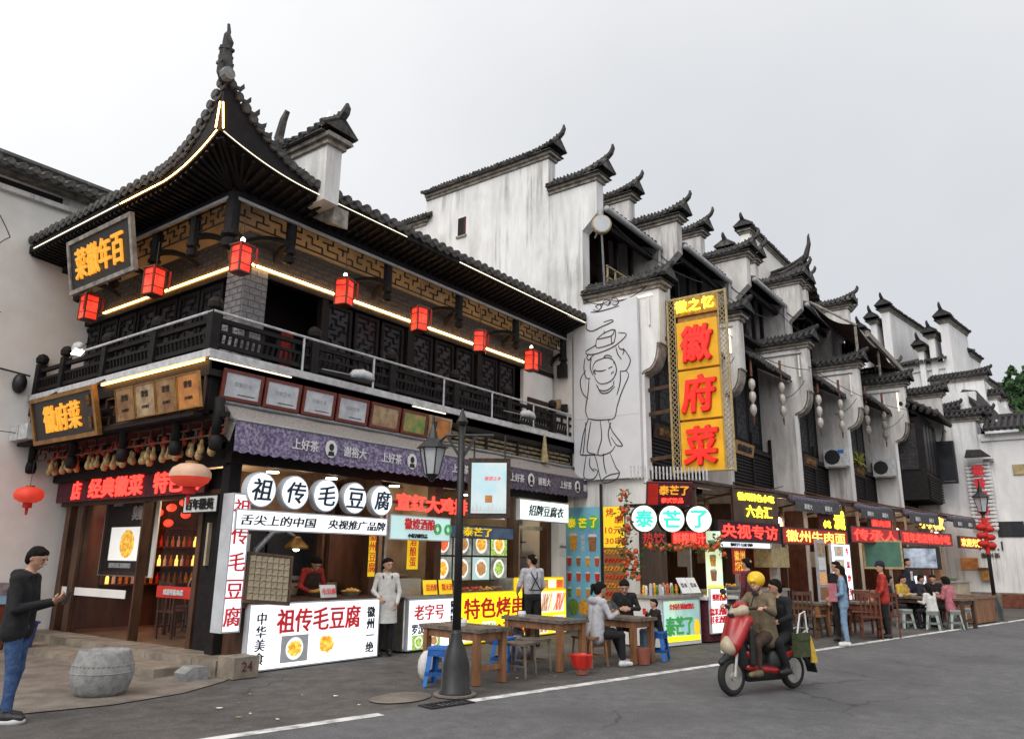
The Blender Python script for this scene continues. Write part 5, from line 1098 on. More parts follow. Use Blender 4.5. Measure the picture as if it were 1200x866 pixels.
    # board with carved characters on the slats
    c = (x0 + 1.0, yb - .10, 4.72); fr = tilt(FRONT, .2); lb = thing('carved_board', ['weathered lettered board hidden beside the yellow vertical sign', 'grey-gold lettered board on the balcony under the first white lamp string', 'dark lettered board on the balcony under the air conditioner',
        'dark lettered board on the fourth balcony of the row', 'dark lettered board under the projecting window box'][k], 'board', (c[0], c[1], 4.5), 0, 'lettered boards on the row balconies', True)
    panel(MB(), c, fr, 1.5, .36, .04).build('board', M['goldm' if k == 1 else 'browncloth'], lb); text('徽州老街', c, .18, fr, M['letterk'] if k == 1 else M['goldm'], lb, fit=1.1) if 0 else text('徽州老街', c, .18, fr, M['letterk'] if k == 1 else M['goldm'], lb, fit=1.1)
    # ground floor: side/back walls, lean-to canopy of brown boards to the shop line
    g0, g1 = gl(x0), gl(x1)
    b('shop_back_wall', M['interior'], x0, o_ + .4, 0, x1, o_ + .5, 3.4); b('shop_ceiling', M['interior2'], x0, o_ - 1.9, 3.2, x1, o_ + .5, 3.26)
    b('shop_floor', M['tilefloor'], x0, o_ - 1.9, .0, x1, o_ + .5, .05)
    npl = 7
    for i in range(npl):
        xa, xb = x0 - .3 + (x1 - x0 + .3) * i / npl, x0 - .3 + (x1 - x0 + .3) * (i + 1) / npl - .02
        mb = MB(); mb.add([(xa, o_ - 1.75, 3.72), (xb, o_ - 1.75, 3.72), (xb, gl(xb) - .1, 3.34), (xa, gl(xa) - .1, 3.34), (xa, o_ - 1.75, 3.75), (xb, o_ - 1.75, 3.75), (xb, gl(xb) - .1, 3.37), (xa, gl(xa) - .1, 3.37)],
                          [(0, 3, 2, 1), (4, 5, 6, 7), (0, 1, 5, 4), (1, 2, 6, 5), (2, 3, 7, 6), (3, 0, 4, 7)]); mb.build('canopy_board', M['woodb'], H)
    MB().bar((x0 - .3, gl(x0 - .3), 3.28), (x1, g1, 3.28), .06, .12).build('canopy_beam', M['woodb'], H)
    MB().bar((x0 - .2, gl(x0) + .05, 2.2), (x0 - .2, gl(x0) + .05, 3.3), .07, .07).build('canopy_post', M['woodb'], H)
    for q in (0.0, .5): MB().bar((x0 + q * W, gl(x0 + q * W) + .02, 3.3), (x0 + q * W, o_ - 1.95, 3.0), .05, .05).build('canopy_strut', M['woodb'], H)
    sx = x0 + .1
    b('partition', M['interior2'], x0 - .02, o_ - 1.96, 0, x0 + .04, o_ + .4, 3.2)
    if k:                                                   # rolled cloth valance with emblems
        xa, xb = x0 + .25, x0 + W * .72
        cl = thing('rolled_awning', ['', 'grey rolled cloth awning with pale emblems over the beef noodle shop', 'grey rolled cloth awning over the long red letter board', 'grey rolled cloth awning in the middle of the red letter board', 'dark rolled cloth awning near the right end of the row'][k], 'awning', (xa, gl(xa) - .1, 3.1), 0, 'rolled cloth awnings along the row', True)
        A0, A1 = V3(xa, gl(xa) - .16, 3.22), V3(xb, gl(xb) - .16, 3.22)
        MB().tube([A0, (A0 + A1) / 2 + V3(0, 0, -.03), A1], .11, 10).build('cloth_roll', M['valanced'], cl, smooth=True)
        mb = MB(); mb.sheet(lambda u, v: tuple(A0 + (A1 - A0) * u + V3(0, -.11, -.02 - .30 * v + .012 * math.sin(40 * u) * v)), 24, 2); mb.build('valance', mat('charcoal_cloth', (.085, .083, .09), (.045, .044, .048), 12, .9, bump=.3), cl)
        for u in (.25, .7): text('谢裕大', A0 + (A1 - A0) * u + V3(0, -.135, -.18), .14, DF, M['letterw'], cl, bold=.01, depth=.004)
for k in range(1, 5):
    X = XK[k]; o_ = off(X); H = HO[k]
    for i in range(9): box('cladding_plank', M['woodb' if k % 2 else 'woodr'], H, X - .035, o_ - 1.95 + i * .26, .05, X - .003, o_ - 1.95 + i * .26 + .25, 3.1)
    c = V3(X - .06, o_ - 1.2, 1.9); panel(MB(), c, LEFT, .5, .7, .02).build('pasted_notice', M[['paper', 'certb', 'paper', 'yelcloth', 'paper'][k]], H); panel(MB(), c + V3(0, .62, -.2), LEFT, .4, .5, .02).build('pasted_notice', M[['certo', 'paper', 'redpl', 'paper', 'certo'][k]], H)
for k in range(5):
    X = XK[k] + .4; o_ = off(X); H = HO[k]; W = XK[k + 1] - X; rq = random.Random(k)
    for z in (.9, 1.35, 1.8): box('wall_shelf', M['woodr'], H, X + .1, o_ - .0, z, X + W - .2, o_ + .38, z + .04)
    for i in range(26):
        z = (.94, 1.39, 1.84)[i % 3]; x = X + .25 + (i // 3) * (W - .6) / 9 + rq.uniform(-.04, .04); w = rq.uniform(.05, .12); box('shelf_goods', M[rq.choice(['paper', 'food_y', 'redpl', 'gourd', 'steel', 'greycloth', 'food_b', 'lyel2', 'blueprint'])], H, x - w, o_ + .0, z, x + w, o_ + .2, z + rq.uniform(.12, .32))
    for i in range(3):
        x = X + .4 + i * W * .3; c = V3(x, o_ - .02, 2.45); panel(MB(), c, FRONT, .6, .42, .02).build('wall_poster', M[['foodl_b', 'foodl_r', 'lyel2', 'paper', 'foodl_y'][(i + k) % 5]], H)
    box('inner_curtain', M[['redcloth', 'browncloth', 'pinkcloth', 'navy', 'redcloth'][k]], H, X + W * .45, o_ - 1.0, .9, X + W * .55, o_ - .96, 2.9)
    box('door_frame', M['steel'], H, X + .05, gl(X) + .35, 0, X + .13, gl(X) + .43, 3.1); box('door_frame', M['woodb'], H, X + W * .5, gl(X) + .5, 0, X + W * .5 + .09, gl(X) + .6, 3.1)
# light: one warm lamp under each shop ceiling, hung as a visible bulb
for i, (x, y, z, e) in enumerate(((11.4, -2.6, 2.75, 22), (15.2, -3.2, 2.75, 26), (18.4, -4.0, 2.75, 30), (20.0, -4.9, 2.35, 20), (22.6, -4.9, 2.7, 36), (26.2, -5.6, 2.7, 36))):
    t = thing('hanging_bulb', ['bare bulb inside the interview-sign shop', 'bare bulb inside the beef noodle shop', 'bulb in front of the green chalkboard shop', 'glaring bulb beside the red-jacketed man', 'bulb over the shop with the television', 'bulb in the last shop before the white end wall'][i], 'lamp', (x, y, z), 0, 'bulbs in the row shops')
    MB().ball((0, 0, 0), .075).build('bulb', M['bulb'], t); MB().tube([(0, 0, .07), (0, 0, .45)], .008, 4).build('cord', M['blackm'], t)
    l = bpy.data.lights.new('bulb_light', 'POINT'); l.energy = e; l.color = (1, .76, .5); l.shadow_soft_size = .1; o = bpy.data.objects.new('bulb_light', l); COL.objects.link(o); o.parent = t; o.location = (0, 0, -.12)
# attic railing, satellite drum and struts by the great gable
t = thing('attic_railing', 'low brown wooden railing in the open attic beside the satellite dish', 'railing', (10.6, -.75, 8.45), 0, None, True)
for x in np.arange(9.95, 12.6, .42): MB().bar((x, -.8, 8.45), (x, -.8, 9.25), .04, .04).build('post', M['cane'], t)
for z in (8.6, 8.9, 9.22): MB().bar((9.9, -.8, z), (12.6, -.8, z), .04, .04).build('rail', M['cane'], t)
MB().bar((9.9, -.8, 8.6), (10.8, -.8, 9.2), .03, .03).build('brace', M['cane'], t)
t = thing('satellite_dish', 'round pale satellite dish hung under the gutter by the great gable', 'dish', (10.0, -.95, 9.5), 0, None, True)
cd = V3(9.12, -1.1, 10.0); ax = np.array([-.80, -.60, -.05]); ax /= np.linalg.norm(ax)
MB().tube([cd, cd + ax * .10, cd + ax * .14], [.25, .26, .24], 28).build('drum', M['cane'], t, smooth=False); MB().tube([cd + ax * .141, cd + ax * .15], [.22, .21], 28).build('face', M['certb'] if 0 else M['gourd'] if 0 else M['boxside'], t)
MB().tube([cd, (9.6, -.9, 8.5)], .03, 6).build('mast', M['metal'], t); MB().tube([cd, (9.6, -.7, 10.8)], .02, 6).build('stay', M['metal'], t); MB().tube([cd, (9.5, -.7, 9.9)], .03, 6).build('wall_arm', M['metal'], t)
# --- white panel with a line drawing, under the lowest coping of the great gable
t = thing('drawing_panel', 'tall white panel with a black line drawing of a child lifting a plate of tofu', 'panel', (9.4, -1.0, 3.4), 0, None, True)
mp = mat('white_sheet_panel', (.62, .63, .66), (.55, .56, .59), 1.2, .6)
box('sheet', mp, t, 9.36, -1.93, 5.02, 9.46, -.42, 7.98); box('sheet', mp, t, 9.36, -.415, 5.02, 9.46, -.08, 7.55); box('sheet', mp, t, 9.36, -1.93, 3.5, 9.46, -.08, 5.015)
cP = V3(9.355, -1.0, 5.65)
L = lambda pts: [((x - 150) / 706 * 6.3 / 1.0 * .72, (455 - y) / 866 * 7.0) for x, y in pts]
# strokes traced in the panel's own plane: x across, y up (metres)
def q(*p): return [((x - 182) * .00745, (505 - y) * .00735) for x, y in p]
dr = [q((160, 205), (150, 195), (165, 190), (172, 203), (158, 212), (140, 205)), q((172, 205), (185, 180), (205, 185), (200, 200), (190, 196)), q((205, 200), (215, 180), (235, 185), (238, 200), (225, 205), (215, 198)), q((130, 212), (160, 216), (200, 214), (240, 210)),
      q((115, 250), (112, 270), (135, 282), (175, 272), (215, 262), (210, 255), (180, 258)), q((182, 290), (182, 300)),
      q((110, 350), (112, 362), (150, 366), (215, 352), (260, 325), (262, 312), (235, 305)), q((110, 350), (150, 335)), q((152, 315), (152, 345), (210, 340), (222, 325), (222, 292), (180, 298), (152, 315)), q((152, 315), (208, 312), (222, 292)), q((208, 312), (210, 340)),
      q((120, 362), (112, 375), (122, 385), (130, 375), (140, 370)), q((235, 350), (240, 362), (255, 370), (250, 385)), q((130, 380), (125, 410), (135, 440)), q((105, 375), (100, 410), (108, 445), (125, 450)), q((225, 355), (232, 380), (245, 400)), q((252, 362), (268, 385), (278, 410), (262, 440), (240, 440)),
      q((140, 440), (135, 415), (145, 395), (165, 388), (190, 386), (210, 395), (222, 415), (225, 440), (210, 465), (185, 475), (160, 472), (145, 455), (140, 440)), q((178, 385), (185, 378), (200, 380), (210, 388)), q((145, 420), (140, 430), (147, 438)), q((195, 425), (210, 420)), q((205, 445), (215, 438)), q((215, 410), (220, 405)), q((140, 425), (165, 430), (185, 428)),
      q((148, 475), (160, 495), (185, 500), (210, 488), (215, 470)), q((152, 480), (165, 505), (192, 508), (218, 490)),
      q((108, 420), (90, 440), (85, 465), (95, 500), (115, 520)), q((120, 450), (115, 500), (105, 560), (115, 590)), q((262, 442), (270, 460), (255, 490), (240, 520), (225, 560), (215, 595), (190, 602)), q((115, 590), (150, 598), (200, 600)), q((240, 440), (238, 480), (225, 520)),
      q((115, 590), (95, 640), (85, 690), (82, 705)), q((105, 600), (100, 660), (92, 710)), q((125, 600), (115, 650), (110, 700), (140, 712)), q((160, 600), (165, 660), (150, 715), (195, 710), (215, 690)), q((190, 600), (205, 640), (235, 680), (240, 692), (220, 688), (200, 660)), q((200, 610), (190, 650), (200, 690)),
      q((105, 715), (98, 750), (95, 785), (110, 795), (135, 792), (148, 770), (130, 760)), q((120, 720), (118, 750), (135, 770)), q((195, 712), (215, 760), (228, 780), (215, 800), (180, 810), (160, 800), (145, 740), (135, 712)), q((162, 800), (190, 785), (228, 780)), q((170, 712), (172, 750), (180, 780)), q((82, 705), (90, 712), (150, 715))]
strokes(t, dr, cP, LEFT, .012, M['ink'])
frame(MB(), (9.355, -1.0, 5.72), LEFT, 1.87, 4.5, .015, .02, .0).build('edge_trim', M['greycloth'], t) if 0 else None
# --- posters on the side wall below it
t = thing('drinks_poster', 'tall blue poster of iced drinks with green round characters on the white side wall', 'poster', (9.4, -.1, .1), 0, None, True)
cb = V3(9.42, -.26, 1.55); panel(MB(), cb, LEFT, .98, 2.6, .015).build('sheet', M['blueprint'], t)
for i, c_ in enumerate('泰芒了'):
    p = on(cb, LEFT, -.31 + i * .31, .93); MB().prism([(.15 * math.cos(2 * PI * j / 20), .17 * math.sin(2 * PI * j / 20)) for j in range(20)], p + V3(-.006, 0, 0), *LEFT, .005).build('roundel', M['green'], t); text(c_, p + V3(-.008, 0, 0), .22, LEFT, M['lyel2'], t, bold=.03, depth=.003)
def cup(parent, c, s, m, fr=LEFT, top='letterw'):
    mb = MB(); mb.prism([(-.05 * s, -.1 * s), (.05 * s, -.1 * s), (.07 * s, .1 * s), (-.07 * s, .1 * s)], on(c, fr, 0, 0, .006), *fr, .004); mb.mi(1).prism([(-.075 * s, .1 * s), (.075 * s, .1 * s), (.05 * s, .14 * s), (-.05 * s, .14 * s)], on(c, fr, 0, 0, .007), *fr, .004); mb.mi(1).bar(on(c, fr, .01 * s, .1 * s, .007), on(c, fr, .04 * s, .22 * s, .007), .012 * s, .004)
    mb.build('printed_cup', [M[m], M[top]], parent)
cup(t, on(cb, LEFT, -.27, .45), 1.7, 'food_y'); cup(t, on(cb, LEFT, .27, .42), 1.7, 'food_b'); text('鲜\n果\n茶', on(cb, LEFT, .0, .45), .4, LEFT, M['letterw'], t, bold=0, depth=.003)
for r in range(3):
    for c_ in range(4): cup(t, on(cb, LEFT, -.39 + .26 * c_, .0 - r * .36), .95, ['food_r', 'food_b', 'food_y', 'fruit', 'redpl', 'food_r', 'fruit', 'redpl', 'food_g', 'food_y', 'gourd', 'food_y'][r * 4 + c_])
for i, m_ in enumerate(('food_g', 'food_y', 'food_g')): MB().prism([(.14 * math.cos(2 * PI * j / 14), .2 * math.sin(2 * PI * j / 14)) for j in range(14)], on(cb, LEFT, -.28 + i * .28, -1.05, .006 + i * .002), *LEFT, .004).build('printed_fruit', M[m_], t)
t = thing('skewer_poster', 'narrow yellow and brown skewer price poster beside the blue poster', 'poster', (9.4, -1.1, .1), 0, None, True)
cy = V3(9.42, -1.12, 1.55); panel(MB(), cy, LEFT, .56, 2.6, .015).build('sheet', M['food_b'], t); panel(MB(), on(cy, LEFT, 0, .82), LEFT, .56, .95, .002, .004).build('yellow_head', M['lyel2'], t)
text('烤', on(cy, LEFT, -.1, 1.16, .005), .2, LEFT, M['inkr'], t, bold=.01, depth=.003); text('串', on(cy, LEFT, .12, .98, .005), .2, LEFT, M['inkr'], t, bold=.01, depth=.003); text('10元', on(cy, LEFT, 0, .74, .005), .17, LEFT, M['inkr'], t, bold=.01, depth=.003, fit=.46); text('30串', on(cy, LEFT, 0, .5, .005), .17, LEFT, M['inkr'], t, bold=.01, depth=.003, fit=.46)
for i in range(8):
    mb = MB(); c_ = on(cy, LEFT, 0, .24 - i * .19, .004); panel(mb, c_, LEFT, .54, .10, .003); mb.mi(1); [mb.bar(on(c_, LEFT, -.24 + j * .09, -.03, .006), on(c_, LEFT, -.17 + j * .09, .04, .006), .05, .004) for j in range(6)]; mb.build('printed_picture', [M['food_r' if i % 2 else 'food_y'], M['redpl' if i % 3 else 'food_y']], t)
MB().bar((9.40, -.795, .1), (9.40, -.795, 3.4), .05, .05).build('black_pole', M['blackm'], HO[0])
# --- yellow vertical sign standing out from the second wall
t = thing('vertical_shop_sign', 'tall amber sign with three big red characters in a worn bamboo frame', 'sign', (9.75, -3.3, 3.5), 0, None, True)
ys_, W_, H_ = -3.30, 1.5, 4.35; zc = 5.72
cS = V3(9.75, ys_, zc)
for i, ch in enumerate('徽府菜'):
    zz = 6.62 - i * 1.22 - .0; c = V3(9.72, ys_, zz); panel(MB(), c, LEFT, 1.02, 1.16, .14).build('amber_panel', M['orange'], t)
    text(ch, c + V3(-.05, 0, 0), .84, LEFT, M['bigred'], t, bold=.03, depth=.07, slant=.10, fit=.74, off=.0); text(ch, c + V3(-.0, 0, 0), .87, LEFT, M['bigredr'], t, bold=.038, depth=.05, slant=.10, fit=.77, off=0)
panel(MB(), V3(9.74, ys_, 7.58), LEFT, 1.06, .44, .14).build('head_board', M['goldm'], t)
for i, ch in enumerate('徽之忆'): text(ch, (9.68, ys_ + .34 - .34 * i, 7.58), .29, LEFT, M['yelled'], t, bold=.03, depth=.03)
mb = MB()
for s_ in (-1, 1):
    for i in range(34):
        z = 3.62 + i * .121
        for d in (-1, 1): mb.bar((9.75, ys_ + s_ * .64 - d * .07, z), (9.75, ys_ + s_ * .64 + d * .07, z + .14), .015, .015, (1, 0, 0))
for i in range(11):
    for d in (-1, 1): mb.bar((9.75, ys_ - .55 + i * .105 - d * .05, 3.62), (9.75, ys_ - .55 + i * .105 + d * .05, 3.72), .015, .015, (1, 0, 0))
mb.build('woven_lattice', M['cane'], t, kind='stuff')
for y in (-.74, .74, -.55, .55): MB().tube([(9.75, ys_ + y, 3.56), (9.75, ys_ + y, 7.86)], .032 if abs(y) > .6 else .02, 6).build('frame_pole', M['cane'], t)
for z in (3.6, 7.82): MB().tube([(9.75, ys_ - .76, z), (9.75, ys_ + .76, z)], .034, 6).build('frame_pole', M['cane'], t)
MB().box(9.80, ys_ - .5, 3.7, 9.84, ys_ + .5, 7.7).build('back_sheet', M['goldm'], t)
for z in (5.1, 5.7, 6.9, 4.0): MB().bar((9.8, ys_ + .7, z), (9.8, -1.95, z - .05), .05, .09).build('wall_bracket', M['woodb'], t)
# --- strings of white gourd lamps, air conditioners and odds and ends on the row
def lampstring(x, y, z, label, n=3, m='white_rail'):
    t = thing('lamp_string', label, 'lamp string', (x, y, z), 0, 'strings of gourd shaped lamps on the row'); t.scale = (.78, .78, .86)
    MB().tube([(0, 0, .2), (0, 0, .9)], .05, 8).build('stem', M['woodr'], t)
    for i in range(n): MB().lathe((0, 0, .12 - i * .42), [(.05, 0), (.10, -.05), (.125, -.16), (.11, -.27), (.06, -.34), (.04, -.40)], 10).build('glass_shade', M[m], t, smooth=True)
    MB().tube([(0, 0, -1.15), (0, 0, -1.4)], [.04, .02], 6).build('tassel', M['woodr'], t)
mat('pearl_glass', (.50, .46, .42), (.34, .30, .26), 6, .2, spec=.8); M['pearl'] = MATS['pearl_glass']
lampstring(13.7, -3.2, 6.45, 'white lamp string nearest the yellow vertical sign', 3, 'pearl'); lampstring(15.9, -3.35, 6.75, 'white lamp string before the second white pier of the row', 3, 'pearl')
lampstring(17.6, -3.95, 6.6, 'white lamp string at the left of the third window bay', 3, 'pearl'); lampstring(19.7, -4.1, 6.8, 'white lamp string beside the blue plate', 3, 'pearl')
lampstring(21.2, -4.6, 6.8, 'grimy lamp string over the plant in the fourth bay', 3, 'mould'); lampstring(23.3, -4.75, 6.9, 'grimy lamp string beside the second air conditioner', 3, 'mould')
def ac(x, y, z, label, plate=False):
    t = thing('air_conditioner', label, 'air conditioner', (x, y, z), 0, 'air conditioner units on the row')
    MB().box(-.0, -.75, 0, .3, .0, .62).build('casing', M['white_rail'], t)
    MB().lathe((-.25, -.38, .31), [(.0, -.02), (.24, -.02), (.25, .0)], 20, 1) if 0 else MB().prism([(.25 * math.cos(2 * PI * i / 20), .25 * math.sin(2 * PI * i / 20)) for i in range(20)], (-.006, -.28, .31), *LEFT, .01).build('fan_grille', M['blackm'], t)
    MB().box(-.02, -.7, -.06, .3, -.05, -.005).build('bracket', M['mould'], t)
    if plate: MB().box(-.008, -.66, .42, -.002, -.46, .54).build('blue_plate', M['bluepl'], t)
ac(20.2, -3.3, 4.75, 'air conditioner with dark fan and small blue plate on the fourth pier', True); ac(24.2, -4.02, 4.75, 'air conditioner with dark fan beside the large window box')
t = thing('balcony_plant', 'straggly yellow-green plant on the fourth balcony', 'plant', (21.6, -4.1, 4.85)); mb = MB()
for i in range(46): a = rs.uniform(0, 6.28); r_ = rs.uniform(.1, .55); mb.tube(arc((0, 0, 0), (r_ * math.cos(a), r_ * math.sin(a) * .6, rs.uniform(-.1, .6)), (0, 0, .12), 4), [.02, .03, .035, .02, .005], 3)
mb.build('foliage', mat('yellow_leaf', (.34, .32, .05), (.12, .16, .03), 12), t, kind='stuff')
# window box of the fifth bay
t = thing('projecting_window', 'large dark timber window box projecting over the last shops with tiled hood', 'window box', (26.4, -5.4, 3.8), 0, None, True)
wx0, wx1, wy = 25.0, 28.2, -5.75; box('box_body', M['wood'], t, wx0, wy + .05, 3.9, wx1, -3.9, 7.0)
for i in range(4):
    xx = wx0 + .05 + i * .8; f = frame(MB(), (xx + .37, wy + .03, 5.9), FRONT, .72, 1.9, .07, .05).build('window', M['wood'], t); fretwork(MB(), (xx + .08, wy + .04, 5.0), FRONT, .58, 1.8, .15, .025, .02, i).build('lattice', M['woodb'], f, kind='stuff'); MB().box(xx + .08, wy + .03, 5.0, xx + .66, wy + .04, 6.8).build('pane', M['glassd'], f)
f = frame(MB(), (wx0 - .01, wy + .65, 5.9), LEFT, .9, 1.9, .08, .05).build('window', M['wood'], t); fretwork(MB(), (wx0 - .0, wy + 1.0, 5.0), LEFT, .72, 1.8, .15, .025, .02, 2).build('lattice', M['woodb'], f, kind='stuff'); MB().box(wx0 - .004, wy + .25, 5.0, wx0 - .001, wy + 1.05, 6.8).build('pane', M['glassd'], f)
for i in range(9): MB().box(wx0, wy - .02, 3.95 + i * .1, wx1, wy + .02, 4.01 + i * .1).build('slat', M['wood'], t)
mb = MB(); mb.sheet(lambda u, v: (wx0 - .3 + (wx1 - wx0 + .5) * u, wy - .55 + 1.5 * v, 6.95 + .95 * v + .25 * abs(u - .5)), 6, 2); mb.build('hood', M['tiled'], t)
for i in range(17): x = wx0 - .25 + i * .21; MB().tube([(x, wy - .6, 7.0), (x, wy + .2, 7.5), (x, wy + .9, 7.95)], [.085, .07, .07], 6).build('tile_row', M['tiled'], t)
for i in range(6): y = wy - .5 + i * .22; MB().tube([(wx0 - .45, y, 6.95 + .1 * i), (wx0 + .2, y, 7.2 + .12 * i)], [.08, .07], 6).build('tile_row', M['tiled'], t)
t = thing('black_display_frame', 'black framed glass box hanging at the end of the window box', 'display case', (28.5, -6.1, 4.6), 0, None, True); frame(MB(), (28.3, -6.0, 5.6), LEFT, .62, 1.7, .08, .3).build('frame', M['blackm'], t); MB().box(28.32, -6.25, 4.85, 28.34, -5.75, 6.35).build('pane', M['glassd'], t)
# brown canvas shelter on the roofs
t = thing('roof_canvas', 'sagging brown canvas shelter stretched over poles between the roofs', 'canvas', (22, -2.8, 8.8), 0, None, True)
mb = MB(); mb.sheet(lambda u, v: (21.0 + 8.0 * u, -3.1 - 1.5 * v, 10.9 - 1.1 * v - .3 * math.sin(PI * v) - .25 * abs(math.sin(2 * PI * u))), 14, 10); mb.build('cloth', M['canvas'], t, smooth=True)
for a, b_ in (((21.0, -3.1, 10.9), (29.0, -3.1, 10.9)), ((21.0, -4.6, 9.75), (21.0, -3.1, 10.9)), ((21.0, -4.55, 9.7), (21.0, -4.55, 8.3)), ((24.9, -4.5, 9.7), (24.9, -4.5, 8.4))): MB().tube([a, b_], .05, 6).build('pole', M['mould'], t)
t = thing('slanting_post', 'thick weathered slanting post at the edge of the canvas shelter', 'post', (24.5, -4.6, 8), 0, None, True); MB().bar((22.6, -4.62, 9.84), (29.2, -4.62, 9.80), .12, .22).build('beam', M['mould'], t)

# --- shop signs along the row
def gp(x, dy=0, z=0): return V3(x, gl(x) + dy, z)
def redboard(x0, x1, z, h, body, label, m='redled', dy=-.12, back='redglow', fitk=.9, bold=.03):
    c = gp((x0 + x1) / 2, dy, z); w = (x1 - x0) / math.cos(a11)
    t = thing('led_letter_board', label, 'led sign', (c[0], c[1], z - h / 2), 0, 'red letter boards along the row', True)
    panel(MB(), c, DF, w, h, .08).build('board', M[back], t); frame(MB(), c, DF, w + .04, h + .04, .03, .1, .01).build('frame', M['blackm'], t)
    text(body, c, h * .72, DF, M[m], t, bold=bold, fit=w * fitk, depth=.01); return t
redboard(10.35, 13.1, 2.30, .44, '央视专访', 'dark board with four glowing red characters right of the mango stall', back='maroon')
redboard(13.25, 16.9, 2.27, .40, '徽州牛肉面', 'red board with five yellow-white characters over the noodle shop', m='orangeglow', back='redglow', bold=.02); MATS['red_led_board']
redboard(17.2, 20.6, 2.42, .44, '传承人', 'red glowing board left of the middle of the long row of letters')
redboard(20.75, 25.3, 2.44, .40, '百年老店特色小吃', 'long red glowing board over the chalkboard and television')
redboard(26.2, 28.6, 2.40, .40, '欢迎光临', 'red glowing board at the far right end of the row', m='orangeglow')
redboard(18.6, 20.1, 2.80, .26, '酱肉饼', 'small red glowing board above the long row of red letters')
t = thing('shop_name_board', 'brown shop board with yellow neon characters above the red interview sign', 'sign', (12, -3.4, 2.6), 0, None, True)
c = gp(12.1, -.1, 2.92); panel(MB(), c, DF, 2.1, .75, .06).build('board', M['woodb'], t); text('徽州特色小吃', on(c, DF, .0, .22), .18, DF, M['yelled'], t, bold=.03, fit=1.7); text('六合汇', on(c, DF, .1, -.12), .28, DF, M['yelled'], t, bold=.02, fit=1.2)
t = thing('shop_name_board', 'maroon board with upright yellow neon characters left of the canvas roll', 'sign', (16, -4.4, 2.5), 0, None, True)
c = gp(16.1, -.1, 2.78); panel(MB(), c, DF, 1.5, .6, .06).build('board', M['maroon'], t); text('米线', on(c, DF, .42, 0), .5, DF, M['yelled'], t, bold=.04, fit=.62); text('小吃', on(c, DF, -.35, -.14), .2, DF, M['yelled'], t, bold=.03)
t = thing('shop_name_board', 'bright white and yellow neon name over the television shop', 'sign', (23.5, -5.9, 2.7), 0, None, True)
text('小人家', gp(23.3, -.2, 2.98), .42, DF, M['orangeglow'], t, bold=.04, fit=2.2, depth=.03); MB().bar(gp(22.1, -.15, 2.78), gp(24.5, -.15, 2.78), .04, .04).build('rail', M['blackm'], t)
lightbox('strip_lightbox', 'white lit strip below the red interview sign', 'lightbox', gp(11.4, -.05, 1.99), DF, 2.7, .15, .12, M['lbox'], texts=[('徽州老字号 毛豆腐 臭鳜鱼', 0, 0, .08, M['ink'], dict(bold=0))])
lightbox('menu_lightbox', 'tall white lit menu with bowl pictures beside the noodle shop door', 'lightbox', gp(16.0, -.3, 1.36), DF, 1.15, 1.5, .08, M['lbox'], texts=[(s_, .36, .55 - i * .36, .18, M['inkr'], {}) for i, s_ in enumerate(('牛', '混', '炒', '玉'))])
mm = bpy.data.objects['menu_lightbox']
for i in range(4): picture(mm, on(gp(16.0, -.302, 1.36), DF, -.14, .55 - i * .36), DF, .56, .28, M['paper'], M['boxside'], M['foodl_y' if i == 1 else 'foodl_b'], i, .008)
t = thing('photo_strip', 'narrow upright strip of photos left of the white noodle menu', 'menu board', gp(15.0, -.2, .6), 0, None, True); panel(MB(), gp(15.0, -.22, 1.4), DF, .5, 1.6, .05).build('board', M['greycloth'], t)
for i in range(4): panel(MB(), gp(15.0, -.225, 1.95 - i * .38), DF, .4, .32, .003, .006).build('printed_picture', M[['certb', 'paper', 'foodl_b', 'food_b'][i]], t)
t = thing('red_poster', 'red poster with pale characters hung inside the interview-sign shop', 'poster', gp(11.9, .3, 1.5), 0, None, True); panel(MB(), gp(11.9, .3, 1.62), DF, .62, .62, .02).build('sheet', M['redpl'], t); text('徽州\n烧饼', gp(11.9, .295, 1.62), .48, DF, M['foodl_y'], t, depth=.004); panel(MB(), gp(12.1, .29, 1.2), DF, .5, .16, .02).build('strip', M['redpl'], t)
t = thing('metal_hood', 'beige metal ventilation box beside the noodle shop post', 'vent hood', gp(13.4, .1, 1.5), 0, None, True); panel(MB(), gp(13.2, -.05, 1.72), DF, .85, .5, .5).build('box', M['cane'], t); MB().box(13.1, gl(13.1), .6, 13.3, gl(13.1) + .2, 1.5).build('duct', M['steel'], t)
t = thing('chalkboard', 'green chalkboard in pale frame hung over the man in black', 'chalkboard', gp(19.0, -.2, 1.6), 0, None, True); c = gp(18.9, -.25, 1.86); panel(MB(), c, CF, 1.1, .75, .03).build('board', M['chalk'], t); frame(MB(), c, CF, 1.2, .85, .06, .05, .01).build('frame', M['cane'], t)
t = thing('television', 'lit flat television hung in front of the fourth shop', 'television', gp(22.0, -.2, 1.5), 0, None, True); c = gp(21.8, -.25, 1.78); panel(MB(), c, CF, 1.35, .72, .08).build('casing', M['blackm'], t); panel(MB(), c, CF, 1.05, .62, .01, .012).build('screen', M['screen'], t)
lightbox('standing_menu', 'white lit menu stand on the ground below the television', 'lightbox', (22.3, -5.35, .72), CF, .75, 1.0, .12, M['lboxb'], texts=[('菜单价目\n牛肉面\n烧饼\n豆腐', 0, 0, .7, M['boxside'], dict(bold=0))])
t = thing('white_bin', 'white plastic bin beside the lit menu stand', 'bin', (21.3, -5.3, 0)); MB().lathe((0, 0, 0), [(.22, 0), (.28, .55), (.25, .55), (.2, .05)], 14).build('body', M['whitepl'], t)
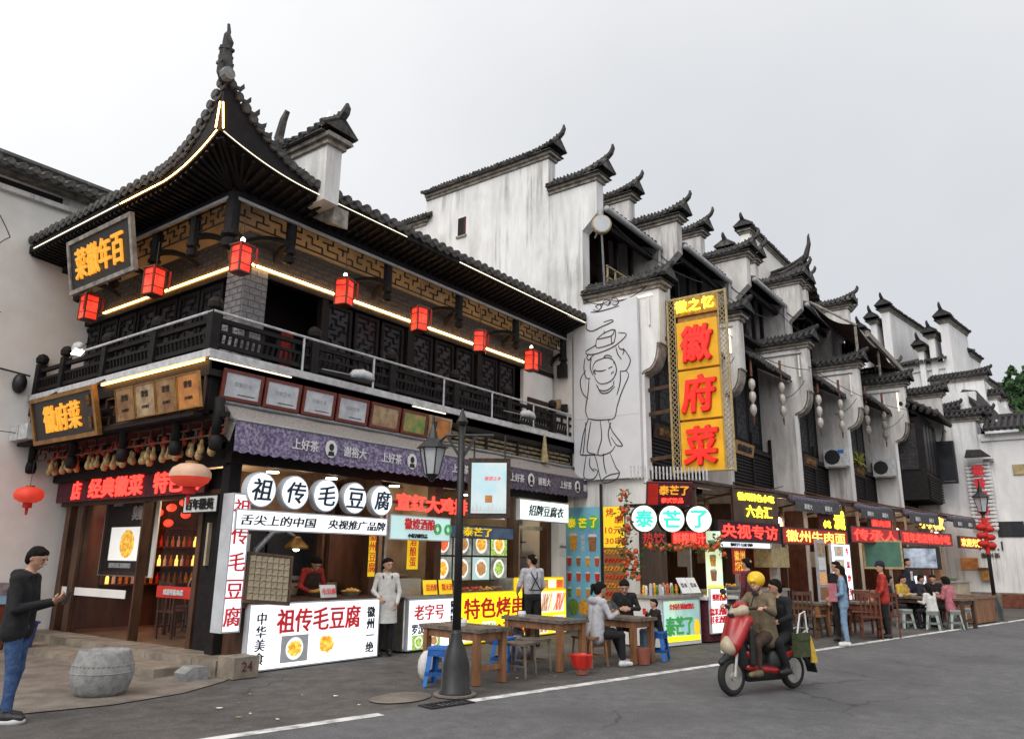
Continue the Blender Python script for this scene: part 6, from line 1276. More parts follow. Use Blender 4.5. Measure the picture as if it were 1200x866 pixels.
t = thing('pink_door', 'pale pink door panel behind the standing man', 'door', (26.9, -5.4, 0), 0, None, True); box('leaf', mat('pale_pink_paint', (.55, .38, .38), (.48, .33, .33), 2, .5), t, 26.3, -5.3, .1, 27.9, -5.24, 2.2); box('door_frame', M['blackm'], t, 26.1, -5.32, 0, 26.28, -5.2, 2.3)
t = thing('timber_pilaster', 'pair of orange-brown carved timber pilasters in the last shop', 'pilaster', (24.6, -5.6, 0), 0, None, True); box('shaft', M['woodr'], t, 24.0, -5.55, .3, 24.3, -5.35, 2.3); box('shaft', M['food_b'], t, 24.9, -5.75, .3, 25.3, -5.55, 2.3); box('yellow_wall', M['certb'], t, 25.35, -5.75, 0, 25.8, -5.6, 2.3)
# counters of the row
def counter(name, label, x0, x1, dy, h, m, front=None, d=.7):
    t = thing(name, label, 'counter', gp((x0 + x1) / 2, dy), 0, None, True); c = gp((x0 + x1) / 2, dy, h / 2); w = (x1 - x0) / math.cos(a11)
    panel(MB(), c, DF, w, h - .04, d).build('body', M[m], t); panel(MB(), on(c, DF, 0, h / 2), DF, w + .1, .05, d + .1, .05).build('worktop', M['steel'], t); return t
counter('shop_counter', 'steel food counter under the interview sign', 10.3, 13.0, -.25, .95, 'steel'); counter('shop_counter', 'red-brown counter in front of the chalkboard shop', 16.9, 18.5, -.2, .8, 'woodr'); counter('shop_counter', 'pale counter with greens in the last shop', 24.0, 26.0, -.3, 1.0, 'interior2')
bowl(gp(25.0, -.0, 1.02), 'tray of green vegetables on the pale counter of the last shop', 'food_g', .3, .1); bowl(gp(10.9, .0, .97), 'tray of fried orange food on the steel counter', 'food_y', .25, .08); bowl(gp(11.7, .0, .97), 'tray of red food on the steel counter', 'food_r', .22, .08)

# --- the mango drink kiosk at the corner of the row
ms = thing('drinks_kiosk', 'fruit drink kiosk with white counter at the corner of the row', 'kiosk', (7.9, -3.4, 0), 0, None, True)
K0, K1 = V3(7.0, -3.32, 0), V3(8.42, -3.62, 0); KF = ((K1 - K0) / np.linalg.norm(K1 - K0), V3(0, 0, 1)); KW = np.linalg.norm(K1 - K0)
kc = (K0 + K1) / 2
panel(MB(), kc + V3(0, 0, .45), KF, KW, .88, .8).build('counter_body', M['plaster_clean'], ms); panel(MB(), kc + V3(0, 0, .92), KF, KW + .1, .05, .9, .06).build('worktop', M['steel'], ms)
kp = lambda a, b, z: on(kc, KF, a, z, -b)
box('rear_wall', M['woodb'], ms, 8.2, -2.45, 0, 9.45, -2.40, 2.5); box('kiosk_ceiling', M['wood'], ms, 8.3, -3.0, 2.75, 9.9, -2.0, 2.8)
MB().bar((9.0, -3.65, .9), (9.0, -3.65, 2.2), .06, .06).build('corner_post', M['steel'], ms)
lightbox('front_lightbox', 'lit green and yellow mango drink panel on the kiosk counter', 'lightbox', kp(.1, 0, .47), KF, 1.2, .78, .05, mat('green_yellow_print', (.55, .70, .45), (.35, .6, .65), 1.5, .5, emit=True, es=.55), texts=[('全国连锁加盟店', 0, .26, .11, M['inkr'], dict(bold=0)), ('泰芒了', -.1, -.1, .34, M['green'], dict(bold=.04, fit=.85))])
p_ = bpy.data.objects['front_lightbox.003']
panel(MB(), kp(.1, 0, .13), KF, 1.16, .1, .003, .008).build('yellow_band', M['lyel'], p_); MB().prism([(.1 * math.cos(2 * PI * i / 14), .16 * math.sin(2 * PI * i / 14)) for i in range(14)], kp(.58, -.012, .32), *KF, .004).build('printed_mango', M['lyel2'], p_)
lightbox('menu_stand', 'white lit menu with red writing on the dark red counter beside the kiosk', 'lightbox', gp(8.95, -.86, .62), DF, .62, .9, .06, M['lbox'], texts=[('鲜榨酒酿', 0, .26, .14, M['inkr'], dict(fit=.5)), ('糯米酒酿\n桂花酒酿', -.05, -.1, .3, M['inkr'], dict(bold=-.004))])
t = thing('side_counter', 'low dark red counter with grey top between kiosk and scooter', 'counter', gp(9.2, -.8), 0, None, True); panel(MB(), gp(9.15, -.8, .42), DF, 1.1, .8, .6).build('body', M['maroon'], t); panel(MB(), gp(9.15, -.8, .86), DF, 1.2, .06, .7, .04).build('worktop', M['plaster_clean'], t)
for i, (ch, (x, y)) in enumerate(zip('泰芒了', ((7.94, -2.67), (8.28, -3.14), (8.62, -3.60)))):
    c = V3(x, y, 2.46); t = thing('round_lightbox', ['left round pale green lightbox of the drink kiosk', 'middle round pale green lightbox of the drink kiosk', 'right round pale green lightbox of the drink kiosk'][i], 'lightbox', (x, y, 2.18), 0, 'round green-lettered lightboxes of the kiosk', True)
    N = 32; MB().prism([(.285 * math.cos(2 * PI * j / N), .29 * math.sin(2 * PI * j / N)) for j in range(N)], c, *CF, .2).build('casing', M['blackm'], t); MB().prism([(.262 * math.cos(2 * PI * j / N), .268 * math.sin(2 * PI * j / N)) for j in range(N)], on(c, CF, 0, 0, .01), *CF, .009).build('face_panel', M['lboxc'], t)
    text(ch, on(c, CF, 0, 0, .01), .34, CF, M['teal'], t, bold=.045)
fr = tilt(CF, .35); c = V3(8.32, -3.1, 2.98); t = thing('kiosk_plaque', 'tilted dark red plaque with golden characters above the round green lightboxes', 'plaque', c, 0, None, True)
panel(MB(), c, fr, .98, .5, .1).build('board', M['redglow'] if 0 else M['maroon'], t); panel(MB(), on(c, fr, -.36, 0, .004), fr, .22, .46, .002).build('red_side', M['redpl'], t); text('泰芒了', on(c, fr, .08, .09, .01), .2, fr, M['gold'], t, bold=.03, fit=.62); text('泰式饮品', on(c, fr, .05, -.13, .01), .11, fr, M['redled'], t, bold=.02)
c = V3(8.05, -2.82, 2.06); t = thing('led_letter_board', 'dim red hot drinks board under the left green lightbox', 'led sign', c, 0, None, True); panel(MB(), c, CF, .52, .3, .05).build('board', M['blackm'], t); text('热饮', on(c, CF, 0, 0, .01), .22, CF, M['redpl'], t, bold=.03)
c = V3(8.48, -3.42, 2.06); t = thing('led_letter_board', 'bright red juice board under the middle green lightbox', 'led sign', c, 0, None, True); panel(MB(), c, CF, .72, .3, .05).build('board', M['redglow'], t); text('鲜榨果汁', on(c, CF, 0, 0, .01), .22, CF, M['redled'], t, bold=.03, fit=.66)
t = thing('yellow_side_banner', 'tall pale yellow and green drinks banner at the right of the kiosk', 'banner', (8.95, -3.7, 1), 0, None, True); c = V3(8.98, -3.74, 1.55); panel(MB(), c, CF, .34, 1.35, .03).build('sheet', mat('pale_yellow_print', (.75, .78, .40), (.50, .70, .55), 2, .5, emit=True, es=.5), t); panel(MB(), on(c, CF, 0, -.55), CF, .34, .22, .002, .004).build('band', M['lyel'], t)
for i in range(3): cup(t, on(c, CF, -.02, .35 - i * .3), 1.0, ['food_g', 'food_y', 'food_b'][i], CF, 'greycloth')
t = thing('fruit_garland', 'garland of plastic oranges and leaves hung round the kiosk opening', 'garland', (7.5, -2.9, 1.2), 0, None, True)
fm = MB().ball((0, 0, 0), .045, 8, 6).mesh('fruit', M['fruit']); lf = MB()
path = [((7.62, -2.38, 3.0), (7.60, -2.36, 1.35), 34, .09), ((7.85, -2.72, 1.88), (8.85, -3.86, 1.88), 26, .05), ((8.92, -3.92, 2.15), (8.92, -3.92, 1.75), 6, .06), ((7.75, -2.5, 1.75), (7.78, -2.52, 1.25), 14, .1)]
for a, b_, n, sp in path:
    a, b_ = np.array(a), np.array(b_)
    for i in range(n):
        p = a + (b_ - a) * (i + .5) / n + np.array([rs.uniform(-sp, sp), rs.uniform(-sp, sp), rs.uniform(-sp, sp)]) * .9; o = link('fruit', fm, t); o.location = Vector(p) - t.location; s_ = rs.uniform(.8, 1.35); o.scale = (s_, s_, s_)
        for _ in range(7):
            c_ = p + np.array([rs.uniform(-1, 1) * sp * 1.4, rs.uniform(-1, 1) * sp * 1.4, rs.uniform(-.09, .09)]); d1 = np.array([rs.uniform(-1, 1) for _ in range(3)]) * .05; d2 = np.array([rs.uniform(-1, 1) for _ in range(3)]) * .03; lf.add([c_ - d1, c_ + d2, c_ + d1, c_ - d2], [(0, 1, 2, 3)])
lf.build('leaves', M['fleaf'], t, kind='stuff')
for i in range(22):
    p = kp(-.65 + .06 * i, .2 + rs.uniform(0, .3), .945); h = rs.uniform(.12, .22); o = MB().lathe((0, 0, 0), [(.028, 0), (.036, h * .7), (.028, h), (.02, h + .02)], 8).build('drink_cup', M[['food_y', 'fruit', 'greycloth', 'food_g', 'letterw', 'food_b'][i % 6]]); o.location = p; tag(o, 'small drink cup or jar on the kiosk counter', 'cup', 'cups and jars on the kiosk counter')
for i in range(2):
    c = kp(.42 + .32 * i, .15, 1.12); t = thing('menu_card', ['open white menu card on the kiosk counter', 'second pale menu card leaning at the right end of the kiosk counter'][i], 'card', c, 0, None, True); panel(MB(), c, tilt(KF, -.5), .3, .34, .01).build('card', M['lboxb' if 0 else 'paper'], t); text('菜单', c, .1, tilt(KF, -.5), M['ink'], t, bold=0, depth=.002)
t = thing('kiosk_fringe', 'fringe of pale upright slats above the kiosk plaque', 'fascia', (8.6, -2.8, 3.2), 0, None, True)
for i in range(22): p = V3(8.0 + .055 * i * 1.0, -2.35 - .075 * i * .8, 3.32); MB().bar(p, p + V3(0, 0, .28), .03, .02).build('slat', M['white_rail'], t)
# ================================================================ the white end building, right
E5 = thing('end_building', 'plain white building closing the row at the right, with dark tiled eave', 'building', (29.2, -7.5, 0), 0, None, True)
box('wall', M['plaster_clean'], E5, 29.2, -12.5, 0, 36, -5.2, 6.75); box('base_course', M['concrete'], E5, 29.12, -12.5, 0, 29.2, -5.2, .55)
box('base_course', M['woodr'], E5, 29.06, -8.6, 0, 29.12, -7.2, .5)
mb = MB(); mb.sheet(lambda u, v: (28.8 + 2 * v, -12.6 + 5.3 * u, 6.8 + .75 * v), 2, 2); mb.build('roof_deck', M['tiled'], E5)
for i in range(24): y = -12.5 + i * .22; MB().tube([(28.75, y, 6.85), (29.6, y, 7.2), (30.8, y, 7.6)], [.085, .07, .07], 6).build('tile_row', M['tiled'], E5)
MB().tube([(30.9, -12.6, 7.65), (30.9, -7.3, 7.65)], .14, 8).build('ridge', M['tiled'], E5); box('eave_band', M['plaster_clean'], E5, 29.12, -12.5, 6.45, 29.21, -7.2, 6.6)
# upper white body with own coping behind the vertical sign
box('upper_wall', M['plaster_clean'], E5, 29.21, -7.1, 6.75, 36, -5.3, 7.35); coping(E5, 29.2, 29.6, -7.2, -5.4, 7.45, up=.2, tilem=M['tiled'], horn=.4)
box('wall_plaque', M['cane'], E5, 29.14, -8.9, 5.05, 29.19, -8.15, 5.45)
box('ledge', M['mould'], E5, 29.0, -7.55, 5.6, 29.2, -7.2, 5.72)
t = thing('vertical_tea_sign', 'upright white slatted sign with five dark red characters on the end building', 'sign', (29.0, -7.0, 2.8), 0, None, True)
for i in range(18): box('slat', M['plaster_clean'], t, 29.02, -7.42, 2.95 + i * .15, 29.08, -6.55, 3.045 + i * .15)
for i, ch in enumerate('徽香佛林茶'): text(ch, (29.01, -6.98, 5.28 - i * .52), .42, LEFT, M['inkr'], t, bold=.03, depth=.03)
for y in (-7.35, -6.62): box('upright', M['plaster3'], t, 29.08, y - .03, 2.9, 29.1, y + .03, 5.75)
t = thing('dark_letters', 'dark brown letters mounted on the white end wall behind the far lamp', 'lettering', (29.1, -8.0, 1.8), 0, None, True); text('NO.1', (29.17, -7.05, 2.32), .34, LEFT, M['browncloth'], t, bold=.03, fit=.8); text('徽州茶', (29.17, -7.0, 1.95), .2, LEFT, M['browncloth'], t, bold=.02)
t = thing('orange_wall_lamp_panel', 'faded orange board at the left edge of the white end wall', 'board', (29.1, -6.9, 1.3), 0, None, True); box('board', M['certo'], t, 29.1, -6.55, 1.4, 29.16, -5.95, 1.85)
t = thing('mail_box', 'small brown lantern-like box fixed low on the white end wall', 'box', (29.1, -7.6, .9), 0, None, True); box('case', M['goldm'], t, 28.95, -6.95, 1.0, 29.18, -6.6, 1.4); box('lid', M['woodb'], t, 28.9, -7.0, 1.4, 29.18, -6.55, 1.48)
t = thing('barred_window', 'black framed window on the white end wall behind the far street lamp', 'window', (29.1, -8.3, 2.6), 0, None, True); frame(MB(), (29.17, -7.8, 2.95), LEFT, .9, .6, .06, .05).build('frame', M['blackm'], t); box('pane', M['glassd'], t, 29.15, -8.2, 2.68, 29.19, -7.4, 3.22)
for i in range(4): box('bar', M['blackm'], t, 29.12, -8.1 + i * .2, 2.66, 29.14, -8.07 + i * .2, 3.24)
t = thing('small_hood', 'small dark tiled hood at the top of the slatted sign', 'hood', (29, -7.5, 5.8), 0, None, True); MB().prism([(0, 0), (.9, .0), (.6, .28), (.1, .3)], (28.9, -6.6, 5.78), V3(0, -1, 0), V3(0, 0, 1), -.3).build('tiles', M['tiled'], t)
lightbox('side_sign', 'white lit sign at the right edge of the picture', 'lightbox', (27.6, -9.05, 1.95), LEFT, .8, .6, .15, M['lbox'], texts=[('徽州\n菜馆', 0, 0, .42, M['inkr'], {})])
t = thing('door_shade', 'pale lamp shade above the white sign at the right edge', 'lamp', (27.6, -9.0, 2.5)); MB().lathe((0, 0, 0), [(.42, 0), (.3, .2), (.12, .45), (.1, .6)], 14).build('shade', M['white_rail'], t, smooth=True)
# ================================================================ buildings behind the row (rotated with the street)
def farhouse(name, label, loc, rz, cat='building'): return thing(name, label, cat, loc, rz, 'white gabled buildings behind the row')
def hwall(p, x0, x1, y0, y1, z, m='plaster_clean', up=.5, horn=1.0, ov=.35):
    box('wall', M[m], p, x0, y0, 0, x1, y1, z); coping(p, x0, x1, y0 - .0, y1, z + .13, up=up, ov=ov, tilem=M['tiled'], horn=horn)
a8 = R_(-98)
F1 = farhouse('stepped_gable_house', 'white house with three stepped gables left of the far tiled roof', (36, -3.1, 0), a8)
hwall(F1, -.2, .2, 0, 6.5, 14.6); hwall(F1, .55, .95, -.9, 5.5, 13.9, up=.4) if 0 else None
hwall(F1, -.75, -.45, -.2, 2.2, 14.0, up=.4); hwall(F1, -1.35, -1.05, -.4, 1.8, 13.5, up=.4)
F2 = farhouse('tiled_roof_house', 'house with plain dark tiled roof between the two stepped gables', (36.4, -3.4, 0), R_(-8))
box('wall', M['plaster_clean'], F2, 0, -2.2, 0, 6, 1, 11.6); mb = MB(); mb.sheet(lambda u, v: (-.4 + 6.4 * v * 1.0, -2.3 + 3.4 * u, 11.6 + 1.7 * v), 2, 2); mb.build('roof_deck', M['tiled'], F2)
for i in range(16): y = -2.25 + i * .21; MB().tube([(-.45, y, 11.65), (5.9, y, 13.35)], .08, 6).build('tile_row', M['tile'], F2)
box('eave_band', M['plaster_clean'], F2, -.1, -2.2, 11.2, .0, 1, 11.5)
F3 = farhouse('tall_gable_house', 'tall white house with stepped gable against the sky at the right', (36, -5.75, 0), a8)
hwall(F3, -.2, .2, 0, 3.4, 13.5); hwall(F3, -.2, .2, 3.4, 5.4, 12.4, up=.1, horn=.3); hwall(F3, -.2, .2, 5.4, 8.2, 11.4, up=.1, horn=.3)
hwall(F3, -.78, -.5, -.1, 1.0, 12.8, up=.3); hwall(F3, -1.3, -1.05, -.2, .9, 12.2, up=.3)
box('front_wall', M['plaster_clean'], F3, -2.6, .3, 0, -.2, 6.5, 11.3)
F4 = farhouse('capped_wall_house', 'white house front with long straight tiled cap below the tall stepped gable', (33.5, -7.3, 0), R_(-3))
box('wall', M['plaster_clean'], F4, 0, 0, 0, 4, 2.2, 9.9); coping(F4, 0, .4, 0, 2.2, 10.0, up=.25, tilem=M['tiled'], horn=.5)
box('lower_wall', M['plaster_clean'], F4, .5, -.35, 0, 4.5, 0, 9.0); coping(F4, .5, .9, -.35, .0, 9.1, up=.1, tilem=M['tiled'], horn=.2)
F5 = farhouse('low_capped_house', 'lower white wall with dark caps just above the slatted tea sign', (31, -6.2, 0), 0)
box('wall', M['plaster_clean'], F5, 0, -.9, 0, 2, 1.6, 8.9)
for q, z in ((-1.15, 7.6), (-.0, 8.0)): coping(F5, -.4, 0, q, q + 1.3, z, up=.22, tilem=M['tiled'], horn=.6)
t = thing('dark_hood_roof', 'dark leaning tile hood and spotlight right of the capped white wall', 'hood', (31, -7.6, 7.3), 0, None, True)
MB().bar((31.5, -6.8, 9.0), (30.6, -7.75, 7.4), .7, .2).build('tiles', M['tiled'], t); MB().ball((30.5, -7.75, 7.35), (.16, .16, .16)).build('spotlight', M['white_rail'], t)
# broad tiled roof and gable wall over the row
F6 = farhouse('ridge_wall_house', 'high beige gable wall with long falling tile cap above the middle of the row', (23.6, 0, 0), R_(-90))
box('wall', M['plaster3'], F6, -.2, 0, 0, .2, 6.6, 15.4); coping(F6, -.2, .2, 0, 6.6, 15.5, up=.3, horn=.7)
F7 = farhouse('small_crested_wall', 'small crested wall end just left of the high beige gable', (21.3, 0, 0), R_(-90)); box('wall', M['plaster2'], F7, -.2, 0, 0, .2, 1.6, 13.6); coping(F7, -.2, .2, 0, 1.6, 13.75, up=.3, horn=.8)
PV = thing('pavilion_roof', 'dark pavilion roof with two upturned corners rising over the row', 'pavilion', (27.8, 0, 0), 0, None, True)
# eave polygon: near-left, front corners curl up
c0, c1, c2 = V3(21.5, -1.4, 12.1), V3(25.8, -2.0, 13.9), V3(31.4, -2.3, 12.9)
def pe(a, b_, s): p = a + (b_ - a) * s; return p
def curve(s): return 1.55 * (max(0, s - .35) / .65) ** 2.2
mb = MB(); N = 20; top = V3(26.6, 2.0, 15.2)
A = V3(22.2, 1.6, 12.4); B = V3(25.75, -1.9, 12.4); Cc = V3(32.5, -2.1, 12.0)
def surf(P, Q, lift0, lift1):
    def f(u, v):
        e = P + (Q - P) * u; l = lift0 * max(0, 1 - u / .6) ** 2.2 + lift1 * max(0, (u - .4) / .6) ** 2.2
        e = e + V3(0, 0, l); r = V3(26.8, 1.8, 15.0) if P is A else V3(27.0 + 2.0 * u, 1.8, 15.0)
        p = e + (r - e) * v; p[2] -= .55 * math.sin(PI * v) * (1 - .3 * v); return tuple(p)
    return f
mb.sheet(surf(A, B, 0, 2.2), N, 10); mb.sheet(surf(B, Cc, 2.2, 1.9), N, 10); mb.build('roof_deck', M['tiled'], PV)
for P, Q, l0, l1 in ((A, B, 0, 2.2), (B, Cc, 2.2, 1.9)):
    f = surf(P, Q, l0, l1)
    for i in range(24): u = i / 23; pts = [np.array(f(u, v)) + (0, 0, .05) for v in (0, .1, .25, .45, .7, .97)]; MB().tube(pts, [.09, .075, .07, .07, .07, .06], 6).build('tile_row', M['tile'], PV)
pB = V3(*surf(A, B, 0, 2.2)(1, 0)); MB().tube([pB + V3(.4, .9, -.6), pB, pB + V3(-.12, -.2, .5), pB + V3(-.12, -.2, .85), pB + V3(-.02, -.2, 1.0)], [.16, .14, .09, .05, .03], 6).build('corner_finial', M['tile'], PV)
pC = V3(*surf(B, Cc, 2.2, 1.9)(1, 0)); MB().tube([pC + V3(-.8, .6, -.4), pC, pC + V3(.4, -.25, .4), pC + V3(.45, -.3, .75)], [.16, .12, .07, .03], 6).build('corner_finial', M['tile'], PV)
box('eave_wall', M['plaster2'], PV, 24.5, -.3, 8, 31, 1.2, 12.4)
# pale slanted sheet roof behind
o = MB().add([(33, .5, 14.4), (38, -1.6, 15.2), (40, 2, 17.5), (35, 4, 17.0)], [(0, 1, 2, 3)]).build('sheet_roof', M['metal']) if 0 else None
# ================================================================ wooded hill and far small houses
hx0, hy0 = 205, -42
hl = MB()
def hill(u, v): x = 110 + 190 * u; y = -70 + 110 * v; return (x, y, max(-.5, 53 * math.exp(-((x - 235) / 62) ** 2 - ((y + 12) / 23) ** 6) - 6))
hl.sheet(hill, 30, 30); S(hl.build('hill', M['leaf'], smooth=True))
rn = np.random.RandomState(5); V = []; Fc = []
n = 26000; xs = rn.uniform(150, 250, n); ys2 = rn.uniform(-32, 13, n); zb = 53 * np.exp(-((xs - 235) / 62) ** 2 - ((ys2 + 12) / 23) ** 6) - 6
lump = 2.6 * np.sin(xs * .75) * np.cos(ys2 * .8) + 1.8 * np.sin(xs * .31 + ys2 * .37)
zz = zb + rn.uniform(-1, 1.2, n) + lump + 1.5
a = rn.normal(size=(n, 3)); a /= np.linalg.norm(a, axis=1)[:, None]; b = rn.normal(size=(n, 3)); b -= (b * a).sum(1)[:, None] * a; b /= np.linalg.norm(b, axis=1)[:, None]
s = rn.uniform(.35, .95, n)[:, None]; c = np.stack([xs, ys2, zz], 1); keep = zb > 2
quad = np.stack([c - a * s, c - b * s, c + a * s, c + b * s], 1)[keep].reshape(-1, 3)
me = bpy.data.meshes.new('wood'); me.from_pydata(quad.tolist(), [], [(4 * i, 4 * i + 1, 4 * i + 2, 4 * i + 3) for i in range(len(quad) // 4)]); me.materials.append(mat('woodland_leaves', (.058, .12, .035), (.014, .038, .014), .35, .9)); me.update()
o = link('hill_trees', me); tag(o, 'green wooded hillside rising behind the white houses at the right', 'woodland', None, 'stuff')
F8 = farhouse('distant_house', 'small distant house with grey roof and white stepped gable at the foot of the hill', (62, -6.2, 0), a8)
box('wall', M['plaster_clean'], F8, -2.6, 0, 0, 0, 4, 12.6)
for i in range(3): hwall(F8, .0, .3, .3 + i * 1.0, 1.3 + i * 1.0, 13.9 - i * .6, up=.3, horn=.6)
mb = MB(); mb.sheet(lambda u, v: (-2.6 + 2.6 * u, 0 + 4 * v * .5, 12.6 + 1.2 * v), 2, 2); mb.build('roof_deck', M['tiled'], F8)
# ================================================================ street lamps
def street_lamp(loc, label, near=True, rz=0):
    t = thing('street_lamp', label, 'street lamp', loc, rz, 'black street lamps')
    mb = MB(); mb.lathe((0, 0, 0), [(.20, 0), (.20, .04), (.175, .07), (.165, .35), (.12, .52), (.075, .62), (.07, .7), (.055, .75)], 20); mb.build('base', M['blackm'], t, smooth=True)
    MB().lathe((0, 0, 0), [(.26, 0), (.26, .02)], 24).build('ground_flange', M['concrete'], t)
    MB().tube([(0, 0, .72), (0, 0, 3.38)], [.055, .045], 14).build('pole', M['blackm'], t, smooth=True)
    MB().lathe((0, 0, 3.3), [(.06, 0), (.08, .04), (.05, .1), (.03, .16), (.01, .22)], 12).build('finial', M['blackm'], t)
    return t
def lamp_head(t, c, s=1.0, lit=False):
    c = np.array(c, float); hd = MB()
    for k in range(6):
        a0, a1 = 2 * PI * k / 6, 2 * PI * (k + 1) / 6; P = lambda a, r, z: c + V3(r * s * math.cos(a), r * s * math.sin(a), z * s)
        hd.bar(P(a0, .17, .17), P(a0, .095, -.17), .014, .014)
    hd.build('glass_frame', M['blackm'], t)
    for k in range(6):
        a0, a1 = 2 * PI * k / 6, 2 * PI * (k + 1) / 6; P = lambda a, r, z: c + V3(r * s * math.cos(a), r * s * math.sin(a), z * s)
        MB().add([P(a0, .165, .165), P(a0, .09, -.165), P(a1, .09, -.165), P(a1, .165, .165)], [(0, 1, 2, 3)]).build('glass_pane', mat('frosted_lamp_glass', (.42, .43, .45), (.34, .35, .37), 5, .4), t)
    MB().lathe(c, [(.22 * s, .17 * s), (.20 * s, .19 * s), (.07 * s, .30 * s), (.05 * s, .38 * s), (.02 * s, .48 * s), (.015 * s, .6 * s)], 6).build('roof', M['blackm'], t)
    MB().lathe(c, [(.1 * s, -.17 * s), (.06 * s, -.21 * s), (.02 * s, -.26 * s)], 8).build('foot', M['blackm'], t)
L1 = street_lamp((.70, -3.72, 0), 'tall black street lamp with one lantern arm and a hanging advert, near the road line')
ca = Vector((.55, -.83, 0)); ca.normalize()
pp = lambda s, z: (ca.x * s, ca.y * s, z)
MB().tube([pp(-.36, 3.02), pp(-.2, 3.16), pp(.42, 3.16)], .022, 6).build('cross_arm', M['blackm'], L1)
for s in (-.2, .2): MB().bar(pp(0, 2.85), pp(s, 3.16), .035, .035).build('brace', M['blackm'], L1)
MB().tube([pp(-.36, 3.02), pp(-.37, 3.2), pp(-.34, 3.35)], .02, 6).build('curl', M['blackm'], L1)
lamp_head(L1, pp(-.38, 2.82), 1.0)
L2 = street_lamp((20.25, -7.72, 0), 'distant black street lamp with red lanterns tied to its pole, by the white end wall'); lamp_head(L2, (0, 0, 3.35), 1.25)
t = thing('pole_lanterns', 'bundle of six red lanterns tied round the distant lamp pole', 'lanterns', (20.25, -7.72, 2.2))
for i in range(3):
    for s in (-1, 1): MB().ball((s * .12 * .55, -s * .12 * .8, -.05 + i * .24 + (.0 if s > 0 else .05)), (.15, .15, .10), 12, 6).build('red_lantern', M['tassel'], t, smooth=True)
MB().tube([(0, 0, -.3), (0, 0, .75)], .06, 8).build('pole_sleeve', M['tassel'], t)
t = thing('hanging_advert', 'pale blue framed advert box hanging on the near street lamp', 'advert', (.7, -3.72, 2.3), 0, None, True)
AF = (V3(ca.x, ca.y, 0), V3(0, 0, 1)); c = V3(.7, -3.72, 2.48) + V3(ca.x, ca.y, 0) * .37
panel(MB(), c, AF, .54, .76, .09, .045).build('case', M['woodb' if 0 else 'browncloth'], t); panel(MB(), c, AF, .45, .64, .004, .052).build('poster', M['seagrey'], t); text('徽菜之乡', on(c, AF, .05, .12, .05), .05, AF, M['bigred'], t, bold=0, depth=.002, slant=.2); panel(MB(), on(c, AF, 0, -.14, .055), AF, .09, .09, .002).build('seal', M['certo'], t)
mb = MB(); [mb.add([on(c, AF, -.225 + i * .05, -.30 + .0, .054), on(c, AF, -.225 + (i + 1) * .05, -.30, .054), on(c, AF, -.2 + i * .05, -.22 + .03 * math.sin(i * 1.7), .054)], [(0, 1, 2)]) for i in range(9)]; mb.build('printed_hills', M['paper'], t)
for s in (-.2, .2): MB().bar(on(c, AF, s, .38), on(c, AF, s, .68), .015, .015).build('hanger', M['blackm'], t)
MB().bar(on(c, AF, -.3, -.36), on(c, AF, .25, -.36), .03, .03).build('lower_arm', M['blackm'], t)

# ================================================================ tables, stools, baskets
def plank_table(loc, rz, label, w=.62, l=1.2, h=.70, planks=4, m='woodt'):
    t = thing('timber_table', label, 'table', loc, rz, 'rough timber tables on the pavement')
    for i in range(planks): a = -w / 2 + w * i / planks; MB().box(a + .004, -l / 2 - rs.uniform(0, .02), h - .05, a + w / planks - .004, l / 2 + rs.uniform(0, .02), h + rs.uniform(-.004, .004)).build('top_plank', M['woodtop'], t)
    for a in (-w / 2 + .07, w / 2 - .07):
        for b in (-l / 2 + .09, l / 2 - .09): MB().bar((a, b, 0), (a, b, h - .05), .085, .085).build('leg', M[m], t)
        MB().bar((a, -l / 2 + .09, h - .11), (a, l / 2 - .09, h - .11), .04, .09).build('apron', M[m], t)
    for b in (-l / 2 + .09, l / 2 - .09): MB().bar((-w / 2 + .07, b, h - .11), (w / 2 - .07, b, h - .11), .04, .09).build('apron', M[m], t); MB().bar((-w / 2 + .07, b, .2), (w / 2 - .07, b, .2), .03, .06).build('stretcher', M[m], t)
    return t
plank_table((1.72, -3.0, 0), R_(-8), 'rough timber table right behind the near street lamp'); plank_table((3.55, -3.1, 0), R_(-10), 'rough timber table in the middle, between the blue and the wooden stools', .64, 1.3, .72); plank_table((4.98, -3.65, 0), R_(-10), 'timber table at which the two women and the child sit', .6, 1.1, .70)
